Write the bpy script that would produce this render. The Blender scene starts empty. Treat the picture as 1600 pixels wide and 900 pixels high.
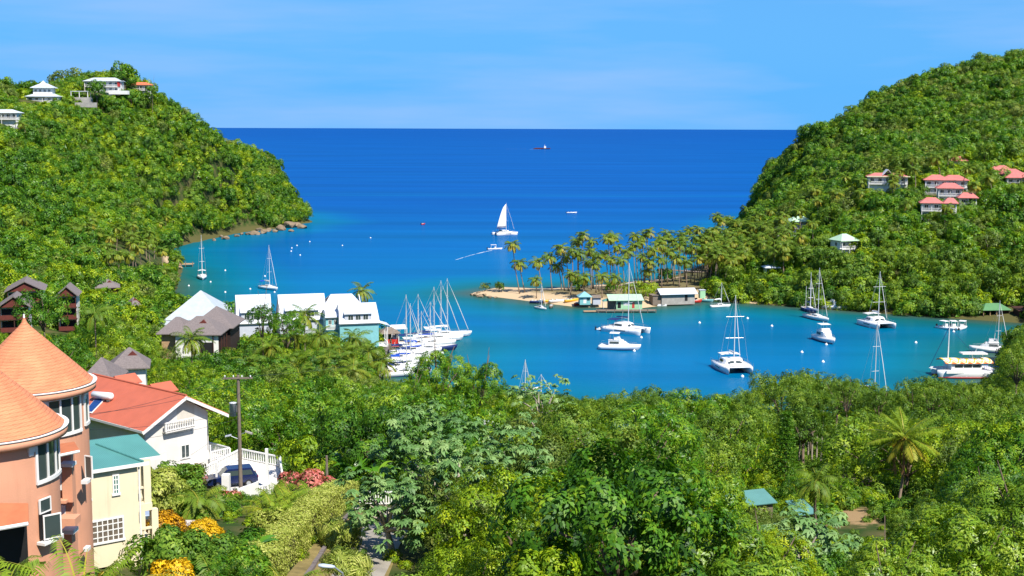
import bpy, math, random
import numpy as np
from mathutils import Vector, Matrix

# ------------------------------------------------------------ camera, sky, sun, exposure
S = bpy.context.scene
COL = S.collection
CAM_Z = 60.0
F = 2000.0
PITCH = math.atan(251.7 / F)
ROLL = math.radians(0.2)
cam_data = bpy.data.cameras.new("camera")
cam_data.sensor_width = 36.0
cam_data.lens = 45.0
cam_data.clip_start = 0.5
cam_data.clip_end = 90000.0
camera = bpy.data.objects.new("camera", cam_data)
COL.objects.link(camera)
CAM_R = Matrix.Rotation(math.radians(90) - PITCH, 3, 'X') @ Matrix.Rotation(ROLL, 3, 'Z')
camera.matrix_world = Matrix.Translation((0, 0, CAM_Z)) @ CAM_R.to_4x4()
S.camera = camera

SUN_AZ, SUN_EL = math.radians(-37), math.radians(52)
TO_SUN = Vector((-math.sin(SUN_AZ) * math.cos(SUN_EL), -math.cos(SUN_AZ) * math.cos(SUN_EL), math.sin(SUN_EL)))
world = bpy.data.worlds.new("World")
S.world = world
world.use_nodes = True
wn, wl = world.node_tree.nodes, world.node_tree.links
wn.clear()
w_out = wn.new("ShaderNodeOutputWorld")
w_bg = wn.new("ShaderNodeBackground")
w_sky = wn.new("ShaderNodeTexSky")
w_sky.sky_type = 'NISHITA'
w_sky.sun_disc = False
w_sky.sun_elevation = SUN_EL
w_sky.sun_rotation = math.radians(180) + SUN_AZ
w_sky.altitude = 60
w_sky.air_density = 1.0
w_sky.dust_density = 0.0
w_sky.ozone_density = 3.0
w_bg.inputs['Strength'].default_value = 0.075
w_tint = wn.new("ShaderNodeMix"); w_tint.data_type = 'RGBA'; w_tint.blend_type = 'MULTIPLY'
w_tint.inputs[0].default_value = 1.0
w_tint.inputs[7].default_value = (0.45, 0.75, 1.15, 1)
wl.new(w_sky.outputs[0], w_tint.inputs[6])
# thin streaky cirrus veil, from the sky direction
w_geo = wn.new("ShaderNodeTexCoord")
w_map = wn.new("ShaderNodeMapping")
w_map.inputs['Scale'].default_value = (3.0, 1.0, 26.0)
w_map.inputs['Rotation'].default_value = (0, math.radians(3.0), 0)
w_map.inputs['Location'].default_value = (0.35, 0, 0.3)
w_noise = wn.new("ShaderNodeTexNoise")
w_noise.inputs['Scale'].default_value = 1.3
w_noise.inputs['Detail'].default_value = 5.0
w_noise.inputs['Roughness'].default_value = 0.5
w_ramp = wn.new("ShaderNodeMapRange")
w_ramp.inputs[1].default_value = 0.42
w_ramp.inputs[2].default_value = 0.75
w_ramp.inputs[3].default_value = 0.0
w_ramp.inputs[4].default_value = 0.8
w_cl = wn.new("ShaderNodeMix"); w_cl.data_type = 'RGBA'
w_cl.inputs[7].default_value = (2.8, 5.0, 9.05, 1)
wl.new(w_geo.outputs['Generated'], w_map.inputs['Vector'])
wl.new(w_map.outputs[0], w_noise.inputs['Vector'])
wl.new(w_noise.outputs[0], w_ramp.inputs[0])
wl.new(w_ramp.outputs[0], w_cl.inputs[0])
# a clear tropical blue down to the horizon
w_sep = wn.new("ShaderNodeSeparateXYZ"); wl.new(w_geo.outputs['Generated'], w_sep.inputs[0])
w_el = wn.new("ShaderNodeMapRange"); w_el.inputs[1].default_value = 0.03; w_el.inputs[2].default_value = 0.30; w_el.inputs[3].default_value = 0.93; w_el.inputs[4].default_value = 0.0
wl.new(w_sep.outputs[2], w_el.inputs[0])
w_hz = wn.new("ShaderNodeMix"); w_hz.data_type = 'RGBA'; w_hz.inputs[7].default_value = (0.96, 4.13, 8.9, 1)
wl.new(w_el.outputs[0], w_hz.inputs[0]); wl.new(w_tint.outputs[2], w_hz.inputs[6])
wl.new(w_hz.outputs[2], w_cl.inputs[6])
wl.new(w_cl.outputs[2], w_bg.inputs['Color'])
wl.new(w_bg.outputs[0], w_out.inputs[0])

sun_l = bpy.data.lights.new("sun", 'SUN')
sun_l.energy = 5.0
sun_l.angle = math.radians(0.53)
sun_l.color = (1.0, 0.94, 0.84)
sun = bpy.data.objects.new("sun", sun_l)
COL.objects.link(sun)
sun.location = (-60, -120, 200)
sun.rotation_euler = TO_SUN.to_track_quat('Z', 'Y').to_euler()

S.view_settings.view_transform = 'Standard'
S.view_settings.look = 'None'
S.view_settings.exposure = 0.6
S.view_settings.gamma = 1.0
S.view_settings.use_curve_mapping = False
S.cycles.max_bounces = 6
S.cycles.diffuse_bounces = 2
S.cycles.glossy_bounces = 3
S.cycles.transmission_bounces = 4
S.cycles.transparent_max_bounces = 6
S.cycles.caustics_reflective = False
S.cycles.caustics_refractive = False
S.cycles.use_denoising = True
S.cycles.denoiser = 'OPENIMAGEDENOISE'

# ------------------------------------------------------------ helpers
def ray(px, py):
    return CAM_R @ Vector(((px - 800) / F, (450 - py) / F, -1.0))
def P(px, py, Y):                       # the point at distance Y that is seen at a pixel of the photograph
    d = ray(px, py); t = Y / d.y
    return Vector((d.x * t, Y, CAM_Z + d.z * t))
def PZ(px, py, z=0.0):                  # the point at height z
    d = ray(px, py); t = (z - CAM_Z) / d.z
    return Vector((d.x * t, d.y * t, z))
CAM_RI = CAM_R.transposed()
def proj(p):
    c = CAM_RI @ (Vector(p) - Vector((0, 0, CAM_Z)))
    return (800 + F * c.x / -c.z, 450 - F * c.y / -c.z)

def lin(r, g, b):
    f = lambda c: c / 12.92 if c <= 0.04045 else ((c + 0.055) / 1.055) ** 2.4
    return (f(r / 255), f(g / 255), f(b / 255))

def tag(o, label=None, cat=None, group=None, kind=None):
    if label: o['label'] = label
    if cat: o['category'] = cat
    if group: o['group'] = group
    if kind: o['kind'] = kind
    return o
def thing(name, label, cat, loc=(0, 0, 0), rz=0.0, group=None):
    o = bpy.data.objects.new(name, None)
    o.empty_display_size = 0.3
    COL.objects.link(o)
    o.location = loc; o.rotation_euler = (0, 0, rz)
    return tag(o, label, cat, group)
def place(name, me, mat=None, parent=None, loc=None):
    o = bpy.data.objects.new(name, me)
    COL.objects.link(o)
    if mat is not None and len(me.materials) == 0: me.materials.append(mat)
    if parent is not None: o.parent = parent
    if loc is not None: o.location = loc
    return o
KIDS = {}
def dup(root, loc, rz=0.0, label=None, group=None, scale=None):
    def cp(o, par):
        c = o.copy(); COL.objects.link(c)
        if par is not None: c.parent = par
        for k in o.children: cp(k, c)
        return c
    r = cp(root, None)
    r.location = loc; r.rotation_euler = (0, 0, rz)
    if scale is not None: r.scale = (scale,) * 3 if not hasattr(scale, '__len__') else scale
    if label: r['label'] = label
    if group: r['group'] = group
    return r

class MB:
    def __init__(self): self.v = []; self.f = []
    def add(self, vs, fs):
        n = len(self.v); self.v += [tuple(p) for p in vs]; self.f += [tuple(i + n for i in f) for f in fs]; return self
    def obox(self, c, a, b, d):          # centre and three half-axis vectors
        c, a, b, d = map(Vector, (c, a, b, d))
        vs = [c + sx * a + sy * b + sz * d for sz in (-1, 1) for sy in (-1, 1) for sx in (-1, 1)]
        fs = [(0, 2, 3, 1), (4, 5, 7, 6), (0, 1, 5, 4), (2, 6, 7, 3), (0, 4, 6, 2), (1, 3, 7, 5)]
        if a.cross(b).dot(d) < 0: fs = [f[::-1] for f in fs]
        return self.add(vs, fs)
    def box(self, x0, x1, y0, y1, z0, z1):
        return self.obox(((x0 + x1) / 2, (y0 + y1) / 2, (z0 + z1) / 2), ((x1 - x0) / 2, 0, 0), (0, (y1 - y0) / 2, 0), (0, 0, (z1 - z0) / 2))
    def tube(self, pts, rad, n=6, cap=True):
        pts = [Vector(p) for p in pts]
        if not hasattr(rad, '__len__'): rad = [rad] * len(pts)
        base = len(self.v); ref = None
        for i, p in enumerate(pts):
            t = (pts[min(i + 1, len(pts) - 1)] - pts[max(i - 1, 0)]).normalized()
            if ref is None: ref = Vector((1, 0, 0)) if abs(t.x) < 0.8 else Vector((0, 1, 0))
            a = (ref - t * ref.dot(t)).normalized(); b = t.cross(a); ref = a
            for k in range(n):
                q = 2 * math.pi * k / n
                self.v.append(tuple(p + (a * math.cos(q) + b * math.sin(q)) * rad[i]))
        for i in range(len(pts) - 1):
            for k in range(n):
                k2 = (k + 1) % n
                self.f.append((base + i * n + k, base + i * n + k2, base + (i + 1) * n + k2, base + (i + 1) * n + k))
        if cap:
            self.f.append(tuple(base + k for k in range(n))[::-1])
            e = base + (len(pts) - 1) * n
            self.f.append(tuple(e + k for k in range(n)))
        return self
    def lathe(self, c, prof, n=24, a0=0.0, a1=2 * math.pi):    # profile of (radius, z)
        base = len(self.v); full = abs(a1 - a0 - 2 * math.pi) < 1e-6
        m = n if full else n + 1
        for (r, z) in prof:
            for k in range(m):
                q = a0 + (a1 - a0) * k / n
                self.v.append((c[0] + r * math.cos(q), c[1] + r * math.sin(q), c[2] + z))
        for i in range(len(prof) - 1):
            for k in range(n):
                k2 = (k + 1) % m
                self.f.append((base + i * m + k, base + i * m + k2, base + (i + 1) * m + k2, base + (i + 1) * m + k))
        return self
    def prism(self, poly, z0, z1):
        n = len(poly); base = len(self.v)
        for z in (z0, z1):
            for p in poly: self.v.append((p[0], p[1], z))
        for k in range(n):
            k2 = (k + 1) % n
            self.f.append((base + k, base + k2, base + n + k2, base + n + k))
        self.f.append(tuple(base + k for k in range(n))[::-1]); self.f.append(tuple(base + n + k for k in range(n)))
        return self
    def slab(self, quad, th):            # a thick plate whose top is the given polygon
        q = [Vector(p) for p in quad]; n = len(q)
        nr = (q[1] - q[0]).cross(q[2] - q[0]).normalized()
        if nr.z < 0: q = q[::-1]; nr = -nr
        base = len(self.v)
        for p in q: self.v.append(tuple(p))
        for p in q: self.v.append(tuple(p - nr * th))
        self.f.append(tuple(base + k for k in range(n))); self.f.append(tuple(base + n + k for k in range(n))[::-1])
        for k in range(n):
            k2 = (k + 1) % n
            self.f.append((base + k, base + n + k, base + n + k2, base + k2))
        return self
    def loft(self, rings, close=True, cap0=False, cap1=False):
        base = len(self.v); n = len(rings[0])
        for r in rings:
            for p in r: self.v.append(tuple(p))
        for i in range(len(rings) - 1):
            for k in range(n if close else n - 1):
                k2 = (k + 1) % n
                self.f.append((base + i * n + k, base + i * n + k2, base + (i + 1) * n + k2, base + (i + 1) * n + k))
        if cap0: self.f.append(tuple(base + k for k in range(n))[::-1])
        if cap1: self.f.append(tuple(base + (len(rings) - 1) * n + k for k in range(n)))
        return self
    def mesh(self, name, smooth=False):
        me = bpy.data.meshes.new(name)
        me.from_pydata(self.v, [], self.f)
        if smooth: me.polygons.foreach_set('use_smooth', [True] * len(me.polygons))
        me.update()
        return me
    def build(self, name, mat, parent=None, smooth=False, loc=None):
        return place(name, self.mesh(name, smooth), mat, parent, loc)

def np_mesh(name, V, Q, attrs=None, uv=None):   # V (n,3), Q (m,4) quads
    me = bpy.data.meshes.new(name)
    V = np.ascontiguousarray(V, dtype=np.float32); Q = np.ascontiguousarray(Q, dtype=np.int32)
    k = Q.shape[1]
    me.vertices.add(len(V)); me.vertices.foreach_set('co', V.ravel())
    me.loops.add(Q.size); me.loops.foreach_set('vertex_index', Q.ravel())
    me.polygons.add(len(Q)); me.polygons.foreach_set('loop_start', np.arange(0, Q.size, k, dtype=np.int32))
    for an, arr in (attrs or {}).items():
        a = me.attributes.new(an, 'FLOAT', 'POINT'); a.data.foreach_set('value', np.ascontiguousarray(arr, dtype=np.float32))
    me.update(calc_edges=True); me.validate()
    return me

# ------------------------------------------------------------ materials
def new_mat(name):
    m = bpy.data.materials.new(name); m.use_nodes = True
    nt = m.node_tree
    return m, nt, nt.nodes['Principled BSDF']
def mat(name, col, rough=0.6, var=0.12, scale=1.5, bump=0.0, bscale=20.0, spec=0.4, metal=0.0, dirt=0.0):
    m, nt, b = new_mat(name)
    b.inputs['Roughness'].default_value = rough
    b.inputs['Specular IOR Level'].default_value = spec
    b.inputs['Metallic'].default_value = metal
    tc = nt.nodes.new("ShaderNodeTexCoord")
    n = nt.nodes.new("ShaderNodeTexNoise"); n.inputs['Scale'].default_value = scale; n.inputs['Detail'].default_value = 6
    nt.links.new(tc.outputs['Object'], n.inputs['Vector'])
    mr = nt.nodes.new("ShaderNodeMapRange"); mr.inputs[1].default_value = 0.3; mr.inputs[2].default_value = 0.7
    mr.inputs[3].default_value = 1 - var; mr.inputs[4].default_value = 1 + var * 0.6
    nt.links.new(n.outputs[0], mr.inputs[0])
    mx = nt.nodes.new("ShaderNodeMix"); mx.data_type = 'RGBA'; mx.blend_type = 'MULTIPLY'; mx.inputs[0].default_value = 1
    mx.inputs[6].default_value = (*col, 1); nt.links.new(mr.outputs[0], mx.inputs[7])
    last = mx.outputs[2]
    if dirt > 0:                                   # streaks of grime running down
        mp = nt.nodes.new("ShaderNodeMapping"); mp.inputs['Scale'].default_value = (3.5, 3.5, 0.35)
        nt.links.new(tc.outputs['Object'], mp.inputs['Vector'])
        n2 = nt.nodes.new("ShaderNodeTexNoise"); n2.inputs['Scale'].default_value = 1.0; n2.inputs['Detail'].default_value = 5
        nt.links.new(mp.outputs[0], n2.inputs['Vector'])
        r2 = nt.nodes.new("ShaderNodeMapRange"); r2.inputs[1].default_value = 0.55; r2.inputs[2].default_value = 0.75; r2.inputs[4].default_value = dirt
        nt.links.new(n2.outputs[0], r2.inputs[0])
        m2 = nt.nodes.new("ShaderNodeMix"); m2.data_type = 'RGBA'; m2.inputs[7].default_value = (col[0] * .5, col[1] * .46, col[2] * .4, 1)
        nt.links.new(r2.outputs[0], m2.inputs[0]); nt.links.new(last, m2.inputs[6]); last = m2.outputs[2]
    nt.links.new(last, b.inputs['Base Color'])
    if bump > 0:
        n3 = nt.nodes.new("ShaderNodeTexNoise"); n3.inputs['Scale'].default_value = bscale; n3.inputs['Detail'].default_value = 4
        nt.links.new(tc.outputs['Object'], n3.inputs['Vector'])
        bp = nt.nodes.new("ShaderNodeBump"); bp.inputs['Strength'].default_value = bump; bp.inputs['Distance'].default_value = 0.05
        nt.links.new(n3.outputs[0], bp.inputs['Height']); nt.links.new(bp.outputs[0], b.inputs['Normal'])
    return m
def leaf_mat(name, dark, mid, light, transl=0.3, spec=0.35, rough=0.5, hue=0.35):
    m, nt, b = new_mat(name)
    out = nt.nodes['Material Output']
    at = nt.nodes.new("ShaderNodeAttribute"); at.attribute_name = 'tint'
    oi = nt.nodes.new("ShaderNodeObjectInfo")
    add = nt.nodes.new("ShaderNodeMath"); add.operation = 'MULTIPLY_ADD'; add.inputs[1].default_value = hue; 
    nt.links.new(oi.outputs['Random'], add.inputs[0]); nt.links.new(at.outputs['Fac'], add.inputs[2])
    sub = nt.nodes.new("ShaderNodeMath"); sub.operation = 'SUBTRACT'; sub.inputs[1].default_value = hue / 2
    nt.links.new(add.outputs[0], sub.inputs[0])
    rp = nt.nodes.new("ShaderNodeValToRGB")
    e = rp.color_ramp.elements
    e[0].position = 0.0; e[0].color = (*dark, 1); e[1].position = 1.0; e[1].color = (*light, 1)
    k = e.new(0.5); k.color = (*mid, 1)
    nt.links.new(sub.outputs[0], rp.inputs[0])
    nt.links.new(rp.outputs[0], b.inputs['Base Color'])
    b.inputs['Roughness'].default_value = rough; b.inputs['Specular IOR Level'].default_value = spec
    tr = nt.nodes.new("ShaderNodeBsdfTranslucent")
    tm = nt.nodes.new("ShaderNodeMix"); tm.data_type = 'RGBA'; tm.blend_type = 'MULTIPLY'; tm.inputs[0].default_value = 1; tm.inputs[7].default_value = (1.25, 1.15, 0.45, 1)
    nt.links.new(rp.outputs[0], tm.inputs[6]); nt.links.new(tm.outputs[2], tr.inputs['Color'])
    ms = nt.nodes.new("ShaderNodeMixShader"); ms.inputs[0].default_value = transl
    nt.links.new(b.outputs[0], ms.inputs[1]); nt.links.new(tr.outputs[0], ms.inputs[2]); nt.links.new(ms.outputs[0], out.inputs['Surface'])
    return m
def ribbed(name, col, rough, freq, axis, depth=0.3, dark=0.75, spec=0.4):   # sheet metal / tile roofs: ribs along one object axis
    m = mat(name, col, rough, 0.1, 0.8, spec=spec)
    nt = m.node_tree; b = nt.nodes['Principled BSDF']
    tc = nt.nodes.new("ShaderNodeTexCoord")
    w = nt.nodes.new("ShaderNodeTexWave"); w.wave_type = 'BANDS'; w.bands_direction = axis; w.inputs['Scale'].default_value = freq
    nt.links.new(tc.outputs['Object'], w.inputs['Vector'])
    bp = nt.nodes.new("ShaderNodeBump"); bp.inputs['Strength'].default_value = depth; bp.inputs['Distance'].default_value = 0.04
    nt.links.new(w.outputs['Fac'], bp.inputs['Height']); nt.links.new(bp.outputs[0], b.inputs['Normal'])
    return m

M = {}
M['white'] = mat('white_paint', (0.78, 0.77, 0.74), 0.5, 0.06, 1.2, dirt=0.15)
M['white_gloss'] = mat('white_gelcoat', (0.80, 0.80, 0.80), 0.22, 0.03, 0.6, spec=0.5)
M['white_wall'] = mat('white_render', (0.69, 0.665, 0.63), 0.8, 0.06, 0.7, 0.1, 30, dirt=0.12)
M['cream'] = mat('cream_render', (0.74, 0.655, 0.46), 0.8, 0.07, 0.6, 0.1, 30, dirt=0.25)
M['salmon'] = mat('salmon_render', (0.64, 0.31, 0.19), 0.8, 0.09, 0.7, 0.15, 25, dirt=0.16)
M['glass'] = mat('dark_window_glass', (0.045, 0.065, 0.065), 0.05, 0.1, 1, spec=0.8)
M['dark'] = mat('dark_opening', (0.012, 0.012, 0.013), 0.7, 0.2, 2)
M['grey_light'] = mat('pale_grey_boards', (0.50, 0.53, 0.60), 0.6, 0.06, 0.8, dirt=0.1)
M['concrete'] = mat('weathered_concrete', (0.36, 0.34, 0.31), 0.85, 0.2, 0.8, 0.3, 12)
M['wood_grey'] = mat('weathered_wood', (0.20, 0.16, 0.125), 0.8, 0.25, 2.0, 0.3, 15)
M['wood_tan'] = mat('tan_wood', (0.42, 0.27, 0.15), 0.7, 0.2, 2.0, 0.2, 15)
M['brown'] = mat('dark_brown_timber', (0.055, 0.020, 0.014), 0.7, 0.2, 2.0)
M['maroon'] = mat('red_brown_boards', (0.13, 0.028, 0.02), 0.7, 0.2, 2.0)
M['metal'] = mat('grey_metal', (0.42, 0.44, 0.46), 0.35, 0.1, 2, metal=0.7)
M['alu'] = mat('pale_mast_alloy', (0.72, 0.72, 0.72), 0.35, 0.03, 2, metal=0.2)
M['navy'] = mat('navy_canvas', (0.012, 0.03, 0.13), 0.6, 0.15, 2)
M['blue_canvas'] = mat('bright_blue_canvas', (0.01, 0.07, 0.42), 0.6, 0.1, 2)
M['teal'] = mat('turquoise_boards', (0.20, 0.48, 0.50), 0.6, 0.1, 1)
M['mint'] = mat('mint_boards', (0.34, 0.60, 0.36), 0.6, 0.1, 1, dirt=0.15)
M['red'] = mat('red_paint', (0.50, 0.03, 0.02), 0.4, 0.1, 2)
M['yellow'] = mat('yellow_paint', (0.75, 0.42, 0.03), 0.4, 0.1, 2)
M['orange'] = mat('orange_canvas', (0.85, 0.30, 0.04), 0.6, 0.1, 2)
M['black'] = mat('black_rubber', (0.015, 0.015, 0.016), 0.6, 0.1, 2)
M['rope'] = mat('rigging_wire', (0.45, 0.45, 0.45), 0.4, 0.0, 2)
M['cable'] = mat('black_cable', (0.03, 0.03, 0.035), 0.6, 0.0, 2)
M['bark'] = mat('grey_brown_bark', (0.16, 0.115, 0.08), 0.9, 0.3, 3.0, 0.5, 8)
M['pale_bark'] = mat('pale_bark', (0.36, 0.31, 0.25), 0.9, 0.25, 3.0, 0.4, 8)
M['palm_bark'] = mat('palm_bark', (0.27, 0.20, 0.145), 0.9, 0.25, 4.0, 0.4, 8)
M['sand'] = mat('sand_stone', (0.55, 0.40, 0.25), 0.95, 0.15, 0.5, 0.2, 4)
M['rock'] = mat('tan_rock', (0.25, 0.185, 0.12), 0.9, 0.35, 0.5, 0.6, 2)
M['shingle'] = mat('grey_shingle', (0.185, 0.155, 0.15), 0.85, 0.22, 3.5, 0.7, 14)
M['roof_blue'] = ribbed('pale_blue_sheet_roof', (0.42, 0.47, 0.50), 0.45, 1.2, 'X', 0.35)
M['roof_white'] = ribbed('white_sheet_roof', (0.58, 0.62, 0.68), 0.45, 1.3, 'X', 0.35)
M['roof_green'] = ribbed('turquoise_sheet_roof', (0.09, 0.27, 0.24), 0.4, 3.2, 'X', 0.25)
M['roof_mint'] = ribbed('pale_green_sheet_roof', (0.42, 0.60, 0.42), 0.5, 2.0, 'X', 0.2)
M['roof_pink'] = mat('faded_red_roof', (0.55, 0.17, 0.15), 0.6, 0.15, 0.8)
# ------------------------------------------------------------ terrain
LAND = [(-420,1090),(-250,1000),(-150,880),(-126,805),(-137,772),(-137,757),(-154,728),(-163,678),(-168,640),(-166,612),(-155,588),(-140,540),
 (-127,480),(-114,420),(-98,372),(-75,357),(-40,352),(-29,342),(-30,318),(-32,300),(-28,285),(-10,268),(15,256),(60,248),(92,262),(112,289),
 (124,316),(136,346),(165,368),(200,375),(262,381),(262,386),(200,389),(158,394),(147,400),(137,405),(105,423),(67,446),(57,436),(42,423),(21,427),(0,446),
 (-13,457),(-15,461),(-5,479),(12,473),(37,489),(62,508),(84,560),(103,620),(122,690),(138,770),(165,860),(255,960),(470,1090),(470,10),(-420,10)]
LP = np.array(LAND, float)
def sdf(pts):                      # positive inside the land
    pts = np.asarray(pts, float); out = np.full(len(pts), 1e9); ins = np.zeros(len(pts), bool)
    n = len(LP)
    for i in range(n):
        a, b = LP[i], LP[(i + 1) % n]; ab = b - a
        t = np.clip(((pts - a) @ ab) / (ab @ ab), 0, 1)
        d = np.hypot(*(pts - a - t[:, None] * ab).T); out = np.minimum(out, d)
        c = ((a[1] > pts[:, 1]) != (b[1] > pts[:, 1]))
        with np.errstate(divide='ignore', invalid='ignore'):
            xi = (b[0] - a[0]) * (pts[:, 1] - a[1]) / (b[1] - a[1]) + a[0]
        ins ^= c & (pts[:, 0] < xi)
    return np.where(ins, out, -out)

CP = [  # ground heights (x, y, z)
 (-60,20,52),(0,20,52),(60,20,50),(-40,35,46),(0,35,45),(40,35,43),(-28,48,40.5),(-10,48,39.5),(10,48,37),(30,48,34.5),(-30,66,36.3),(-18,66,36),(-12,68,35.2),(-8,80,33.6),(-12,95,30.8),
 (-4,95,30),(8,66,32.5),(25,66,30.5),(8,95,27),(30,95,26),(45,70,29),(60,110,25),(-32,120,27.2),(-27,112,26.2),(-24,122,25.2),(-22,116,25.4),(-21,108,27.0),(-18,110,27.3),(-20,100,29.6),(-40,120,27.5),(-60,110,30),(-15,120,26),(0,125,21),(35,118,23.4),(39,128,21.3),
 (20,140,18),(60,150,16),(-50,150,20),(-20,150,20),(-10,165,14.5),(-50,180,15),(-30,190,11.5),(0,180,11),(40,180,9),(80,180,9),(-70,200,15),(-80,240,12),(-60,230,9),(-30,230,6.5),(0,225,4.5),(40,220,3),(90,220,4),
 (130,260,5),(180,300,8),(250,300,16),(150,200,14),(-45,270,4),(-80,280,6.5),(-70,310,3.2),(-55,330,2.2),(-35,325,2.0),(-90,330,3.5),(-110,310,8),(-122,300,10),(-140,300,16),(-105,350,3),(-115,380,5),(-125,400,8),
 (-150,430,10),(-150,380,14),(-180,450,29),(-200,430,42),(-135,520,3),(-165,540,14),(-160,585,3),(-190,560,32),(-215,560,50),(-229,580,60.5),(-235,640,71.5),(-217,680,77),(-203,702,79),(-193,712,67),(-185,722,60),(-168,728,46.5),(-154,735,31.5),(-149,745,14),(-141,757,4),
 (-185,640,22),(-180,600,16),(-200,640,42),(-215,620,58),(-260,700,62),(-300,640,64),(-300,560,60),(-260,500,58),(-300,400,66),(-170,680,26),(-185,690,48),(-155,712,10),(-300,900,50),(-200,820,50),(-165,790,22),
 (40,440,1.5),(10,450,1.4),(60,470,2.0),(75,500,2.6),(85,460,3.0),(100,440,3.5),(100,520,6),(112,455,12),(119,452,17),(116,520,18),(95,500,5),(130,470,19),(140,425,5.5),(150,440,10),(165,440,13),(183,470,25),
 (149,510,34.5),(172,500,34.6),(172,485,28),(201,520,38.5),(188,540,44.5),(160,420,4),(200,420,8),(240,430,22),(200,460,26),(240,520,46),(165,600,38),(224,640,57),(133,700,3),(140,720,12),(160,720,46),(185,740,55),(228,760,79),
 (276,790,91),(328,820,99),(380,850,103),(300,700,82),(280,600,70),(300,500,62),(330,430,50),(150,790,22),(200,850,40),(130,640,16),(115,590,10),(145,640,28),(135,560,26),(340,950,70),(300,390,26),(400,600,98)]
CPa = np.array(CP, float)
def _phi(r): return np.sqrt(r * r + 12.0 ** 2)
_n = len(CPa)
_A = np.zeros((_n + 3, _n + 3))
_A[:_n, :_n] = _phi(np.hypot(CPa[:, None, 0] - CPa[None, :, 0], CPa[:, None, 1] - CPa[None, :, 1])) - 1.5 * np.eye(_n)
_A[:_n, _n:] = np.c_[np.ones(_n), CPa[:, :2] / 100]; _A[_n:, :_n] = _A[:_n, _n:].T
_W = np.linalg.solve(_A, np.r_[CPa[:, 2], 0, 0, 0])
def gz(pts):                        # ground height
    pts = np.asarray(pts, float).reshape(-1, 2)
    out = np.empty(len(pts))
    for s in range(0, len(pts), 20000):
        p = pts[s:s + 20000]
        r = np.hypot(p[:, None, 0] - CPa[None, :, 0], p[:, None, 1] - CPa[None, :, 1])
        out[s:s + 20000] = _phi(r) @ _W[:_n] + _W[_n] + (p / 100) @ _W[_n + 1:]
    d = sdf(pts)
    w = np.clip(d / 16, 0, 1); w = w * w * (3 - 2 * w)
    land = np.maximum(out, 0.8) * (0.06 + 0.94 * w) + np.clip(d, 0, 4) * 0.15
    return np.where(d > 0, land, np.maximum(d * 0.18, -12))
def G(x, y): return float(gz([(x, y)])[0])

def grid_mesh(xs, ys, zf):
    X, Y = np.meshgrid(xs, ys); pts = np.c_[X.ravel(), Y.ravel()]
    nx, ny = len(xs), len(ys)
    i = np.arange(nx * ny).reshape(ny, nx)
    Q = np.stack([i[:-1, :-1].ravel(), i[:-1, 1:].ravel(), i[1:, 1:].ravel(), i[1:, :-1].ravel()], 1)
    return pts, np.c_[pts, zf(pts)], Q

m, nt, b = new_mat('ground_earth')
tc = nt.nodes.new("ShaderNodeTexCoord"); n1 = nt.nodes.new("ShaderNodeTexNoise"); n1.inputs['Scale'].default_value = 0.35; n1.inputs['Detail'].default_value = 8
nt.links.new(tc.outputs['Object'], n1.inputs['Vector'])
rp = nt.nodes.new("ShaderNodeValToRGB"); e = rp.color_ramp.elements
e[0].position = 0.40; e[0].color = (0.030, 0.060, 0.012, 1); e[1].position = 0.80; e[1].color = (0.15, 0.115, 0.05, 1)
nt.links.new(n1.outputs[0], rp.inputs[0])
sx = nt.nodes.new("ShaderNodeSeparateXYZ"); nt.links.new(tc.outputs['Object'], sx.inputs[0])
mr = nt.nodes.new("ShaderNodeMapRange"); mr.inputs[1].default_value = 2.2; mr.inputs[2].default_value = 3.8; nt.links.new(sx.outputs[2], mr.inputs[0])
sd = nt.nodes.new("ShaderNodeAttribute"); sd.attribute_name = 'sand'
ms_ = nt.nodes.new("ShaderNodeMix"); ms_.data_type = 'RGBA'; ms_.inputs[6].default_value = (0.09, 0.085, 0.03, 1); ms_.inputs[7].default_value = (0.52, 0.385, 0.24, 1); nt.links.new(sd.outputs['Fac'], ms_.inputs[0])
mx = nt.nodes.new("ShaderNodeMix"); mx.data_type = 'RGBA'; nt.links.new(ms_.outputs[2], mx.inputs[6])
nt.links.new(mr.outputs[0], mx.inputs[0]); nt.links.new(rp.outputs[0], mx.inputs[7])
br_ = nt.nodes.new("ShaderNodeAttribute"); br_.attribute_name = 'bare'
n2 = nt.nodes.new("ShaderNodeTexNoise"); n2.inputs['Scale'].default_value = 0.9; n2.inputs['Detail'].default_value = 7; nt.links.new(tc.outputs['Object'], n2.inputs[0])
bm_ = nt.nodes.new("ShaderNodeMath"); bm_.operation = 'MULTIPLY'; nt.links.new(br_.outputs['Fac'], bm_.inputs[0]); nt.links.new(n2.outputs[0], bm_.inputs[1])
b3_ = nt.nodes.new("ShaderNodeMapRange"); b3_.inputs[1].default_value = 0.26; b3_.inputs[2].default_value = 0.40; nt.links.new(bm_.outputs[0], b3_.inputs[0])
mb_ = nt.nodes.new("ShaderNodeMix"); mb_.data_type = 'RGBA'; mb_.inputs[7].default_value = (0.33, 0.22, 0.11, 1); nt.links.new(b3_.outputs[0], mb_.inputs[0]); nt.links.new(mx.outputs[2], mb_.inputs[6])
nt.links.new(mb_.outputs[2], b.inputs['Base Color']); b.inputs['Roughness'].default_value = 0.95; b.inputs['Specular IOR Level'].default_value = 0.1
M['ground'] = m
_, V, Q = grid_mesh(np.arange(-420, 470, 3.0), np.arange(10, 1092, 3.0), gz)
def sandy(p):
    r = np.hypot((p[:, 0] - 30) / 58, (p[:, 1] - 455) / 62); r2 = np.hypot((p[:, 0] + 150) / 16, (p[:, 1] - 560) / 22)
    inner = np.clip((sdf(p[:, :2]) - 9) / 5, 0, 1) * (p[:, 0] > 8) * (p[:, 1] > 400)
    return np.clip((1.12 - np.minimum(r, r2)) * 8, 0, 1) * (1 - .75 * inner)
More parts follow.
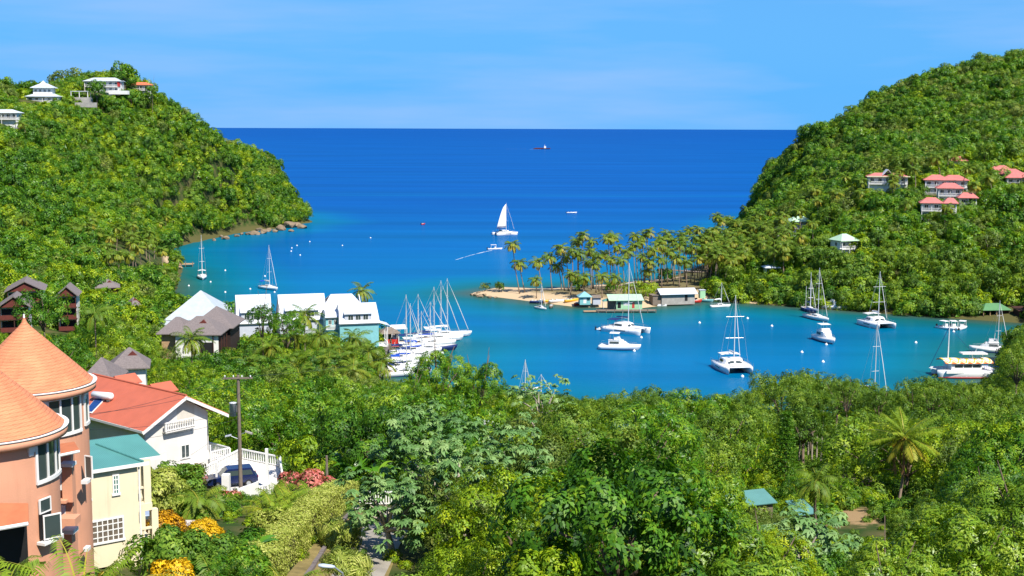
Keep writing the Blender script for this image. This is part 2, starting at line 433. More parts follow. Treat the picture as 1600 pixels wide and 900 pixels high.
g = place('ground', np_mesh('ground', V, Q, {'sand': sandy(V), 'bare': np.clip(1.5 - np.hypot((V[:, 0] - 31) / 6.0, (V[:, 1] - 117) / 7.0), 0, 1)}), M['ground']); tag(g, kind='structure')
g.data.polygons.foreach_set('use_smooth', [True] * len(g.data.polygons))

# ------------------------------------------------------------ sea
def depth(pts): return -sdf(pts)
xs, ys = np.arange(-420, 480, 6.0), np.arange(220, 1120, 6.0)
pts, V, Q = grid_mesh(xs, ys, lambda p: np.zeros(len(p)))
att = depth(pts)
x0, x1, y0, y1 = xs[0], xs[-1], ys[0], ys[-1]
rings = [1200, 2500, 6000, 15000, 40000]
n0 = len(V); ex = []; eq = []; ea = []
corners = [(x0, y0), (x1, y0), (x1, y1), (x0, y1)]
prev = [int(np.argmin(np.hypot(V[:, 0] - c[0], V[:, 1] - c[1]))) for c in corners]
for r in rings:
    cur = []
    for (cx, cy) in [(-r, y0), (r, y0), (r, y1 + r), (-r, y1 + r)]:
        cur.append(n0 + len(ex)); ex.append((cx, cy, 0.0)); ea.append(400.0)
    for k in range(4):
        if k == 0: continue
        k2 = (k + 1) % 4
        eq.append((prev[k], prev[k2], cur[k2], cur[k]) if False else (prev[k2], prev[k], cur[k], cur[k2]))
    prev = cur
V = np.r_[V, np.array(ex)]; Q = np.r_[Q, np.array(eq)]; att = np.r_[att, np.array(ea)]
m, nt, b = new_mat('sea_water')
out = nt.nodes['Material Output']; nt.nodes.remove(b)
N = nt.nodes.new; L = nt.links.new
at = N("ShaderNodeAttribute"); at.attribute_name = 'depth'
tc = N("ShaderNodeTexCoord")
mp = N("ShaderNodeMapping"); mp.inputs['Scale'].default_value = (0.004, 0.012, 1); L(tc.outputs['Object'], mp.inputs[0])
n1 = N("ShaderNodeTexNoise"); n1.inputs['Scale'].default_value = 1.0; n1.inputs['Detail'].default_value = 6; L(mp.outputs[0], n1.inputs[0])
# sea-floor depth: shallow by the shores, falling away offshore
sy = N("ShaderNodeSeparateXYZ"); L(tc.outputs['Object'], sy.inputs[0])
mr = N("ShaderNodeMapRange"); mr.inputs[1].default_value = 0; mr.inputs[2].default_value = 46; mr.inputs[3].default_value = 0; mr.inputs[4].default_value = 0.45; L(at.outputs['Fac'], mr.inputs[0])
m2 = N("ShaderNodeMapRange"); m2.inputs[1].default_value = 430; m2.inputs[2].default_value = 1000; m2.inputs[3].default_value = 0; m2.inputs[4].default_value = 0.42; L(sy.outputs[1], m2.inputs[0])
m3 = N("ShaderNodeMapRange"); m3.inputs[1].default_value = 1000; m3.inputs[2].default_value = 9000; m3.inputs[3].default_value = 0; m3.inputs[4].default_value = 0.13; L(sy.outputs[1], m3.inputs[0])
a1 = N("ShaderNodeMath"); L(mr.outputs[0], a1.inputs[0]); L(m2.outputs[0], a1.inputs[1])
a2 = N("ShaderNodeMath"); L(a1.outputs[0], a2.inputs[0]); L(m3.outputs[0], a2.inputs[1])
a3 = N("ShaderNodeMath"); a3.operation = 'MULTIPLY_ADD'; a3.inputs[1].default_value = 0.22; L(n1.outputs[0], a3.inputs[0]); L(a2.outputs[0], a3.inputs[2])
mp2 = N("ShaderNodeMapping"); mp2.inputs['Scale'].default_value = (0.0022, 0.021, 1); mp2.inputs['Rotation'].default_value = (0, 0, 0.12); L(tc.outputs['Object'], mp2.inputs[0])
n3 = N("ShaderNodeTexNoise"); n3.inputs['Scale'].default_value = 1.0; n3.inputs['Detail'].default_value = 7; n3.inputs['Roughness'].default_value = 0.62; L(mp2.outputs[0], n3.inputs[0])
w1 = N("ShaderNodeMapRange"); w1.inputs[1].default_value = 0.35; w1.inputs[2].default_value = 0.70; w1.inputs[3].default_value = 0.80; w1.inputs[4].default_value = 1.14; L(n3.outputs[0], w1.inputs[0])  # wind streaks: patches of scattered light put into the water colour
a4 = N("ShaderNodeMath"); a4.operation = 'SUBTRACT'; a4.inputs[1].default_value = 0.11; L(a3.outputs[0], a4.inputs[0])
rp = N("ShaderNodeValToRGB"); e = rp.color_ramp.elements
e[0].position = 0.0; e[0].color = (0.05, 0.085, 0.055, 1); e[1].position = 1.0; e[1].color = (0.0, 0.058, 0.275, 1)
for p_, c_ in ((0.10, (0.006, 0.115, 0.125)), (0.26, (0.0, 0.138, 0.235)), (0.46, (0.0, 0.122, 0.285)), (0.62, (0.0, 0.094, 0.300)), (0.85, (0.0, 0.072, 0.298))):
    k = e.new(p_); k.color = (*c_, 1)
L(a4.outputs[0], rp.inputs[0])
wm = N("ShaderNodeMix"); wm.data_type = 'RGBA'; wm.blend_type = 'MULTIPLY'; wm.inputs[0].default_value = 1; L(rp.outputs[0], wm.inputs[6]); L(w1.outputs[0], wm.inputs[7])
df = N("ShaderNodeBsdfDiffuse"); L(wm.outputs[2], df.inputs['Color'])
gl = N("ShaderNodeBsdfGlossy"); gl.inputs['Roughness'].default_value = 0.12; gl.inputs['Color'].default_value = (0.62, 0.9, 1, 1)
wv = N("ShaderNodeMapping"); wv.inputs['Scale'].default_value = (0.45, 0.9, 1); L(tc.outputs['Object'], wv.inputs[0])
n2 = N("ShaderNodeTexNoise"); n2.inputs['Scale'].default_value = 1.0; n2.inputs['Detail'].default_value = 5; n2.inputs['Roughness'].default_value = 0.6; L(wv.outputs[0], n2.inputs[0])
bp = N("ShaderNodeBump"); bp.inputs['Strength'].default_value = 0.35; bp.inputs['Distance'].default_value = 0.35; L(n2.outputs[0], bp.inputs['Height'])
L(bp.outputs[0], gl.inputs['Normal']); L(bp.outputs[0], df.inputs['Normal'])
fr = N("ShaderNodeFresnel"); fr.inputs['IOR'].default_value = 1.33
fm = N("ShaderNodeMath"); fm.operation = 'MULTIPLY'; fm.inputs[1].default_value = 0.45; L(fr.outputs[0], fm.inputs[0])
fc = N("ShaderNodeMath"); fc.operation = 'MINIMUM'; fc.inputs[1].default_value = 0.13; L(fm.outputs[0], fc.inputs[0])
ms = N("ShaderNodeMixShader"); L(fc.outputs[0], ms.inputs[0]); L(df.outputs[0], ms.inputs[1]); L(gl.outputs[0], ms.inputs[2])
L(ms.outputs[0], out.inputs['Surface'])
M['sea'] = m
sea = place('sea', np_mesh('sea', V, Q, {'depth': att}), M['sea']); tag(sea, kind='structure')
# ------------------------------------------------------------ foliage builders
def leaf_quads(rng, C, Nrm, Dir, L, Wd, tint, fold=0.25, droop=0.0):
    """one folded diamond leaf per row: base C, pointing along Dir, facing Nrm"""
    n = len(C)
    Dir = Dir - Nrm * np.sum(Dir * Nrm, 1)[:, None]; Dir /= np.linalg.norm(Dir, axis=1)[:, None] + 1e-9
    B = np.cross(Nrm, Dir)
    L = np.broadcast_to(L, (n,))[:, None]; Wd = np.broadcast_to(Wd, (n,))[:, None]
    v0 = C; v2 = C + Dir * L - Nrm * L * 0.15 - np.array([0, 0, 1]) * L * droop
    mid = C + Dir * L * 0.5
    v1 = mid + B * Wd * 0.5 + Nrm * Wd * fold; v3 = mid - B * Wd * 0.5 + Nrm * Wd * fold
    V = np.stack([v0, v1, v2, v3], 1).reshape(-1, 3)
    Q = np.arange(4 * n).reshape(n, 4)
    return V, Q, np.repeat(tint, 4)
def rdir(rng, n):
    d = rng.normal(size=(n, 3)); return d / np.linalg.norm(d, axis=1)[:, None]
def crown(name, seed, R=5.0, H=4.0, lobes=9, lobe_r=(0.34, 0.5), clus=14, cr=0.55, per=40, leaf=(0.3, 0.12), up=0.35, droop=0.1,
          under=-0.35, dome=0.0, tint=(0.45, 0.16, 0.22), palmate=0, base_lobe=True, tipyellow=0.0, upright=0.0):
    """a crown centred on its origin: lobes > leaf clusters > leaves. Returns mesh and lobe centres."""
    rng = np.random.default_rng(seed)
    lc = []; lr = []
    if base_lobe: lc.append((0, 0, 0.05 * H)); lr.append(0.62 * min(R, H))
    for k in range(lobes):
        a = 2.399963 * k + rng.uniform(-.4, .4); t = (k + .5) / lobes
        z = (t * 1.25 - 0.45) * H * (1 - .15 * rng.random()); rad = R * (0.74 - dome * 0.2) * math.sqrt(max(0.05, 1 - (z / H) ** 2)) * rng.uniform(.75, 1.05)
        lc.append((rad * math.cos(a), rad * math.sin(a), z)); lr.append(rng.uniform(*lobe_r) * R)
    lc = np.array(lc); lr = np.array(lr)
    cc, cn = [], []
    for c, r in zip(lc, lr):
        k = max(4, int(clus * (r / (0.42 * R)) ** 2))
        d = rdir(rng, k * 3); d = d[d[:, 2] > under][:k]
        p = c + d * r * rng.uniform(0.82, 1.12, (len(d), 1)) * np.array([1, 1, 0.85])
        dist = np.linalg.norm(p[:, None] - lc[None], axis=2) / lr[None]
        keep = dist.min(1) > 0.78
        cc.append(p[keep]); cn.append(d[keep])
    cc = np.concatenate(cc); cn = np.concatenate(cn)
    ct = tint[0] + rng.normal(size=len(cc)) * tint[1]
    if tipyellow: ct += tipyellow * (rng.random(len(cc)) < 0.3) * (cn[:, 2] > 0)
    n = len(cc) * per; idx = np.repeat(np.arange(len(cc)), per)
    d = rdir(rng, n); d = d + cn[idx] * 0.7; d /= np.linalg.norm(d, axis=1)[:, None]
    crad = cr * rng.uniform(0.6, 1.35, len(cc))[idx]
    pos = cc[idx] + d * crad[:, None] * rng.uniform(0.58, 1.06, (n, 1))
    nr = d * 0.35 + cn[idx] * 0.85 + rdir(rng, n) * 0.34 + np.array([0, 0, up * 0.45]); nr /= np.linalg.norm(nr, axis=1)[:, None]
    dr = d * (0.6 + upright) + rdir(rng, n) * 0.7 - np.array([0, 0, droop - upright])
    tl = np.clip(ct[idx] + rng.normal(size=n) * tint[2] * 0.6, 0, 1)
    s = rng.uniform(0.7, 1.25, n)
    if palmate:
        Vs, Qs, Ts = [], [], []; nb = 0
        nr = rdir(rng, n) * 0.35 + np.array([0, 0, 0.9]) + d * 0.3; nr /= np.linalg.norm(nr, axis=1)[:, None]
        a0 = np.cross(nr, rdir(rng, n)); a0 /= np.linalg.norm(a0, axis=1)[:, None] + 1e-9; b0 = np.cross(nr, a0)
        for k in range(palmate):
            q = 2 * math.pi * k / palmate * 0.86
            dk = a0 * math.cos(q) + b0 * math.sin(q)
            v, f, t = leaf_quads(rng, pos, nr, dk, leaf[0] * s * (0.75 + 0.25 * math.cos(q)), leaf[1] * s, tl, 0.1, 0.22)
            Vs.append(v); Qs.append(f + nb); Ts.append(t); nb += len(v)
        V, Q, T = np.concatenate(Vs), np.concatenate(Qs), np.concatenate(Ts)
    else:
        V, Q, T = leaf_quads(rng, pos, nr, dr, leaf[0] * s, leaf[1] * s, tl, 0.2, droop)
    return np_mesh(name, V, Q, {'tint': T}), lc, lr
def trunk_mesh(name, lc, lr, zbase, seed, r0=0.28, n=6, maxl=8):
    """trunk from zbase up to the crown origin with limbs reaching into the lobes"""
    rng = random.Random(seed); mb = MB()
    j = Vector((rng.uniform(-.3, .3), rng.uniform(-.3, .3), zbase * 0.35))
    mb.tube([(0, 0, zbase - 0.6), (0.02, 0, zbase + 0.4), tuple(j)], [r0 * 1.5, r0 * 1.05, r0 * 0.8], n)
    order = sorted(range(len(lc)), key=lambda i: -lr[i])[:maxl]
    for i in order:
        c = Vector(lc[i]); mid = j.lerp(c, 0.5) + Vector((rng.uniform(-.3, .3), rng.uniform(-.3, .3), 0.1 * abs(zbase)))
        mb.tube([tuple(j), tuple(mid), tuple(c - (c - j) * 0.06)], [r0 * 0.6, r0 * 0.38, r0 * 0.12], max(4, n - 1))
    return mb.mesh(name, True)
def palm_crown(name, seed, n=20, L=4.2, pairs=26, w=0.11, leaf=0.85, spread=(78, -48), yellow=0.35, base=0.12, twist=0.3, sag=1.0):
    rng = np.random.default_rng(seed); Vs, Qs, Ts = [], [], []; nb = 0
    def put(v, q, t):
        nonlocal nb
        Vs.append(v); Qs.append(q + nb); Ts.append(t); nb += len(v)
    for k in range(n):
        t = (k + 0.5) / n; az = 2.399963 * k + rng.uniform(-.25, .25)
        el = math.radians(spread[0] + (spread[1] - spread[0]) * t ** 0.85 + rng.uniform(-8, 8)); Lk = L * rng.uniform(0.85, 1.1) * (0.8 + 0.2 * math.sin(math.pi * min(1, t * 1.3)))
        s = np.linspace(0, 1, 9); h = np.array([math.cos(az), math.sin(az), 0.0])
        ang = el - sag * (0.35 + 0.75 * (1 - t * 0.55)) * s ** 1.4 * 1.25
        dx = np.cos(ang); dz = np.sin(ang); ds = Lk / 8
        px = np.r_[0, np.cumsum((dx[1:] + dx[:-1]) / 2 * ds)]; pz = np.r_[0, np.cumsum((dz[1:] + dz[:-1]) / 2 * ds)]
        ctr = h[None] * px[:, None] + np.array([0, 0, 1.0])[None] * pz[:, None] + h * base
        side = np.array([-h[1], h[0], 0.0])
        tl = np.clip(0.38 + yellow * t ** 2 * rng.uniform(0.6, 1.3) + rng.normal() * 0.07, 0, 1)
        # rachis: a narrow folded strip
        wr = (0.05 * (1 - s) + 0.012)[:, None] * L / 4
        upv = np.stack([-dz, np.zeros(9), dx], 1); upw = h[None] * upv[:, :1] + np.array([0, 0, 1.0])[None] * upv[:, 2:]
        rv = np.concatenate([ctr + side * wr, ctr - side * wr]); i = np.arange(8)
        put(rv, np.stack([i, i + 1, i + 10, i + 9], 1), np.full(18, min(1, tl + 0.3)))
        # leaflets
        u = np.linspace(0.10, 1.0, pairs); cp = np.stack([np.interp(u, s, ctr[:, j]) for j in range(3)], 1)
        an = np.interp(u, s, ang); tang = h[None] * np.cos(an)[:, None] + np.array([0, 0, 1.0])[None] * np.sin(an)[:, None]
        nrm = -h[None] * np.sin(an)[:, None] + np.array([0, 0, 1.0])[None] * np.cos(an)[:, None]
        ln = leaf * (0.35 + 0.65 * np.sin(np.pi * np.clip(u * 0.9 + 0.08, 0, 1)) ** 0.7) * rng.uniform(.85, 1.1, pairs)
        roll = rng.normal() * twist
        for sg in (1, -1):
            d = side[None] * sg * math.cos(roll * sg) + tang * 0.55 + nrm * (0.15 + math.sin(roll) * sg) - np.array([0, 0, 1.0]) * (0.25 + 0.35 * rng.random((pairs, 1)))
            d /= np.linalg.norm(d, axis=1)[:, None]
            nn = nrm + side[None] * sg * -0.35; 
            nn = nn - d * np.sum(nn * d, 1)[:, None]; nn /= np.linalg.norm(nn, axis=1)[:, None]
            v, q, tt = leaf_quads(rng, cp, nn, d, ln, np.full(pairs, w), np.clip(tl + rng.normal(size=pairs) * 0.05, 0, 1), 0.15, 0.22)
            put(v, q, tt)
    return np_mesh(name, np.concatenate(Vs), np.concatenate(Qs), {'tint': np.concatenate(Ts)})
def palm_trunk(name, lean=0.06, bend=0.03, r0=0.17, r1=0.10, n=7):    # unit height
    s = np.linspace(0, 1, 8)
    pts = [(lean * t + bend * math.sin(math.pi * t), 0.4 * bend * math.sin(math.pi * t), t - (0.03 if t == 0 else 0)) for t in s]
    rad = [r0 * (1.55 if i == 0 else 1.0) * (1 - t) + r1 * t for i, t in enumerate(s)]
    # radius is in metres but height is scaled, so the tube is built at 12 m and divided
    mb = MB(); mb.tube([(p[0] * 12, p[1] * 12, p[2] * 12) for p in pts], rad, n)
    mb.v = [(v[0], v[1], v[2] / 12) for v in mb.v]
    return mb.mesh(name, True), lean * 12

LM = {}
g1 = lambda d, m_, l: (d, m_, l)
LM['broad'] = leaf_mat('broad_leaves', (0.025, 0.084, 0.011), (0.090, 0.249, 0.013), (0.297, 0.424, 0.019), 0.34)
LM['mango'] = leaf_mat('mango_leaves', (0.022, 0.090, 0.008), (0.096, 0.263, 0.009), (0.329, 0.466, 0.015), 0.34, 0.45, 0.4, 0.2)
LM['mangrove'] = leaf_mat('mangrove_leaves', (0.036, 0.095, 0.013), (0.128, 0.253, 0.022), (0.302, 0.408, 0.032), 0.34, 0.3, 0.5, 0.35)
LM['lime'] = leaf_mat('lime_leaves', (0.073, 0.162, 0.008), (0.235, 0.386, 0.011), (0.498, 0.572, 0.018), 0.34, 0.35, 0.5, 0.2)
LM['laurel'] = leaf_mat('laurel_leaves', (0.047, 0.118, 0.010), (0.179, 0.330, 0.016), (0.392, 0.498, 0.037), 0.34, 0.4, 0.4, 0.2)
LM['trumpet'] = leaf_mat('trumpet_tree_leaves', (0.050, 0.134, 0.034), (0.151, 0.297, 0.084), (0.360, 0.488, 0.180), 0.22, 0.4, 0.5, 0.2)
LM['olive'] = leaf_mat('olive_leaves', (0.056, 0.103, 0.022), (0.146, 0.235, 0.037), (0.350, 0.392, 0.074), 0.34, 0.3, 0.5, 0.35)
LM['palm'] = leaf_mat('palm_fronds', (0.032, 0.100, 0.012), (0.155, 0.245, 0.018), (0.46, 0.38, 0.05), 0.28, 0.25, 0.5, 0.15)
LM['croton'] = leaf_mat('croton_leaves', (0.100, 0.050, 0.008), (0.620, 0.330, 0.008), (0.850, 0.500, 0.015), 0.25, 0.4, 0.5, 0.1)
LM['yellow'] = leaf_mat('yellow_croton_leaves', (0.280, 0.200, 0.008), (0.720, 0.470, 0.010), (0.900, 0.620, 0.020), 0.25, 0.4, 0.5, 0.1)
LM['hedge'] = leaf_mat('variegated_leaves', (0.12, 0.20, 0.015), (0.37, 0.43, 0.07), (0.64, 0.64, 0.20), 0.25, 0.3, 0.5, 0.1)
LM['pink'] = leaf_mat('pink_blossom', (0.05, 0.13, 0.01), (0.66, 0.17, 0.17), (0.85, 0.42, 0.34), 0.3, 0.2, 0.6, 0.05)
LM['shrub'] = leaf_mat('shrub_leaves', (0.039, 0.112, 0.016), (0.129, 0.269, 0.026), (0.307, 0.435, 0.053), 0.34, 0.3, 0.5, 0.3)
LM['banana'] = leaf_mat('banana_leaves', (0.044, 0.154, 0.011), (0.110, 0.297, 0.013), (0.220, 0.396, 0.022), 0.35, 0.5, 0.35, 0.2)
LM['palm_near'] = leaf_mat('bright_palm_fronds', (0.05, 0.13, 0.012), (0.23, 0.33, 0.02), (0.62, 0.45, 0.06), 0.3, 0.25, 0.5, 0.1)
# ------------------------------------------------------------ tree kinds
# kind: material, bark, crown arguments shared by all sizes, crown height above the base, words for the label
KIND = {
 'mango':    ('mango', 'bark', dict(R=5.2, H=4.4, dome=.2, droop=.10, up=.25, lobes=12, lobe_r=(.28,.44), tint=(.52, .13, .25), tipyellow=.28), 5.0, 'glossy green mango tree', 'mango_tree'),
 'broad':    ('broad', 'bark', dict(R=5.0, H=4.2, lobes=11, lobe_r=(.28,.44), tint=(.42, .17, .25)), 5.2, 'deep green broadleaf tree', 'broadleaf_tree'),
 'mangrove': ('mangrove', 'bark', dict(R=4.2, H=3.9, lobes=11, lobe_r=(.26, .42), tint=(.5, .15, .25), up=.5), 6.6, 'olive green mangrove tree', 'mangrove_tree'),
 'lime':     ('lime', 'bark', dict(R=5.0, H=3.8, tint=(.42, .18, .26), up=.45, tipyellow=.3), 4.4, 'yellow green vine covered tree', 'vine_covered_tree'),
 'laurel':   ('laurel', 'bark', dict(R=4.6, H=3.9, tint=(.45, .14, .24), upright=.5, up=.3, tipyellow=.15), 4.4, 'light green large leaved tree', 'almond_tree'),
 'olive':    ('olive', 'pale_bark', dict(R=4.6, H=3.5, lobes=8, lobe_r=(.26, .40), tint=(.5, .16, .25)), 4.8, 'thin olive green tree', 'olive_green_tree'),
}
LOD = {  # clusters per lobe, leaves per cluster, leaf scale, cluster radius, extra lobes
 'near': (34, 46, 1.0, .50, 3), 'mid': (20, 26, 1.4, .60, 1), 'far': (13, 20, 2.5, .80, 0)}
LEAF = {'mango': (.36, .105), 'broad': (.30, .15), 'mangrove': (.24, .12), 'lime': (.22, .125), 'laurel': (.34, .125), 'olive': (.26, .11)}
PROTO = {}
def proto(kind, lod, var):
    key = (kind, lod, var)
    if key in PROTO: return PROTO[key]
    lm, bk, kw, hz, words, nm = KIND[kind]
    cl, per, ls, cr, xl = LOD[lod]
    kw = dict(kw); kw['lobes'] = kw.get('lobes', 10) + xl
    seed = sum(map(ord, kind + lod)) * 7 + var * 131
    lf = (LEAF[kind][0] * ls, LEAF[kind][1] * ls * (1.15 if lod == 'far' else 1))
    cm, lc, lr = crown(f'{nm}_crown', seed, clus=cl, per=per, leaf=lf, cr=cr, **kw)
    tm = trunk_mesh(f'{nm}_trunk', lc, lr, -hz, seed, 0.26, 6 if lod != 'far' else 4, 7 if lod != 'far' else 4)
    cm.materials.append(LM[lm]); tm.materials.append(M[bk])
    PROTO[key] = (cm, tm, hz)
    return PROTO[key]
def add_tree(kind, lod, var, loc, rz, sc, label, group, name=None):
    cm, tm, hz = proto(kind, lod, var)
    s, zz = (sc[0] + sc[1]) / 2, sc[2] / ((sc[0] + sc[1]) / 2)
    t = thing(name or KIND[kind][5], label, 'tree', loc, rz, group); t.scale = (sc[0], sc[1], s)
    place('crown', cm, None, t, (0, 0, hz * zz)); tr = place('trunk', tm, None, t, (0, 0, hz * zz)); tr.scale = (1, 1, max(.5, zz))
    return t

# ------------------------------------------------------------ what must stay in view (photograph box, distance of the thing)
SEE = [(0, 490, 150, 900, 56), (130, 596, 352, 742, 125), (133, 672, 252, 900, 72), (222, 736, 425, 800, 115), (230, 700, 420, 860, 84), (415, 745, 560, 900, 97), (548, 790, 618, 900, 92), (540, 760, 610, 800, 104),
       (118, 573, 178, 607, 150), (172, 540, 242, 603, 226), (252, 480, 362, 536, 300), (362, 456, 615, 522, 335), (603, 430, 730, 588, 345), (0, 437, 112, 520, 318), (152, 437, 186, 446, 372),
       (128, 470, 172, 528, 248), (1352, 624, 1458, 775, 124), (1262, 797, 1380, 835, 114), (1172, 770, 1212, 782, 120), (813, 562, 845, 612, 270), (1243, 640, 1290, 740, 190),
       (1315, 366, 1346, 390, 446), (1236, 338, 1268, 352, 515), (1218, 350, 1242, 363, 505), (1358, 262, 1420, 293, 505), (1432, 270, 1513, 308, 498), (1445, 305, 1495, 322, 480), (1546, 256, 1600, 285, 515), (1486, 240, 1512, 256, 535), (1020, 445, 1100, 475, 430), (1064, 415, 1110, 436, 560),
       (30, 128, 104, 162, 636), (108, 140, 140, 160, 652), (128, 118, 200, 145, 676), (202, 124, 236, 140, 698), (0, 170, 28, 196, 576), (755, 440, 1020, 490, 440), (1530, 478, 1600, 505, 405), (168, 386, 262, 415, 578), (1440, 500, 1560, 572, 300)]
SKY = [(0, 540), (120, 545), (135, 560), (175, 606), (205, 592), (250, 556), (300, 548), (360, 540), (420, 534), (470, 530), (520, 536), (575, 552), (600, 590), (640, 590), (700, 600), (770, 598), (830, 604), (870, 612), (910, 619), (940, 617), (970, 606), (1000, 598), (1040, 606), (1075, 620), (1098, 628), (1125, 614), (1150, 602), (1172, 588), (1200, 576), (1240, 576), (1270, 580),
       (1300, 584), (1330, 592), (1380, 597), (1410, 590), (1440, 586), (1480, 590), (1520, 596), (1545, 592), (1562, 560), (1580, 530), (1600, 510), (2000, 500)]
SKX, SKYY = np.array([s[0] for s in SKY], float), np.array([s[1] for s in SKY], float)
KEEP = []        # circles no filler tree may stand in (x, y, r)
def keep(x, y, r): KEEP.append((x, y, r))
for (a, b_, r) in [(-24, 49, 8), (-22, 70, 8), (-36, 122, 9), (-24, 118, 8), (-12.7, 80, 3.5), (-8.5, 78, 4), (-9, 68, 4), (-9, 92, 4), (-5, 95, 4), (-18, 86, 5), (-18, 76, 5), (-13, 98, 5), (-20, 107, 4), (-45, 137, 7), (-63, 215, 7), (-72, 297, 11), (-80, 322, 10), (-68, 335, 9), (-58, 335, 9), (-45, 333, 10), (-36, 322, 9), (-124, 310, 15), (-110, 315, 9),
                   (32, 117, 3.0), (40, 126, 2.6), (24, 120, 2.6), (30, 448, 26), (10, 455, 20), (58, 456, 14), (50, 470, 20), (172, 500, 13), (205, 520, 12), (150, 510, 9), (187, 540, 6), (119, 450, 6), (-235, 640, 11), (-217, 680, 10), (-203, 702, 6), (-229, 580, 8), (157, 407, 9), (116, 520, 6)]: keep(a, b_, r)
def blocked(x, y, z, R, hz, D):
    px, py = proj((x, y, z + hz)); pr = F * R / D
    if px < -120 or px > 1720: return False
    top = py - pr * 0.9
    if D < 300 and x > -75 and any(top < np.interp(q, SKX, SKYY) for q in (px - pr * .8, px, px + pr * .8)): return True
    for (x0, y0, x1, y1, d) in SEE:
        if D < d and px + pr * 1.0 > x0 and px - pr * 1.0 < x1 and top < y1 and py + pr > y0: return True
    return False

# ------------------------------------------------------------ landmarks for the labels
MARK = [(60, 600, 'orange tower roofs'), (240, 640, 'red roofed white house'), (376, 680, 'utility pole'), (190, 720, 'turquoise roofed cream house'), (490, 830, 'clipped yellow hedge'), (495, 760, 'pink flowering bush'),
        (565, 775, 'low white gate wall'), (400, 490, 'pale marina houses'), (570, 500, 'turquoise marina house'), (660, 520, 'marina masts'), (310, 510, 'grey hip roofs'), (60, 480, 'brown timber apartments'), (1408, 700, 'lone coconut palm'), (1320, 815, 'bare earth patch'),
        (1175, 778, 'small turquoise roofs'), (1145, 570, 'near shore catamaran'), (1505, 570, 'orange awning boat'), (1560, 490, 'green roofed boathouse'), (740, 720, 'big pale leaved tree'), (1228, 690, 'slender conifer'), (1000, 700, 'largest mango tree'),
        (148, 490, 'tall apartment palm'), (830, 590, 'half hidden masts'), (1363, 550, 'mast above mangroves'), (205, 560, 'white gabled cottage'), (860, 680, 'cream podded feathery tree'), (680, 590, 'domed waterside mango'), (150, 587, 'flat grey shingle roof'),
        (1060, 456, 'white roofed boat shed'), (1328, 377, 'pale green roof'), (285, 412, 'small jetty'), (1275, 745, 'yellowish young palm'), (600, 830, 'concrete lane'), (930, 830, 'yellow vine mound'), (1500, 840, 'large leaved corner tree'), (1280, 480, 'inner bay mangroves'), (850, 462, 'beached boats of the spit'), (914, 464, 'turquoise beach hut'), (978, 472, 'mint dock house'), (1090, 430, 'white beach pavilions'), (1125, 478, 'far shore sailboat'), (1230, 357, 'brown hillside cottage'), (1253, 346, 'faded green cottage roof'),
        (1388, 276, 'yellow eaved house'), (1485, 290, 'pink roofed terrace row'), (1580, 268, 'right edge pink roofs'), (1498, 250, 'single high pink roof'), (213, 392, 'turquoise beach bar'), (168, 449, 'small forest house'), (66, 150, 'two tier ridge villa'), (158, 130, 'upper ridge villa'), (218, 132, 'orange ridge roof'), (2, 180, 'white verandah house'), (440, 358, 'rocky headland foot')]
NAMEQ = []           # things named at the end by the landmark they stand beside: object, words, picture position, height
ORD = 'first second third fourth fifth sixth seventh eighth ninth tenth eleventh twelfth thirteenth fourteenth fifteenth sixteenth seventeenth eighteenth nineteenth twentieth'.split()
def name_all():
    cl = {}
    for o, words, px, py, h in NAMEQ:
        d, a, b_, p = min((math.hypot(px - a, (py - b_) * 1.3), a, b_, p) for a, b_, p in MARK)
        dy = py - b_
        rel = 'beside' if abs(px - a) > abs(dy) * 1.1 else ('behind' if dy < 0 else 'in front of')
        size = '' if not h else ('small' if h < 6.8 else ('tall' if h > 9.8 else ''))
        cl.setdefault(f"{size} {words} {rel} the {p}".strip(), []).append((d, o.name, o))
    for base, lst in cl.items():
        lst.sort(key=lambda q: q[:2])
        for k, (_, _, o) in enumerate(lst):
            if len(lst) == 1: o['label'] = base
            elif k < 20: o['label'] = f"{ORD[k]} {base}, outward from it"
            else: o['label'] = f"{base}, beyond the first twenty"

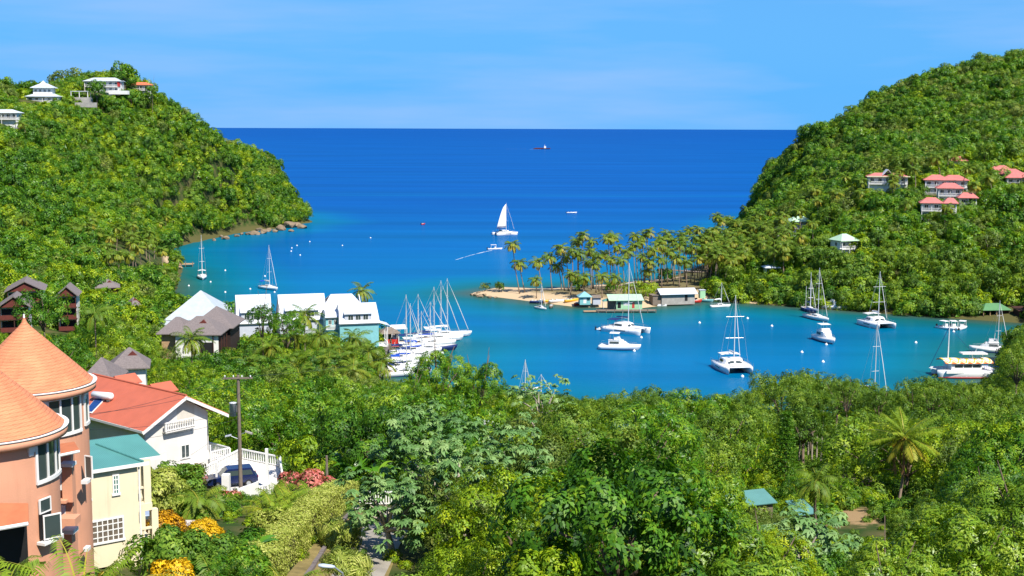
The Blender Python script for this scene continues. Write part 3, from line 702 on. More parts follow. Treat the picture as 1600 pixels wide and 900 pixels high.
# ------------------------------------------------------------ trees placed from the photograph: kind, crown centre px, distance, crown radius px, label
HERO = [
 ('mango', 685, 598, 166, 58, 'domed waterside mango tree of bright green leaves below the marina masts'),
 ('mango', 748, 612, 172, 46, 'lower broad mango tree joined to the domed mango by the water'),
 ('mango', 640, 625, 160, 34, 'small mango tree at the foot of the domed waterside mango'),
 ('mango', 432, 690, 132, 68, 'wide domed mango tree behind the parked blue car and utility pole'),
 ('mango', 545, 660, 140, 50, 'round mango tree between the wide domed mango and the pale leaved tree'),
 ('mango', 1010, 715, 98, 92, 'largest mango tree, dark glossy crown in the middle of the slope'),
 ('mango', 1090, 800, 86, 75, 'dark green mango tree in front of the small turquoise roofs'),
 ('mango', 1090, 665, 150, 60, 'rounded mango tree behind the largest mango tree'),
 ('lime', 925, 850, 62, 85, 'bright yellow green vine mound at the bottom middle of the slope'),
 ('lime', 1030, 885, 58, 80, 'yellow leaved vine tangle beside the bright vine mound'),
 ('broad', 820, 800, 76, 70, 'shaded deep green tree under the pale leaved trumpet tree'),
 ('olive', 850, 690, 108, 70, 'feathery olive tree dotted with cream pods behind the pale leaved tree'),
 ('laurel', 1500, 900, 56, 115, 'large leaved light green corner tree in front of the coconut palm'),
 ('laurel', 1390, 925, 52, 75, 'light green leafy tree in front of the bare earth patch'),
 ('laurel', 1600, 835, 62, 90, 'light green leafy tree at the edge beside the large leaved corner tree'),
 ('lime', 1200, 890, 56, 70, 'yellow green bushy tree below the small turquoise roofs and bare patch'),
 ('broad', 1540, 775, 96, 75, 'deep green tree beside the lone coconut palm on its seaward slope'),
 ('mangrove', 1140, 690, 128, 60, 'pale branched olive tree above the small turquoise roofs'),
 ('broad', 410, 497, 262, 25, 'slender light green tree in front of the left white marina house'),
 ('broad', 448, 512, 265, 30, 'bushy dark tree in front of the two pale marina houses'),
 ('broad', 70, 492, 250, 42, 'tall leafy tree in front of the brown timber apartments'),
 ('broad', 195, 118, 690, 20, 'dark tree on the ridge between the white and orange roofed villas'),
 ('olive', 105, 128, 700, 24, 'sprawling pale tree on the ridge behind the white villa'),
 ('olive', 130, 130, 705, 20, 'rounded ridge tree behind the open white pavilion'),
 ('lime', 99, 145, 655, 9, 'small bright yellow tree beside the white ridge villa'),
 ('broad', 150, 140, 660, 14, 'dark tree in front of the upper white ridge villa'),
 ('broad', 237, 142, 690, 10, 'wind bent tree at the end of the ridge beyond the orange roof'),
]
rt = random.Random(5)
ALLT = []         # x, y, z, kind, R, hz scale, D, hero label
for (k, px, py, D, pr, lab) in HERO:
    c = P(px, py, D); R = pr * D / F; z = G(c.x, c.y)
    ALLT.append((c.x, c.y, z, k, R, c.z - z, D, lab)); keep(c.x, c.y, R * 0.75)
def rand_kind(x, y, D, rng):
    s = sdf([(x, y)])[0]
    if D > 380 and x > 40: return rng.choice(['mangrove'] * 6 + ['broad']) if s < 34 and y < 470 else rng.choice(['broad', 'broad', 'olive', 'mango', 'mangrove', 'olive'])
    if D > 380: return rng.choice(['broad', 'broad', 'mango', 'olive', 'lime', 'broad'])
    if D > 165 and x > 0: return 'mangrove'
    if x > 0: return rng.choice(['mango', 'lime', 'laurel', 'mangrove', 'broad', 'olive', 'lime'])
    return rng.choice(['mango', 'broad', 'olive', 'laurel', 'broad', 'lime'])
cells = {}
def spaced(x, y, r):
    c = (int(x // 6), int(y // 6))
    for i in range(-1, 2):
        for j in range(-1, 2):
            for (a, b_) in cells.get((c[0] + i, c[1] + j), ()):
                if (a - x) ** 2 + (b_ - y) ** 2 < r * r: return False
    cells.setdefault(c, []).append((x, y)); return True
cand = []
for D0, D1, n in ((52, 300, 5200), (300, 470, 5200), (470, 900, 26000)):
    for _ in range(n):
        y = math.sqrt(rt.uniform(D0 ** 2, D1 ** 2)); x = rt.uniform(-.47, .47) * y; cand.append((x, y))
cand = np.array(cand); cz = gz(cand); cs = sdf(cand)
for (x, y), z, s in zip(cand, cz, cs):
    mgv = y > 378 and x > 60 and y < 480
    if 64 < x < 118 and 488 < y < 640 and rt.random() < .75: continue
    if s < (.3 if mgv else 1.5) or (y > 380 and 0 < s < 40 and x < 66 and x > -20 and y < 515): continue
    D = y; sp = 5.0 if D < 300 else 4.7
    if any((x - a) ** 2 + (y - b_) ** 2 < (r + 1.5) ** 2 for a, b_, r in KEEP): continue
    k = rand_kind(x, y, D, rt)
    R0 = KIND[k][2]['R']; f = rt.uniform(.62, 1.05) * .92 if D < 300 else rt.choice((rt.uniform(.5, .9), rt.uniform(.7, 1.15)))
    if mgv and s < 9: k = 'mangrove'; R0 = KIND[k][2]['R']; f = rt.uniform(.6, .95)
    if 212 < D < 300 and x > -22:                 # the waterside fringe grows up to the skyline of the photograph
        px = proj((x, y, z))[0]; ztop = P(px, np.interp(px, SKX, SKYY) + rt.uniform(2, 22), y).z; hw = (ztop - z) / f
        if 4.5 < ztop - z < 17:
            R = min(R0 * f, (ztop - z) * .42); hz = ztop - z - R * .9
            if not blocked(x, y, z, R * .9, hz - .3, D) and spaced(x, y, sp): ALLT.append((x, y, z, k, R, hz, D, None)); continue
    ok = False
    for f2 in (f, f * .75, f * .55, f * .4):
        R = R0 * f2; hz = KIND[k][3] * f2 * rt.uniform(.9, 1.15) * (.52 if mgv and s < 5 else 1)
        if not blocked(x, y, z, R, hz, D): ok = True; break
    if not ok or R < 1.2: continue
    if not spaced(x, y, sp if f2 == f else sp * .7): continue
    ALLT.append((x, y, z, k, R, hz, D, None))
# how much of each tree shows: front to back over a coarse picture
mask = np.zeros((113, 200), bool)
vis = {}
for (x0, y0, x1, y1, d) in [(0, 545, 135, 900, 50), (135, 690, 230, 900, 66), (135, 610, 335, 740, 122)]: mask[y0 // 8:y1 // 8, x0 // 8:x1 // 8] = True
for i in sorted(range(len(ALLT)), key=lambda i: ALLT[i][6]):
    x, y, z, k, R, hz, D, lab = ALLT[i]
    px, py = proj((x, y, z + hz)); pr = F * R / D
    if px < -pr or px > 1600 + pr or py > 900 + pr or py < -pr: vis[i] = 0; continue
    yy, xx = np.mgrid[max(0, int((py - pr) // 8)):min(113, int((py + pr) // 8) + 1), max(0, int((px - pr) // 8)):min(200, int((px + pr) // 8) + 1)]
    if yy.size == 0: vis[i] = 0; continue
    inn = ((xx * 8 + 4 - px) ** 2 + (yy * 8 + 4 - py) ** 2) < (pr * .95 + 3) ** 2
    new = inn & ~mask[yy, xx]; vis[i] = int(new.sum()); mask[yy[inn], xx[inn]] = True
hero_i = [i for i in range(len(ALLT)) if ALLT[i][7]]
rest = [i for i in range(len(ALLT)) if not ALLT[i][7]]
rest.sort(key=lambda i: -vis[i])
single = set(hero_i) | set(i for i in rest[:300 - len(hero_i) - 6] if vis[i] > 1)
TREES = []
LMKEY = lambda D: 'near' if D < 112 else ('mid' if D < 300 else 'far')
forest = {'a': [], 'b': []}
for i, (x, y, z, k, R, hz, D, lab) in enumerate(ALLT):
    lod = 'near' if lab and D < 185 else LMKEY(D); var = rt.randrange(2 if lod != 'far' else 3)
    if i in single:
        s = R / KIND[k][2]['R']; sz = hz / KIND[k][3]
        if not lab:
            px, py = proj((x, y, z + hz))
        grp = None if ALLT[i][7] else KIND[k][4] + 's on the ' + ('slope below the camera' if D < 300 else 'far hills')
        TREES.append(add_tree(k, lod, var, (x, y, z), rt.uniform(0, 6.28), (s * rt.uniform(.92, 1.08), s * rt.uniform(.92, 1.08), sz), lab or 'tree', grp))
        if not lab: NAMEQ.append((TREES[-1], KIND[k][4], px, py, hz + R * .8))
    else:
        forest['a' if D < 300 else 'b'].append((x, y, z + hz, k, R / KIND[k][2]['R'], rt.uniform(0, 6.28)))
print('trees', len(ALLT), 'single', len(single), 'woods', len(forest['a']), len(forest['b']))

def scatter(name, pts, kinds_objs, kind_idx, scl, rot, label, cat):
    """one object: a cloud of points with crowns set on them by geometry nodes"""
    me = bpy.data.meshes.new(name); me.from_pydata([tuple(p) for p in pts], [], [])
    a = me.attributes.new('pick', 'INT', 'POINT'); a.data.foreach_set('value', np.array(kind_idx, np.int32))
    a = me.attributes.new('size', 'FLOAT', 'POINT'); a.data.foreach_set('value', np.array(scl, np.float32))
    a = me.attributes.new('turn', 'FLOAT', 'POINT'); a.data.foreach_set('value', np.array(rot, np.float32))
    ob = place(name, me); tag(ob, label, cat, kind='stuff')
    ng = bpy.data.node_groups.new(name, 'GeometryNodeTree')
    ng.interface.new_socket('Geometry', in_out='INPUT', socket_type='NodeSocketGeometry')
    ng.interface.new_socket('Geometry', in_out='OUTPUT', socket_type='NodeSocketGeometry')
    N, L = ng.nodes.new, ng.links.new
    gi, go = N('NodeGroupInput'), N('NodeGroupOutput')
    iop = N('GeometryNodeInstanceOnPoints'); iop.inputs['Pick Instance'].default_value = True
    jn = N('GeometryNodeJoinGeometry')
    for o in reversed(kinds_objs):
        oi = N('GeometryNodeObjectInfo'); oi.inputs['Object'].default_value = o; oi.inputs['As Instance'].default_value = True; oi.transform_space = 'ORIGINAL'
        L(oi.outputs['Geometry'], jn.inputs[0])
    def attr(nm, ty):
        n = N('GeometryNodeInputNamedAttribute'); n.data_type = ty; n.inputs[0].default_value = nm
        return [s for s in n.outputs if s.enabled and s.name == 'Attribute'][0]
    L(gi.outputs[0], iop.inputs['Points']); L(jn.outputs[0], iop.inputs['Instance'])
    L(attr('pick', 'INT'), iop.inputs['Instance Index'])
    cx = N('ShaderNodeCombineXYZ'); L(attr('turn', 'FLOAT'), cx.inputs[2]); L(cx.outputs[0], iop.inputs['Rotation'])
    L(attr('size', 'FLOAT'), iop.inputs['Scale'])
    L(iop.outputs[0], go.inputs[0])
    mod = ob.modifiers.new('scatter', 'NODES'); mod.node_group = ng
    return ob
def crown_of(k, lod, var):              # the crown part of a tree that stands in the scene
    cm = PROTO.get((k, lod, var), (None,))[0]
    for t in TREES:
        for c in t.children:
            if c.data == cm and cm is not None: return c
    return None
for key, name, lod, lab in (('a', 'near_woodland', 'mid', 'dense green woodland filling the slope between the single trees'), ('b', 'hill_forest', 'far', 'dense tropical forest covering both headlands and the far shore')):
    pool = []; 
    for k in KIND:
        for v in range(2 if lod != 'far' else 3):
            o = crown_of(k, lod, v)
            if o is None and lod == 'far': o = None
            if o is not None: pool.append((k, o))
    objs = [o for _, o in pool]
    byk = {}
    for i, (k, o) in enumerate(pool): byk.setdefault(k, []).append(i)
    anyk = list(range(len(pool)))
    print(name, len(pool), {k: len(v) for k, v in byk.items()})
    pts, idx, scl, rot = [], [], [], []
    for (x, y, z, k, s, r) in forest[key]:
        pts.append((x, y, z)); idx.append(rt.choice(byk.get(k, anyk))); scl.append(s); rot.append(r)
    scatter(name, pts, objs, idx, scl, rot, lab, 'woodland')

# ------------------------------------------------------------ undergrowth
SHRUBS = []
for v, (px, py, D, sc, lm, lab) in enumerate([(250, 878, 60, .85, 'shrub', 'rounded green garden shrub below the orange croton bush'), (418, 862, 72, .62, 'broad', 'dark green garden shrub between the banana leaves and the areca palms'),
                                  (470, 715, 118, 1.2, 'lime', 'yellow green shrub beyond the corner of the parking terrace'), (850, 905, 50, .8, 'lime', 'small yellowish shrub at the bottom edge under the pale leaved tree')]):
    um, _, _ = crown('shrub', 900 + v, R=1.7, H=1.3, lobes=6, clus=9, per=26, leaf=(.32, .14), cr=.42, under=-.2, tint=(.45, .2, .25))
    c = P(px, py, D)
    o = place('garden_shrub', um, LM[lm], None, (c.x, c.y, max(G(c.x, c.y) + .5 * sc, c.z))); o.scale = (sc,) * 3
    tag(o, lab, 'shrub'); SHRUBS.append(o)
def cover(name, D0, D1, n, sp, sc, lab, weights):
    r = np.random.default_rng(int(D0) + 3)
    y = np.sqrt(r.uniform(D0 ** 2, D1 ** 2, n)); x = r.uniform(-.46, .46, n) * y
    p = np.c_[x, y]; s = sdf(p); z = gz(p)
    spit = (x > -20) & (x < 72) & (y > 400) & (y < 520)
    ok = (s > np.where(y > 380, np.where(x > 62, .8, 4), 2.0)) & ~spit
    seen = {}; pts, pk, sl, ro = [], [], [], []
    for i in np.nonzero(ok)[0]:
        c = (int(x[i] // sp), int(y[i] // sp))
        if c in seen: continue
        if any((x[i] - a) ** 2 + (y[i] - b_) ** 2 < (rr * .86) ** 2 for a, b_, rr in KEEP if rr > 2.5 and (a, b_) not in HK): continue
        q = sc * r.uniform(.6, 1.25) * (2.4 if D0 < 100 and s[i] < 14 and x[i] > -20 else 1)
        if blocked(x[i], y[i], z[i], 1.6 * q, .5, y[i]):
            if D0 > 100: continue
            q *= .35
        seen[c] = 1; pts.append((x[i], y[i], z[i] + .35 * q)); pk.append(int(r.choice(4, p=weights))); sl.append(q); ro.append(r.uniform(0, 6.28))
    scatter(name, pts, SHRUBS, pk, sl, ro, lab, 'undergrowth')
HK = {(round(a[0], 6), round(a[1], 6)) for a in ALLT if a[7]}
HK = {(a[0], a[1]) for a in ALLT if a[7]}
cover('undergrowth', 46, 300, 16000, 1.9, .8, 'tangled green undergrowth between the trees of the near slope', (.4, .3, .15, .15))
cover('hill_undergrowth', 300, 900, 36000, 2.9, 2.3, 'low green scrub under the forest of both headlands', (.3, .35, .1, .25))
# ------------------------------------------------------------ building helpers
class Fr:
    """a house: an Empty at its base, local x along the front wall, y inwards"""
    def __init__(s, name, label, cat, O, ang, group=None):
        s.O = Vector(O); s.a = ang; s.u = Vector((math.cos(ang), math.sin(ang), 0)); s.v = Vector((-math.sin(ang), math.cos(ang), 0))
        s.t = thing(name, label, cat, O, ang, group)
    def loc(s, p):
        d = Vector(p) - s.O; return Vector((d.dot(s.u), d.dot(s.v), d.z))
    def hit(s, px, py, y=0.0):               # a pixel on the plane local y = const
        d = ray(px, py); t = (s.v.dot(s.O) + y - s.v.dot(Vector((0, 0, CAM_Z)))) / s.v.dot(d)
        return s.loc(Vector((0, 0, CAM_Z)) + d * t)
    def hitx(s, px, py, x=0.0):
        d = ray(px, py); t = (s.u.dot(s.O) + x) / s.u.dot(d)
        return s.loc(Vector((0, 0, CAM_Z)) + d * t)
def window(par, face, a, z, w, h, off, nx=2, ny=1, fm=None, gm=None, fw=0.08, name='window', proud=0.06):
    """centre a along the wall, z; face 'f' (looks to -y), 'b' (+y), 'r' (+x), 'l' (-x)"""
    fm = fm or M['white']; gm = gm or M['glass']
    def pt(s, q, o):
        if face == 'f': return (a + s, off - o, z + q)
        if face == 'b': return (a + s, off + o, z + q)
        return (off + o, a + s, z + q) if face == 'r' else (off - o, a + s, z + q)
    mb = MB(); pn = MB()
    def bar(m_, s0, s1, q0, q1, o0, o1):
        c0, c1 = pt(s0, q0, o0), pt(s1, q1, o1)
        m_.box(min(c0[0], c1[0]), max(c0[0], c1[0]), min(c0[1], c1[1]), max(c0[1], c1[1]), min(c0[2], c1[2]), max(c0[2], c1[2]))
    bar(mb, -w / 2, w / 2, h / 2 - fw, h / 2, -.05, proud); bar(mb, -w / 2 - .05, w / 2 + .05, -h / 2 - fw * .4, -h / 2 + fw, -.05, proud + .03)
    for k in range(nx + 1):
        s = -w / 2 + fw / 2 + (w - fw) * k / nx; f2 = fw / 2 if k in (0, nx) else fw * .35
        bar(mb, s - f2, s + f2, -h / 2 + fw, h / 2 - fw, -.04, proud - .004)
    for k in range(1, ny):
        q = -h / 2 + h * k / ny; bar(mb, -w / 2 + fw, w / 2 - fw, q - fw * .3, q + fw * .3, -.04, proud - .01)
    bar(pn, -w / 2 + .02, w / 2 - .02, -h / 2 + .02, h / 2 - .02, -.045, proud - .035)
    o = mb.build(name, fm, par); pn.build('pane', gm, o)
    return o
def railing(par, p0, p1, h=1.0, sp=0.22, mat_=None, name='railing', post=0.035, top=0.05):
    p0, p1 = Vector(p0), Vector(p1); d = (p1 - p0); L_ = Vector((d.x, d.y, 0)).length; n = max(2, int(L_ / sp)); mb = MB()
    t = Vector((d.x, d.y, 0)).normalized(); w = Vector((-t.y, t.x, 0))
    for q, th in ((h, top), (0.12, top * .7)):
        c = (p0 + p1) / 2 + Vector((0, 0, q)); mb.obox(c, d / 2, w * top * .8, (0, 0, th * .6))
    for k in range(n + 1):
        c = p0 + d * k / n; th = post * (2.0 if k in (0, n) else 1)
        mb.obox(c + Vector((0, 0, h / 2)), t * th * .5, w * th * .5, (0, 0, h / 2 - .02))
    return mb.build(name, mat_ or M['white'], par)
def hip_mb(mb, x0, x1, y0, y1, z0, z1, ins, th=0.14):
    ym = (y0 + y1) / 2; ins = min(ins, (x1 - x0) / 2 - .05)
    a, b_ = (x0 + ins, ym, z1), (x1 - ins, ym, z1)
    lo = [(x0, y0, z0), (x1, y0, z0), (x1, y1, z0), (x0, y1, z0)]
    v = lo + [a, b_] + [(p[0], p[1], p[2] - th) for p in lo]
    mb.add(v, [(0, 1, 5, 4), (1, 2, 5), (2, 3, 4, 5), (3, 0, 4), (0, 6, 7, 1), (1, 7, 8, 2), (2, 8, 9, 3), (3, 9, 6, 0), (6, 9, 8, 7)])
    return mb
def gable_mb(mb, x0, x1, y0, y1, z0, z1, axis='x', th=0.14):       # ridge along an axis
    if axis == 'x':
        ym = (y0 + y1) / 2
        mb.slab([(x0, y0, z0), (x1, y0, z0), (x1, ym, z1), (x0, ym, z1)], th); mb.slab([(x0, ym + .002, z1), (x1, ym + .002, z1), (x1, y1, z0), (x0, y1, z0)], th)
    else:
        xm = (x0 + x1) / 2
        mb.slab([(x0, y0, z0), (xm, y0, z1), (xm, y1, z1), (x0, y1, z0)], th); mb.slab([(xm + .002, y0, z1), (x1, y0, z0), (x1, y1, z0), (xm + .002, y1, z1)], th)
    return mb
def B(x0, x1, y0, y1, z0, z1): return MB().box(x0, x1, y0, y1, z0, z1)

# ------------------------------------------------------------ orange tower house
def tile_mat():
    m, nt, b = new_mat('orange_shingle_roof'); N, L = nt.nodes.new, nt.links.new
    uv = N("ShaderNodeUVMap"); br = N("ShaderNodeTexBrick"); br.inputs['Scale'].default_value = 1.0
    br.inputs['Brick Width'].default_value = .34; br.inputs['Row Height'].default_value = .17; br.inputs['Mortar Size'].default_value = .012; br.inputs['Bias'].default_value = 0
    br.inputs['Color1'].default_value = (0.63, 0.235, 0.108, 1); br.inputs['Color2'].default_value = (0.60, 0.215, 0.097, 1); br.inputs['Mortar'].default_value = (0.45, 0.145, 0.062, 1)
    L(uv.outputs[0], br.inputs['Vector'])
    tc = N("ShaderNodeTexCoord"); n = N("ShaderNodeTexNoise"); n.inputs['Scale'].default_value = 1.3; n.inputs['Detail'].default_value = 6; L(tc.outputs['Object'], n.inputs[0])
    mr = N("ShaderNodeMapRange"); mr.inputs[1].default_value = .3; mr.inputs[2].default_value = .7; mr.inputs[3].default_value = .84; mr.inputs[4].default_value = 1.12; L(n.outputs[0], mr.inputs[0])
    mx = N("ShaderNodeMix"); mx.data_type = 'RGBA'; mx.blend_type = 'MULTIPLY'; mx.inputs[0].default_value = 1; L(br.outputs[0], mx.inputs[6]); L(mr.outputs[0], mx.inputs[7])
    L(mx.outputs[2], b.inputs['Base Color']); b.inputs['Roughness'].default_value = .75
    bp = N("ShaderNodeBump"); bp.inputs['Strength'].default_value = .5; bp.inputs['Distance'].default_value = .02; bp.invert = True; L(br.outputs['Fac'], bp.inputs['Height']); L(bp.outputs[0], b.inputs['Normal'])
    return m
M['tile'] = tile_mat()
def cone_roof(par, c, R, z0, h, name='cone_roof', segs=14):
    """faceted cone of shingles with a flared tip, UVs in metres"""
    prof = [(R, z0), (R * .66, z0 + h * .34), (R * .33, z0 + h * .66), (R * .10, z0 + h * .885), (R * .045, z0 + h * .955), (0.03, z0 + h * 1.04)]
    n = segs * 3; V = []; Fc = []; UV = []
    for i in range(len(prof) - 1):
        (r0, a), (r1, b_) = prof[i], prof[i + 1]
        for k in range(n):
            def pt(r, z, k):
                q = 2 * math.pi * k / n; f = 1 - (0.012 if k % 3 else 0)
                return (c[0] + r * f * math.cos(q), c[1] + r * f * math.sin(q), z)
            s0, s1 = (R - r0) * 1.45, (R - r1) * 1.45; sc = R * 2 * math.pi / n; base = len(V)
            V += [pt(r0, a, k), pt(r0, a, k + 1), pt(r1, b_, k + 1), pt(r1, b_, k)]; Fc.append((base, base + 1, base + 2, base + 3))
            UV += [(k * sc * r0 / R, s0), ((k + 1) * sc * r0 / R, s0), ((k + 1) * sc * r1 / R, s1), (k * sc * r1 / R, s1)]
    me = bpy.data.meshes.new(name); me.from_pydata(V, [], Fc)
    uv = me.uv_layers.new(name='UVMap'); uv.data.foreach_set('uv', [q for p in UV for q in p])
    return place(name, me, M['tile'], par)
tw = thing('orange_tower_house', 'salmon house with twin round towers under orange shingled cone roofs', 'house', (-24, 48, 39.5))
TO = Vector((-24, 48, 39.5))
def arcbox(mb, c, r0, r1, a0, a1, z0, z1, n=6):
    rings = []
    for k in range(n + 1):
        q = a0 + (a1 - a0) * k / n; cs, sn = math.cos(q), math.sin(q)
        rings.append([(c[0] + r * cs, c[1] + r * sn, z) for r, z in ((r0, z0), (r1, z0), (r1, z1), (r0, z1))])
    return mb.loft(rings, True, True, True)
def tower(px_c, D, R, y_eave, name, apex_h):
    c = P(px_c, y_eave, D); L_ = c - TO; cx, cy, ze = L_.x, L_.y, L_.z
    face = math.atan2(-c.y, -c.x)                       # towards the camera
    body = MB().lathe((cx, cy, 0), [(R, -3), (R, ze - .05)], 48).build('tower_wall', M['salmon'], tw, True)
    arcs = MB().lathe((cx, cy, 0), [(R + .01, ze - .42), (R + .10, ze - .38), (R + .12, ze - .34), (R + .36, ze - .31), (R + .37, ze - .055), (R + .05, ze - .05)], 48).build('cornice', M['salmon'], tw, True)
    g = MB().lathe((cx, cy, 0), [(R + .12, ze - .05), (R + .39, ze - .045), (R + .42, ze + .035), (R + .38, ze + .035), (R + .33, ze + .0), (R + .1, ze - .01)], 48).build('gutter', M['concrete' if 0 else 'white'], tw, True)
    cone_roof(tw, (cx, cy), R + .27, ze + .03, apex_h)
    def cw(x0, x1, y0, y1, panes, name='curved_window'):
        pr = F / D; a = [face + math.asin(max(-.99, min(.99, (x - px_c) / (R * pr)))) for x in (x0, x1)]
        zc = [P(px_c, yy, D - R * .8).z - TO.z for yy in (y1, y0)]
        z0, z1 = zc; mb = MB(); arcbox(mb, (cx, cy), R - .02, R + .09, a[0], a[1], z0 - .06, z0 + .07, 8); arcbox(mb, (cx, cy), R - .02, R + .07, a[0], a[1], z1 - .07, z1, 8)
        for k in range(panes + 1):
            q = a[0] + (a[1] - a[0]) * k / panes; e = .035 / R * (1.2 if 0 < k < panes else 1.4)
            q = min(max(q, a[0] + e), a[1] - e); arcbox(mb, (cx, cy), R - .02, R + .065, q - e, q + e, z0 + .07, z1 - .07, 1)
        w = mb.build(name, M['white'], tw); pm = MB(); arcbox(pm, (cx, cy), R - .03, R + .02, a[0] + .01, a[1] - .01, z0 + .01, z1 - .01, 8); pm.build('pane', M['glass'], w)
        return a, z0, z1
    def bracket(x, y0, y1):
        pr = F / D; q = face + math.asin((x - px_c) / (R * pr)); z1 = ze - .3; z0 = z1 - (y1 - y0) / pr
        mb = MB(); e = .16 / R
        for k in range(3):
            s = k / 3; arcbox(mb, (cx, cy), R - .02, R + .06 + .05 * k, q - e * (.6 + .2 * k), q + e * (.6 + .2 * k), z0 + (z1 - z0) * s, z0 + (z1 - z0) * (s + 1 / 3) - .002, 1)
        mb.build('bracket', M['white'], tw)
    return (cx, cy, ze, face, cw, bracket)
f = tower(-25, 46.6, 2.58, 668, 'front', 2.75)
f[4](46, 87.5, 692, 766, 3); f[5](40, 690, 708)
bk = tower(42, 54.4, 2.48, 598, 'rear', 2.72)
bk[4](68, 119, 626, 684, 3); bk[4](124.5, 131.5, 616, 679, 1); bk[5](63, 620, 640); bk[5](124, 612, 632)
MB().tube([(bk[0], bk[1], bk[2] + 2.75), (bk[0], bk[1], bk[2] + 3.0)], [.05, .035], 6).build('finial', M['white'], tw)
# lower casement, swung open on the front tower
cx, cy, ze, fa, _, _ = f
q = fa + math.asin((56 + 25) / (2.58 * F / 46.6)); rd = Vector((math.cos(q), math.sin(q), 0)); tg_ = Vector((-math.sin(q), math.cos(q), 0))
zc = lambda y: P(56, y, 44.8).z - TO.z
cc = Vector((cx, cy, 0)) + rd * 2.6
def leaf_frame(par, c, t, n, w, z0, z1, name):
    mb = MB(); up = Vector((0, 0, 1)); fw = .05
    for s in (-1, 1): mb.obox(c + t * s * (w / 2 - fw / 2) + up * (z0 + z1) / 2, t * fw / 2, n * .03, up * (z1 - z0) / 2)
    for z in (z0 + fw / 2, z1 - fw / 2): mb.obox(c + up * z, t * (w / 2 - fw - .002), n * .028, up * fw / 2)
    o = mb.build(name, M['white'], par); MB().obox(c + up * (z0 + z1) / 2, t * (w / 2 - .02), n * .008, up * ((z1 - z0) / 2 - .02)).build('pane', M['glass'], o); return o
leaf_frame(tw, cc + rd * .05, tg_, rd, .62, zc(812), zc(789), 'fixed_window')
MB().obox(cc + rd * .03 + Vector((0, 0, (zc(812) + zc(852)) / 2)), tg_ * .3, rd * .03, (0, 0, (zc(812) - zc(852)) / 2)).build('window_opening', M['dark'], tw)
sd = (tg_ * .55 + rd * .84).normalized()
leaf_frame(tw, cc + rd * .30 + tg_ * .05, (tg_ * .85 + rd * .45).normalized(), (rd * .85 - tg_ * .45).normalized(), .68, zc(853), zc(814), 'casement')
MB().obox(cc + rd * .14 + Vector((0, 0, zc(857))), tg_ * .42, rd * .18, (0, 0, .05)).build('window_sill', M['white'], tw)
# small tiled awning at the left of the front tower, over a dark doorway
a0 = P(-30, 786, 43.9) - TO; a1 = P(44, 786, 44.3) - TO; e0 = P(-30, 828, 42.6) - TO; e1 = P(45, 815, 43.2) - TO
MB().slab([e0, e1, a1, a0], .08).build('awning_roof', M['tile'], tw)
MB().tube([e0 + Vector((0, -.05, -.06)), e1 + Vector((0, -.05, -.06))], .07, 8).build('awning_gutter', M['white'], tw)
dc = P(4, 868, 44.05) - TO
MB().obox((dc.x, dc.y + .2, dc.z), (.75, .1, 0), (0, .12, 0), (0, 0, 1.0)).build('doorway', M['dark'], tw)
# recessed bay between the towers: wall, tile hood, ledges, shutters
def pb(px0, px1, py0, py1, D, dep, mat_, name):
    a, b_ = P(px0, py1, D) - TO, P(px1, py0, D) - TO
    return B(a.x, b_.x, a.y, a.y + dep, a.z, b_.z).build(name, mat_, tw)
pb(80, 110, 700, 960, 50.6, .45, M['salmon'], 'bay_wall')
h0, h1 = P(86, 711, 49.0) - TO, P(124, 703, 49.8) - TO; k0, k1 = P(88, 694, 50.6) - TO, P(116, 690, 51.0) - TO
MB().slab([h0, h1, k1, k0], .07).build('hood_roof', M['tile'], tw)
MB().tube([h0 + Vector((0, -.04, -.05)), h1 + Vector((0, -.04, -.05))], .06, 8).build('hood_gutter', M['white'], tw)
pb(92, 95, 728, 766, 50.3, .2, M['white'], 'shutter'); pb(95.5, 101, 728, 766, 50.5, .08, M['dark'], 'bay_opening')
pb(93, 113, 725, 730, 50.0, .5, M['white'], 'ledge_hood'); pb(98, 112, 731, 785, 50.3, .28, M['salmon'], 'pilaster')
pb(91, 101, 790, 806, 50.5, .08, M['white'], 'balcony_window'); pb(90, 117, 811, 822, 49.4, .7, M['salmon'], 'balcony_ledge'); pb(90, 103, 783, 787, 50.0, .5, M['salmon'], 'balcony_rail')
pb(95, 115, 829, 835, 49.8, .6, M['white'], 'ledge_hood'); pb(99, 112, 836, 900, 50.3, .28, M['salmon'], 'pilaster'); pb(93, 99, 838, 880, 50.5, .08, M['dark'], 'bay_opening')
pb(87, 94, 838, 846, 48.6, .4, M['white'], 'sill_block')
lf = P(138, 716, 53.4) - TO
leaf_frame(tw, Vector((lf.x, lf.y, 0)), Vector((.9, -.43, 0)), Vector((.43, .9, 0)), .42, P(138, 748, 53.4).z - TO.z, P(138, 712, 53.4).z - TO.z, 'casement')
lf2 = P(134, 752, 53.2) - TO
MB().obox(lf2, (.14, 0, 0), (0, .2, 0), (0, 0, .07)).build('sill_block', M['white'], tw)
lf3 = P(136, 857, 53.2) - TO
MB().obox(lf3, (.10, 0, 0), (0, .2, 0), (0, 0, .08)).build('sill_block', M['white'], tw)

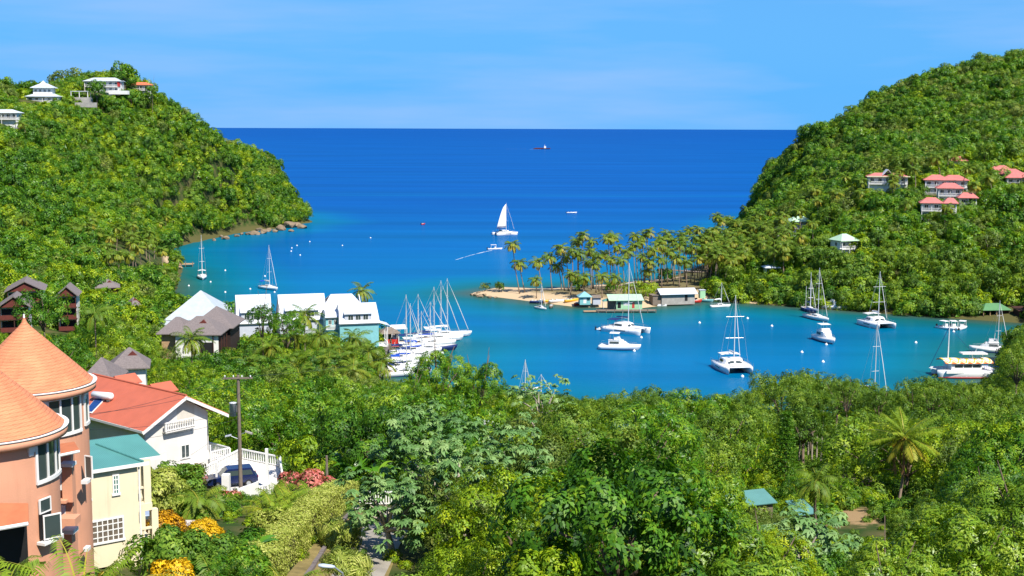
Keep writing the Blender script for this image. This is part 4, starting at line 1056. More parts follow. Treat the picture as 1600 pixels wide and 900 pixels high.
# ------------------------------------------------------------ cream house with turquoise roof
ch = Fr('cream_house', 'cream two storey house with turquoise sheet roof and balustraded balconies', 'house', (-19.8, 66.0, 35.8), math.radians(36))
T = ch.t; u, v = ch.u, ch.v
c1 = ch.hit(200, 729); zE = c1.z; zB = ch.hit(200, 879).z
B(-9, 0, 0, 6.5, zB, zE).build('wall', M['cream'], T)
for x in (-.25, -1.3, -4.2, -7.0): B(x - .14, x + .14, .12, .42, -1.5, zB - .004).build('post', M['cream'], T)
B(-9, -.3, 3, 3.2, -1.5, zB - .004).build('undercroft_wall', M['concrete'], T)
def pwin(fr, x0, x1, y0, y1, y, nx, ny, **k):
    a, b_ = fr.hit(x0, y1, y), fr.hit(x1, y0, y); a2, b2 = fr.hit(x1, y1, y), fr.hit(x0, y0, y)
    zz0, zz1 = (a.z + a2.z) / 2, (b_.z + b2.z) / 2
    return window(fr.t, 'f', (a.x + b_.x) / 2, (zz0 + zz1) / 2, abs(b_.x - a.x), zz1 - zz0, y, nx, ny, **k)
gt = mat('green_window_glass', (0.03, .16, .13), .08, .1, 1, spec=.8)
gc = mat('curtained_glass', (0.16, .13, .10), .15, .4, 6, spec=.6)
pwin(ch, 176, 185.5, 741, 773, 0, 2, 4, gm=gt); pwin(ch, 134, 141, 750, 782, 0, 2, 4, gm=gt); pwin(ch, 143, 193, 810, 847, 0, 6, 4, gm=gc)
MB().tube([(.06, -.07, zB - .5), (.06, -.07, zE - .1)], .05, 6).build('downpipe', M['white'], T)
A = ch.loc(P(224, 722, 66.0)); Tp = ch.loc(P(150, 694, 68.6))
MB().slab([A, A - Vector((10, 0, 0)), Tp - Vector((6, 0, 0)), Tp], .10).build('roof', M['roof_green'], T)
MB().tube([A + Vector((0, 0, .04)), Tp + Vector((0, 0, .04))], .06, 6).build('roof_ridge', M['roof_green'], T)
C1 = ch.loc(P(251, 711, 68.5)); C2 = ch.loc(P(215, 678, 71.0))
MB().slab([C1, C2, C2 - Vector((10, 0, 0)), C1 - Vector((10, 0, 0))], .10).build('roof', M['roof_green'], T)
MB().slab([C2, C2 - Vector((10, 0, 0)), C2 + Vector((-10, 3, -.7)), C2 + Vector((0, 3, -.7))], .10).build('roof', M['roof_green'], T)
MB().obox(A - Vector((4.6, .03, .1)), (4.9, 0, 0), (0, .03, 0), (0, 0, .09)).build('fascia', M['white'], T)
MB().obox(C1 - Vector((1.3, .03, .1)), (1.3, 0, 0), (0, .03, 0), (0, 0, .09)).build('fascia', M['white'], T)
py_ = 1.7
def at(px, py): return ch.hit(px, py, py_)
ct = at(227, 716); cb = at(227, 797)
B(ct.x - .2, ct.x + .2, py_ - .2, py_ + .2, cb.z, ct.z).build('column', M['cream'], T)
s0 = at(201, 786)
zf = at(226, 784).z
B(.004, ct.x + .22, py_ - .25, 5.5, zf - .45, zf - .05).build('balcony_floor', M['cream'], T)
B(1.25, 1.62, py_ - .18, py_ + .18, at(216, 880).z, zf - .454).build('column', M['cream'], T)
zf2 = at(214, 852).z
B(.004, 1.66, py_ - .25, 5.5, zf2 - .4, zf2).build('balcony_floor', M['cream'], T)
B(1.2, 1.64, py_ - .2, py_ + .25, -2.0, zf2 - .404).build('column', M['salmon'], T)
B(0.004, 2.2, 5.2, 5.4, 0, zE).build('porch_wall', M['cream'], T)
def balustrade(x0, x1, y, z, h):
    mb = MB(); mb.box(x0, x1, y - .1, y + .1, z + h - .1, z + h); mb.box(x0, x1, y - .09, y + .09, z, z + .1); n = int((x1 - x0) / .26)
    for k in range(n):
        x = x0 + (k + .5) * (x1 - x0) / n; mb.lathe((x, y, z), [(.05, .1), (.085, .25 * h), (.10, .36 * h), (.05, .62 * h), (.05, .78 * h), (.075, h - .1)], 8)
    return mb.build('balustrade', M['cream'], T)
balustrade(.03, ct.x - .21, py_ - .1, zf - .046, .95); balustrade(.03, 1.24, py_ - .1, zf2 + .004, .95)

# ------------------------------------------------------------ white house with red tiled roof
M['roof_red'] = ribbed('red_tile_roof', (0.52, 0.13, 0.07), 0.6, 3.4, 'Y', 0.5)
wl_ = P(223.5, 673.5, 115); wr = P(356.5, 645, 122.3); w_u = Vector((wr.x - wl_.x, wr.y - wl_.y, 0)); WL = w_u.length
wh = Fr('white_house', 'white rendered house with a broad red tiled gable roof', 'house', (wl_.x, wl_.y, 27.0), math.atan2(w_u.y, w_u.x))
T = wh.t; ze = wl_.z - 27.0; zr = wh.hit(293, 617.5, 0).z; mid = WL / 2; yw = .85
MB().add([(.7, yw, -2), (WL - 1.9, yw, -2), (WL - 1.9, yw, ze + .5), (mid, yw, zr - .3), (.7, yw, ze + .02),
          (.7, 15, -2), (WL - 1.9, 15, -2), (WL - 1.9, 15, ze + .5), (mid, 15, zr - .3), (.7, 15, ze + .02)],
         [(0, 1, 2, 3, 4), (0, 4, 9, 5), (1, 6, 7, 2), (5, 9, 8, 7, 6), (4, 3, 8, 9), (3, 2, 7, 8)]).build('wall', M['white_wall'], T)
B(WL - 1.896, WL - .9, yw + 1.2, 12, -2, ze + .1).build('side_wall', M['white_wall'], T)
gable_mb(MB(), -.05, WL + .05, 0, 16, ze, zr, 'y', .16).build('roof', M['roof_red'], T)
MB().tube([(mid, -.02, zr + .02), (mid, 16, zr + .02)], .11, 8).build('roof_ridge', M['roof_red'], T)
fa_ = MB()
sl = Vector((mid, 0, zr - ze)); sn_ = Vector((-(zr - ze), 0, mid)).normalized()
for s in (1, -1):
    c = Vector((mid, -.03, zr)) + Vector((-s * mid / 2, 0, -(zr - ze) / 2)) - Vector((0, 0, .22))
    fa_.obox(c, (s * mid / 2 + s * .03, 0, (zr - ze) / 2), (0, .025, 0), (0, 0, .16))
fa_.build('bargeboard', M['white'], T)
B(-.10, -.02, 0, 16, ze - .24, ze - .02).build('gutter', M['white'], T)
x0_, x1_ = wh.hit(276, 640, yw).x, wh.hit(303.5, 640, yw).x
ro = MB(); z0_ = wh.hit(290, 662, yw).z; 
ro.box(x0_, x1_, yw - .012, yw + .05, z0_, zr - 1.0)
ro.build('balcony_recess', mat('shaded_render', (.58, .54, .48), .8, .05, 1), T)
ra, rb = wh.hit(259, 675.5, yw - .5), wh.hit(304, 664, yw - .5)
railing(T, (ra.x, yw - .5, ra.z), (rb.x, yw - .5, ra.z), .85, .26, name='balcony_railing', post=.09, top=.09)
B(ra.x - .05, rb.x + .05, yw - .56, yw - .013, ra.z - .12, ra.z - .02).build('balcony_floor', M['white_wall'], T)
pwin(wh, 282.5, 296, 694, 716, yw, 2, 1, fw=.1); pwin(wh, 252, 259, 706, 724, yw, 1, 1, gm=M['white'])
ac = wh.hit(305, 729, yw); B(ac.x - .45, ac.x + .45, yw - .35, yw - .01, ac.z - .35, ac.z + .35).build('air_conditioner', M['white'], T)
dd = wh.hit(324, 693, yw); 
B(WL - 1.89, WL - 1.0, yw + 1.17, yw + 1.2, dd.z - 1.0, dd.z + 1.0).build('door_opening', M['dark'], T)
bz = wh.hit(322, 720, yw).z
B(WL - 1.88, WL + .4, yw - .5, yw + 3, bz - .5, bz).build('side_balcony', M['white_wall'], T)
railing(T, (WL - 1.85, yw - .45, bz), (WL + .35, yw - .45, bz), .9, .24, name='balcony_railing', post=.08, top=.08); railing(T, (WL + .35, yw - .4, bz), (WL + .35, yw + 3, bz), .9, .24, name='balcony_railing', post=.08, top=.08)
B(WL - 1.98, WL - 1.86, yw - .5, yw - .38, -1, bz + 1.6).build('post', M['white'], T)
for yy in (6.2, 12.4):                                   # cross gables beyond the ridge
    gm_ = MB(); gable_mb(gm_, mid + .2, mid + 2.6, yy - 1.3, yy + 1.3, zr - .55, zr + .22, 'x', .1); gm_.build('cross_gable', M['roof_red'], T)
pl_n = Vector((-(zr - ze), 0, mid)).normalized(); pl_p = Vector((0, 0, ze))
def on_roof(px, py, lift=.0):
    d = ray(px, py); dl = Vector((d.dot(wh.u), d.dot(wh.v), d.z)); o = wh.loc((0, 0, CAM_Z)); t = (pl_p + pl_n * lift - o).dot(pl_n) / dl.dot(pl_n); return o + dl * t
qs = [on_roof(*p, .12) for p in ((131, 644), (143, 645), (165, 622), (150, 621))]
sp = MB().slab(qs, .08).build('solar_panel', M['white'], T)
cq = sum(qs, Vector()) / 4; MB().slab([cq + (p - cq) * .88 + pl_n * .03 for p in qs], .02).build('solar_glass', mat('solar_blue', (.01, .05, .2), .08, .1, 2, spec=.8), sp)
tk = on_roof(160, 618, .45); ax = (on_roof(175, 619, .45) - on_roof(145, 616, .45)) / 2
MB().tube([tk - ax, tk - ax * .9, tk + ax * .9, tk + ax], [.2, .36, .36, .2], 12).build('water_tank', M['white_gloss'], T, True)
for s in (-.6, .6): MB().obox(tk + ax * s - Vector((0, 0, .42)), (.05, 0, 0), (0, .3, 0), (0, 0, .2)).build('tank_stand', M['metal'], T)

# ------------------------------------------------------------ parking terrace of the white house
ptz = P(380, 757, 112).z - 0.9
pt = thing('parking_terrace', 'white parking terrace with picket railings beside the red roofed white house', 'terrace', (-24, 116, ptz))
PO = Vector((-24, 116, ptz))
def pp(px, py, D): q_ = P(px, py, D) - PO; return q_
cs_ = [(-29.0, 117.5), (-24.2, 109.0), (-20.6, 112.8), (-22.5, 121.5), (-27.0, 124.5)]
MB().prism([(a - PO.x, b_ - PO.y) for a, b_ in cs_], -3.5, 0).build('slab', M['white_wall'], pt)
lc_ = [Vector((a - PO.x, b_ - PO.y, 0)) for a, b_ in cs_]
for a, b_ in ((0, 4), (4, 3), (3, 2), (2, 1)): railing(pt, lc_[a] * .985, lc_[b_] * .985, 1.0, .3, name='picket_railing', post=.1, top=.1)
for (px, y0, y1, D, r) in ((353, 741, 800, 107, .32), (338, 722, 762, 114, .09), (416.5, 701, 762, 114, .13)):
    t_, b_ = pp(px, y0, D), pp(px, y1, D); MB().box(t_.x - r, t_.x + r, t_.y - r, t_.y + r, b_.z, t_.z).build('pillar', M['white'], pt)
w0, w1 = pp(373, 762, 108.2), pp(405, 765, 110.5); wz = pp(390, 795, 108).z
MB().obox(((w0.x + w1.x) / 2, (w0.y + w1.y) / 2 - .3, (w0.z + wz) / 2 - .2), Vector((w1.x - w0.x, w1.y - w0.y, 0)) / 2, (0, .12, 0), (0, 0, (w0.z - wz) / 2 + .2)).build('front_wall', M['white'], pt)
railing(pt, pp(354, 795, 107), pp(374, 790, 107.8), 1.2, .3, name='picket_railing', post=.1, top=.1)

# ------------------------------------------------------------ grey roofed cottages
def grey_house(name, label, px0, px1, y_eave, D, dep, rise, ang, base_drop, group=None, ridge='x', walls='white', gab=True):
    a, b_ = P(px0, y_eave, D), P(px1, y_eave, D); w = (b_ - a).length
    f_ = Fr(name, label, 'house', (a.x, a.y, a.z - base_drop), ang, group); T = f_.t; h = base_drop
    if ridge == 'x':
        hip_mb(MB(), 0, w, 0, dep, h, h + rise, dep * .42, .2).build('roof', M['shingle'], T)
        if gab:
            xm = w * .58; zt = h + rise * .72
            g_ = MB(); g_.add([(xm - 1.5, dep * .30, zt - .9), (xm + 1.5, dep * .30, zt - .9), (xm, dep * .30, zt + .35), (xm, dep * .52, zt + .35), (xm - 1.5, dep * .5, zt - .9), (xm + 1.5, dep * .5, zt - .9)], [(0, 1, 2), (0, 2, 3, 4), (1, 5, 3, 2)])
            g_.build('gablet', M['maroon'], T)
    else:
        gable_mb(MB(), 0, w, 0, dep, h, h + rise, 'y', .2).build('roof', M['shingle'], T)
    B(.8, w - .8, .8, dep - .8, -3, h - .1).build('wall', M[walls], T)
    return f_, w, h
f1, w1_, h1_ = grey_house('grey_roofed_house', 'timber and white house under steep grey hip roofs with small brown gablets', 267, 345, 523, 285, 11, 3.5, 0.02, 5.5)
hip_mb(MB(), 1.5, 12.2, 9.5, 24, h1_ + .05, h1_ + 4.2, 5.5, .2).build('roof', M['shingle'], f1.t)
B(2.3, 11.2, 10.6, 22, -3, h1_ - .06).build('wall', mat('shade_darkened_timber', (.028, .014, .011), .8, .3, 2), f1.t)  # brown timber with the open verandah's shade put into its colour
hip_mb(MB(), -3.8, 3.5, 1.5, 13.5, h1_ - .05, h1_ + 3.0, 3.2, .2).build('roof', M['shingle'], f1.t)
B(-2.8, 2.2, 2.6, 12, -3, h1_ - .16).build('wall', M['wood_tan'], f1.t)
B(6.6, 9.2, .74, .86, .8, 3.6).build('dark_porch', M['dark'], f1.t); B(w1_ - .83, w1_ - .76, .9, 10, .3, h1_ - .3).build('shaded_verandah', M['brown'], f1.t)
for x in (6.5, 9.3): B(x - .1, x + .1, .5, .7, -2, h1_ - .2).build('post', M['brown'], f1.t)
for y in (2, 5, 8): B(w1_ - .5, w1_ - .3, y, y + .2, -2, h1_ - .2).build('post', M['brown'], f1.t)
grey_house('white_gabled_cottage', 'white cottage with dark grey hip roof and red brown gablet among the trees', 168, 232, 577, 215, 8, 3.0, .25, 4.5)
grey_house('grey_shingle_house', 'low house showing only its flat grey shingle roof behind the red roof', 116, 176, 603, 148, 9, 2.6, .1, 4.0, gab=False)
grey_house('forest_house', 'small grey roofed house with red brown gable among trees near the waterfront', 148, 186, 450, 372, 8, 2.0, .3, 5.0, walls='maroon')
grey_house('ruined_grey_roof_house', 'little grey roofed house half buried in trees below the hill', 206, 222, 478, 345, 6, 2.0, .6, 4.0, walls='maroon')

# brown timber apartment blocks
def apartment(label, px, py_top, D, w, dep, floors, ang, gable=True, zb=7.5):
    c = P(px, py_top, D); f_ = Fr('timber_apartment_block', label, 'apartment block', (c.x, c.y, zb), ang, None); T = f_.t
    H = c.z - zb; rise = 2.6; he = H - rise
    B(0, w, 1.6, dep, -4, he).build('wall', M['white_wall'], T)
    gable_mb(MB(), -.7, w + .7, -.4, dep + .5, he, H, 'y', .22).build('roof', M['shingle'], T)
    MB().add([(0, .1, he - .05), (w, .1, he - .05), (w / 2, .1, H - .35), (0, .4, he - .05), (w, .4, he - .05), (w / 2, .4, H - .35)], [(0, 1, 2), (3, 5, 4), (0, 2, 5, 3), (1, 4, 5, 2)]).build('gable', M['maroon'], T)
    for k in range(floors):
        z = he - 2.9 * (k + 1)
        B(0, w, 0, 1.596, z - .2, z).build('balcony_floor', M['brown'], T)
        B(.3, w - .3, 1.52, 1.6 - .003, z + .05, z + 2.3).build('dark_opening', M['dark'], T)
        B(.05, w - .05, 0.02, .10, z + .004, z + 1.0).build('balcony_railing', M['maroon'], T)
    for x in (.1, w / 2, w - .1): B(x - .1, x + .1, .11, .31, -4, he - .06).build('post', M['brown'], T)
    return f_
apartment('brown timber apartment block with red gable and two balconies at the frame edge', -2, 463, 292, 6.2, 9, 3, .28)
ab = apartment('white walled brown timber apartment block with big red gable behind the nearer block', 10, 440, 322, 8.5, 12, 3, .30)
hip_mb(MB(), -2.0, 9.2, -1.3, 3.0, 0, .9, 2.0, .15)
apartment('far brown timber balcony tower beside the leafy tree', 89, 447, 318, 4.4, 8, 3, .22)

# pale blue roofed hall
fb = Fr('blue_roofed_hall', 'waterside hall with a large pale blue sheet metal hip roof', 'building', (-90.5, 329, 1.5), .05); zt = P(302, 454, 338).z - 1.5
hip_mb(MB(), 0, 16, 0, 18, zt - 6.6, zt, 7.9, .15).build('roof', M['roof_blue'], fb.t)
MB().slab([(-3, -5, zt - 8.6), (9, -5, zt - 8.6), (9, .4, zt - 6.75), (-3, .4, zt - 6.75)], .14).build('lean_to_roof', M['roof_blue'], fb.t)
B(.8, 15.2, .8, 17.2, -2, zt - 6.7).build('wall', M['white'], fb.t); B(-2, 8.2, -4.4, .5, -2, zt - 8.5).build('lean_to_wall', M['white'], fb.t)

# pale marina houses
MA = math.radians(15)
def marina(label, px0, px1, y_ridge, y_eave, D, wallmat, zb=1.5, dep=10.5, win=None, dormer=True, hipx=0.0, brk=.45):
    a, b_ = P(px0, y_eave, D), P(px1, y_eave, D); f_ = Fr('marina_house', label, 'house', (a.x, a.y, zb), MA); T = f_.t
    w = (b_ - a).length / math.cos(MA); he = a.z - zb; rg = P((px0 + px1) / 2, y_ridge, D + dep / 2 + w * .13).z - zb; bz = he + (rg - he) * brk
    yb = dep * .16; x_ = hipx
    rings = [[(-.25, -.35, he), (0, yb, bz), (x_, dep / 2, rg), (0, dep - yb, bz), (-.25, dep + .35, he)], [(w + .25, -.35, he), (w, yb, bz), (w - x_, dep / 2, rg), (w, dep - yb, bz), (w + .25, dep + .35, he)]]
    rm = MB()
    for i in range(4):
        p0, p1, p2, p3 = [Vector(q) for q in (rings[0][i], rings[1][i], rings[1][i + 1], rings[0][i + 1])]
        rm.slab([p0, p1, p2, p3], .14)
    rm.build('roof', M['roof_white'], T)
    for s, x in ((0, .25), (1, w - .25)):
        e = .03 if s else -.03
        MB().prism([(0, 0)] * 0 or [(x, 0), (x + e, 0), (x + e, .01), (x, .01)], 0, .01)
        gm_ = MB(); pr = [(0.1, he - .05), (yb + .25, bz - .2), (dep / 2, rg - .25), (dep - yb - .25, bz - .2), (dep - .1, he - .05)]
        n = len(pr); gm_.add([(x + q, y, z) for q in (-.08, .08) for y, z in pr], [tuple(range(n)), tuple(range(n, 2 * n))[::-1]] + [(k, k + n, (k + 1) % n + n, (k + 1) % n) for k in range(n)])
        gm_.build('gable', M['white'], T)
    B(0, w, 0, dep, -2, he - .16).build('wall', wallmat, T)
    B(-.1, w + .1, -.42, -.32, he - .22, he - .02).build('gutter', M['metal'], T)
    if dormer:
        d0, d1 = w * .13, w * .82; dz0, dz1 = he + (bz - he) * .15, bz + (rg - bz) * .05
        d = B(d0, d1, .15, yb + 2.2, dz0, dz1 - .35); d.build('dormer', wallmat if win else M['grey_light'], T)
        MB().slab([(d0 - .25, -.35, dz1 - .42), (d1 + .25, -.35, dz1 - .42), (d1 + .25, yb + 2.0, bz + (rg - bz) * .42), (d0 - .25, yb + 2.0, bz + (rg - bz) * .42)], .12).build('dormer_roof', M['roof_white'], T)
        for k in range(3): window(T, 'f', d0 + (d1 - d0) * (.22 + .28 * k), (dz0 + dz1 - .4) / 2, (d1 - d0) * .2, (dz1 - dz0) * .55, .15, 2, 1)
    return f_, w, he
m1 = marina('pale grey marina house with white roof, the one beside the grey hip roofs', 370, 423, 460, 506, 326, M['grey_light'])
window(m1[0].t, 'f', 1.9, m1[2] - 3.0, .7, 1.0, 0, 2, 2)
m2 = marina('pale marina house with white roof and wide dormer between its grey and turquoise neighbours', 437, 508, 459, 501, 328, M['grey_light'])
m3 = marina('farther white roofed marina house standing behind the turquoise one', 508, 565, 459, 490, 340, M['grey_light'], hipx=2.2, dormer=False)
m4 = marina('turquoise walled marina house with white roof beside the yacht dock', 531, 590, 473, 506, 322, M['teal'], brk=.6, dep=9)
T = m4[0].t; w4, h4 = m4[1], m4[2]
pz0, pz1 = 2.4, h4 - .7
B(w4 + .004, w4 + 2.4, .4, 5, pz0 - .2, pz0).build('porch_floor', M['white'], T)
MB().slab([(w4 + .01, .1, pz1 + .7), (w4 + 2.9, .1, pz1 - .2), (w4 + 2.9, 5.4, pz1 - .2), (w4 + .01, 5.4, pz1 + .7)], .1).build('porch_roof', M['roof_white'], T)
railing(T, (w4 + .05, .45, pz0), (w4 + 2.35, .45, pz0), 1.0, .3, name='porch_railing', post=.12, top=.1); railing(T, (w4 + 2.35, .5, pz0), (w4 + 2.35, 5, pz0), 1.0, .3, name='porch_railing', post=.12, top=.1)
for y in (.45, 2.6, 4.9): B(w4 + 2.28, w4 + 2.42, y - .07, y + .07, pz0 + .004, pz1 - .2).build('post', M['white'], T)
B(w4 - .2, w4 + 2.6, -.2, 5.2, -2, pz0 - .204).build('stone_base', M['shingle'], T)
lk = marina('low pale link building with lattice balcony between two marina houses', 509, 530, 483, 496, 324, M['teal'], dormer=False, dep=8, brk=.7)
railing(lk[0].t, (.1, -.5, lk[2] - 3.2), (lk[1] - .1, -.5, lk[2] - 3.2), 1.1, .3, name='lattice_railing', post=.15, top=.12)
for k in range(2): window(lk[0].t, 'f', lk[1] * (.3 + .4 * k), lk[2] - 1.3, .9, 1.2, 0, 2, 1)

# ------------------------------------------------------------ hill houses
def villa(label, px, py, D, w, dep, floors, ang, roofm, rise=2.2, wallm='white', group=None, zbase=None, name='hill_house', veranda=True):
    """px, py: middle of the eave line"""
    c = P(px, py, D); ux, uy = math.cos(ang), math.sin(ang)
    O = Vector((c.x - ux * w / 2, c.y - uy * w / 2, c.z - 2.9 * floors))
    f_ = Fr(name, label, 'house', O, ang, group); T = f_.t; h = 2.9 * floors
    B(0, w, 1.2, dep, -6, h - .05).build('wall', M[wallm], T)
    hip_mb(MB(), -.8, w + .8, -.7, dep + .8, h, h + rise, dep * .45, .15).build('roof', M[roofm], T)
    for k in range(floors):
        z = 2.9 * k
        if veranda:
            B(0, w, -.2, 1.196, z - .22, z).build('veranda_floor', M[wallm], T)
            railing(T, (.05, -.12, z), (w - .05, -.12, z), .95, .45, name='veranda_railing', post=.12, top=.12, mat_=M['white'])
        n = max(2, int(w / 2.6))
        for i in range(n): window(T, 'f', w * (i + .5) / n, z + 1.3, 1.5, 1.9, 1.2, 2, 1, fw=.14)
        window(T, 'r', dep * .5, z + 1.5, 1.6, 1.5, w, 2, 1, fw=.14); window(T, 'l', dep * .5, z + 1.5, 1.6, 1.5, 0, 2, 1, fw=.14)
    if veranda:
        for x in (.1, w / 2, w - .1): B(x - .1, x + .1, -.15, .05, -4, h - .02).build('post', M['white'], T)
    return f_
M['roof_grey_blue'] = ribbed('grey_blue_sheet_roof', (0.50, 0.56, 0.62), 0.5, 1.5, 'X', 0.2)
a_ = villa('white two tier villa with pale hip roofs on the headland ridge', 66, 150.5, 640, 15, 10, 1, .12, 'roof_grey_blue', 1.8)
T = a_.t
B(2.6, 11.8, 2.6, 9, 3.4, 7.2).build('upper_wall', M['white'], T)
hip_mb(MB(), 1.4, 13.0, 1.2, 10.2, 7.2, 9.4, 4.0, .15).build('upper_roof', M['roof_grey_blue'], T)
hip_mb(MB(), 5.0, 9.0, 3.6, 7.6, 8.6, 10.8, 1.98, .12).build('cupola_roof', M['roof_grey_blue'], T)
for i in range(4): window(T, 'f', 3.8 + 2.2 * i, 5.7, 1.3, 1.5, 2.6, 2, 1, fw=.14)
b2 = villa('white two storey ridge villa with blue grey hip roof behind dark trees', 158, 126.5, 680, 18, 9, 2, -.05, 'roof_grey_blue', 1.9)
B(14, 24, -3.2, -.25, -1.2, .7).build('terrace_wall', M['white'], b2.t); B(17.7, 18.3, -.3, 2.4, 2.9, 5.6).build('red_wing', M['red'], b2.t)
M['roof_orange'] = mat('orange_tile_roof', (0.62, 0.17, 0.08), .7, .15, 2)
villa('small orange roofed house at the seaward end of the ridge', 218, 132.5, 702, 9.5, 7, 1, -.1, 'roof_orange', 1.5)
villa('white verandah house cut by the frame edge below the ridge', 2, 176, 578, 13, 8, 1, .05, 'roof_white', 1.5)
pv = Fr('open_pavilion', 'open white pavilion with flat pale roof beside the two tier villa', 'pavilion', P(110, 152, 655), .05)
B(0, 9, 0, 6, 2.9, 3.15).build('roof', M['roof_white'], pv.t)
for x in (.3, 4.4, 8.6): B(x - .15, x + .15, .2, .5, -4, 2.9).build('post', M['white'], pv.t); B(x - .15, x + .15, 5.4, 5.7, -4, 2.9).build('post', M['white'], pv.t)
B(-.5, 9.5, -.4, 6, -5, .02).build('floor', M['concrete'], pv.t)
rw = Fr('retaining_wall', 'brownish retaining wall below the ridge pavilion', 'wall', P(117, 163, 648), -.05); B(0, 11, 0, .6, -1.5, .9).build('wall', M['concrete'], rw.t)
for args in (('pink roofed white villa at the top of the hillside terrace row', 1464, 281, 500, 8.5, 8, 2), ('pink roofed villa adjoining the terrace row, with dark skylight', 1492, 281.5, 503, 9.5, 8, 2), ('lower pink roofed villa in front of the hillside terrace row', 1485, 294, 488, 8.5, 7, 2),
             ('small low pink roof beneath the hillside terrace row', 1456, 317, 474, 7, 6, 1), ('pink roofed outhouse beside the leaning hillside palm', 1513, 309, 480, 6, 5, 1), ('small pink roof hidden under the yellow fronded hillside palm', 1486, 317.5, 473, 4, 4, 1),
             ('pink roofed white villa, uppermost of the right edge trio', 1564, 266, 520, 8.5, 7, 2), ('pink roofed white villa in the middle of the right edge trio', 1580, 271.5, 514, 9, 7, 2), ('pink roofed white villa, lowest of the right edge trio', 1593, 277.5, 508, 9, 7, 1),
             ('single pink roof high among palms above the terrace row', 1498, 251, 540, 7, 7, 1)):
    villa(*args[:7], -.22, 'roof_pink', 1.9, group=None)
yl = villa('yellow eaved hillside house with pink roof and white dormer', 1388, 276, 510, 15, 8, 1, -.12, 'roof_pink', 1.4)
B(-.9, 15.9, -.75, -.68, 2.75, 3.15).build('fascia', M['cream'], yl.t); gable_mb(MB(), 5.2, 9.4, -.2, 5, 3.4, 5.8, 'y', .12).build('dormer_roof', M['white'], yl.t)
villa('pale green gable roofed house among trees on the right slope', 1328, 376, 450, 6.5, 7, 1, .35, 'roof_mint', 2.2)
villa('hillside cottage with faded green roof above the palm grove', 1253, 346, 515, 8, 7, 1, .1, 'roof_mint', 1.9)
villa('low white and brown cottage in the hillside palm grove', 1230, 357.5, 503, 7, 6, 1, -.1, 'shingle', 1.0)
villa('tiny white building peeping out above the mangroves', 1207, 418, 452, 4, 4, 1, .1, 'roof_white', 1.0, veranda=False)
# ------------------------------------------------------------ boats (bow along +x, origin on the waterline)
def hull_mb(L, Bm, fb, stern=.78, rake=.5, full=.42, y0=0.0, depth=.35, n=13, sheer=.3):
    rings = []
    for i in range(n):
        t = i / (n - 1)
        w = Bm / 2 * (stern + (1 - stern) * math.sin(min(1, t / full) * math.pi / 2)) if t < full else Bm / 2 * (1 - ((t - full) / (1 - full)) ** 2.2)
        w = max(w, .03); z = fb * (1 + sheer * t * t); x = -L / 2 + L * t
        xt = x + rake * t ** 4; k = 1 - .55 * t ** 3
        rings.append([(xt, y0 + w, z), (xt - .1 * rake * t ** 4, y0 + w * .97, z * .55), (x, y0 + w * .86 * k, 0), (x - .2, y0 + w * .4 * k, -depth * .8), (x - .2, y0, -depth), (x - .2, y0 - w * .4 * k, -depth * .8), (x, y0 - w * .86 * k, 0), (xt - .1 * rake * t ** 4, y0 - w * .97, z * .55), (xt, y0 - w, z)])
    return MB().loft(rings, True, True, True)
def strip_windows(par, x0, x1, y, z0, z1, sides=(1, -1), name='window'):
    for s in sides: MB().box(x0, x1, min(s * y, s * y + s * .02), max(s * y, s * y + s * .02), z0, z1).build(name, M['glass'], par)
def rig(t, x, z0, H, L, beam, sail=None, boom=True, spreaders=2, r=.10, fore=True, furl=True, bx=None):
    MB().tube([(x, 0, z0), (x, 0, z0 + H * .6), (x, 0, z0 + H)], [r, r * .9, r * .7], 8).build('mast', M['alu'], t)
    for k in range(spreaders):
        z = z0 + H * (k + 1) / (spreaders + 1); w = beam * .28
        MB().tube([(x, -w, z), (x, w, z)], .045, 5).build('spreader', M['alu'], t)
    rg = MB(); top = (x, 0, z0 + H * .98); sp = beam * .28
    for s in (1, -1): rg.tube([(x - .3, s * beam * .45, z0 * .7), (x, s * sp, z0 + H * .5), top], .022, 4)
    rg.tube([top, (-L * .48, 0, z0 * .8)], .022, 4)
    if fore: rg.tube([top, (L * .5, 0, z0 * .8)], .03, 4)
    rg.build('rigging', M['rope'], t)
    if furl and fore: MB().tube([(L * .485, 0, z0 + .4), (L * .5 - (L * .5 - x) * .5, 0, z0 + H * .5), (x + (L * .5 - x) * .08, 0, z0 + H * .9)], [.05, .065, .03], 6).build('furled_jib', M['white'], t)
    if boom:
        e = x - L * .36
        b_ = MB().tube([(x - .1, 0, z0 + 1.3), (e, 0, z0 + 1.4)], .08, 6).build('boom', M['alu'], t)
        MB().tube([(x - .15, 0, z0 + 1.62), (x - .8, 0, z0 + 1.62), (e + .2, 0, z0 + 1.55)], [.20, .24, .12], 8).build('sail_cover', sail or M['white'], b_)
def guard(t, L, Bm, z, mat_=None):
    mb = MB(); pts = []
    for i in range(9):
        q = i / 8; w = Bm / 2 * (1 if q < .5 else 1 - ((q - .5) / .5) ** 2.2) * .95; pts.append((-L * .48 + L * .98 * q, w))
    for s in (1, -1):
        mb.tube([(x, s * w, z + .6) for x, w in pts], .022, 4, False)
        for x, w in pts: mb.tube([(x, s * w, z), (x, s * w, z + .6)], .018, 4, False)
    return mb.build('guard_rail', M['metal'], t)
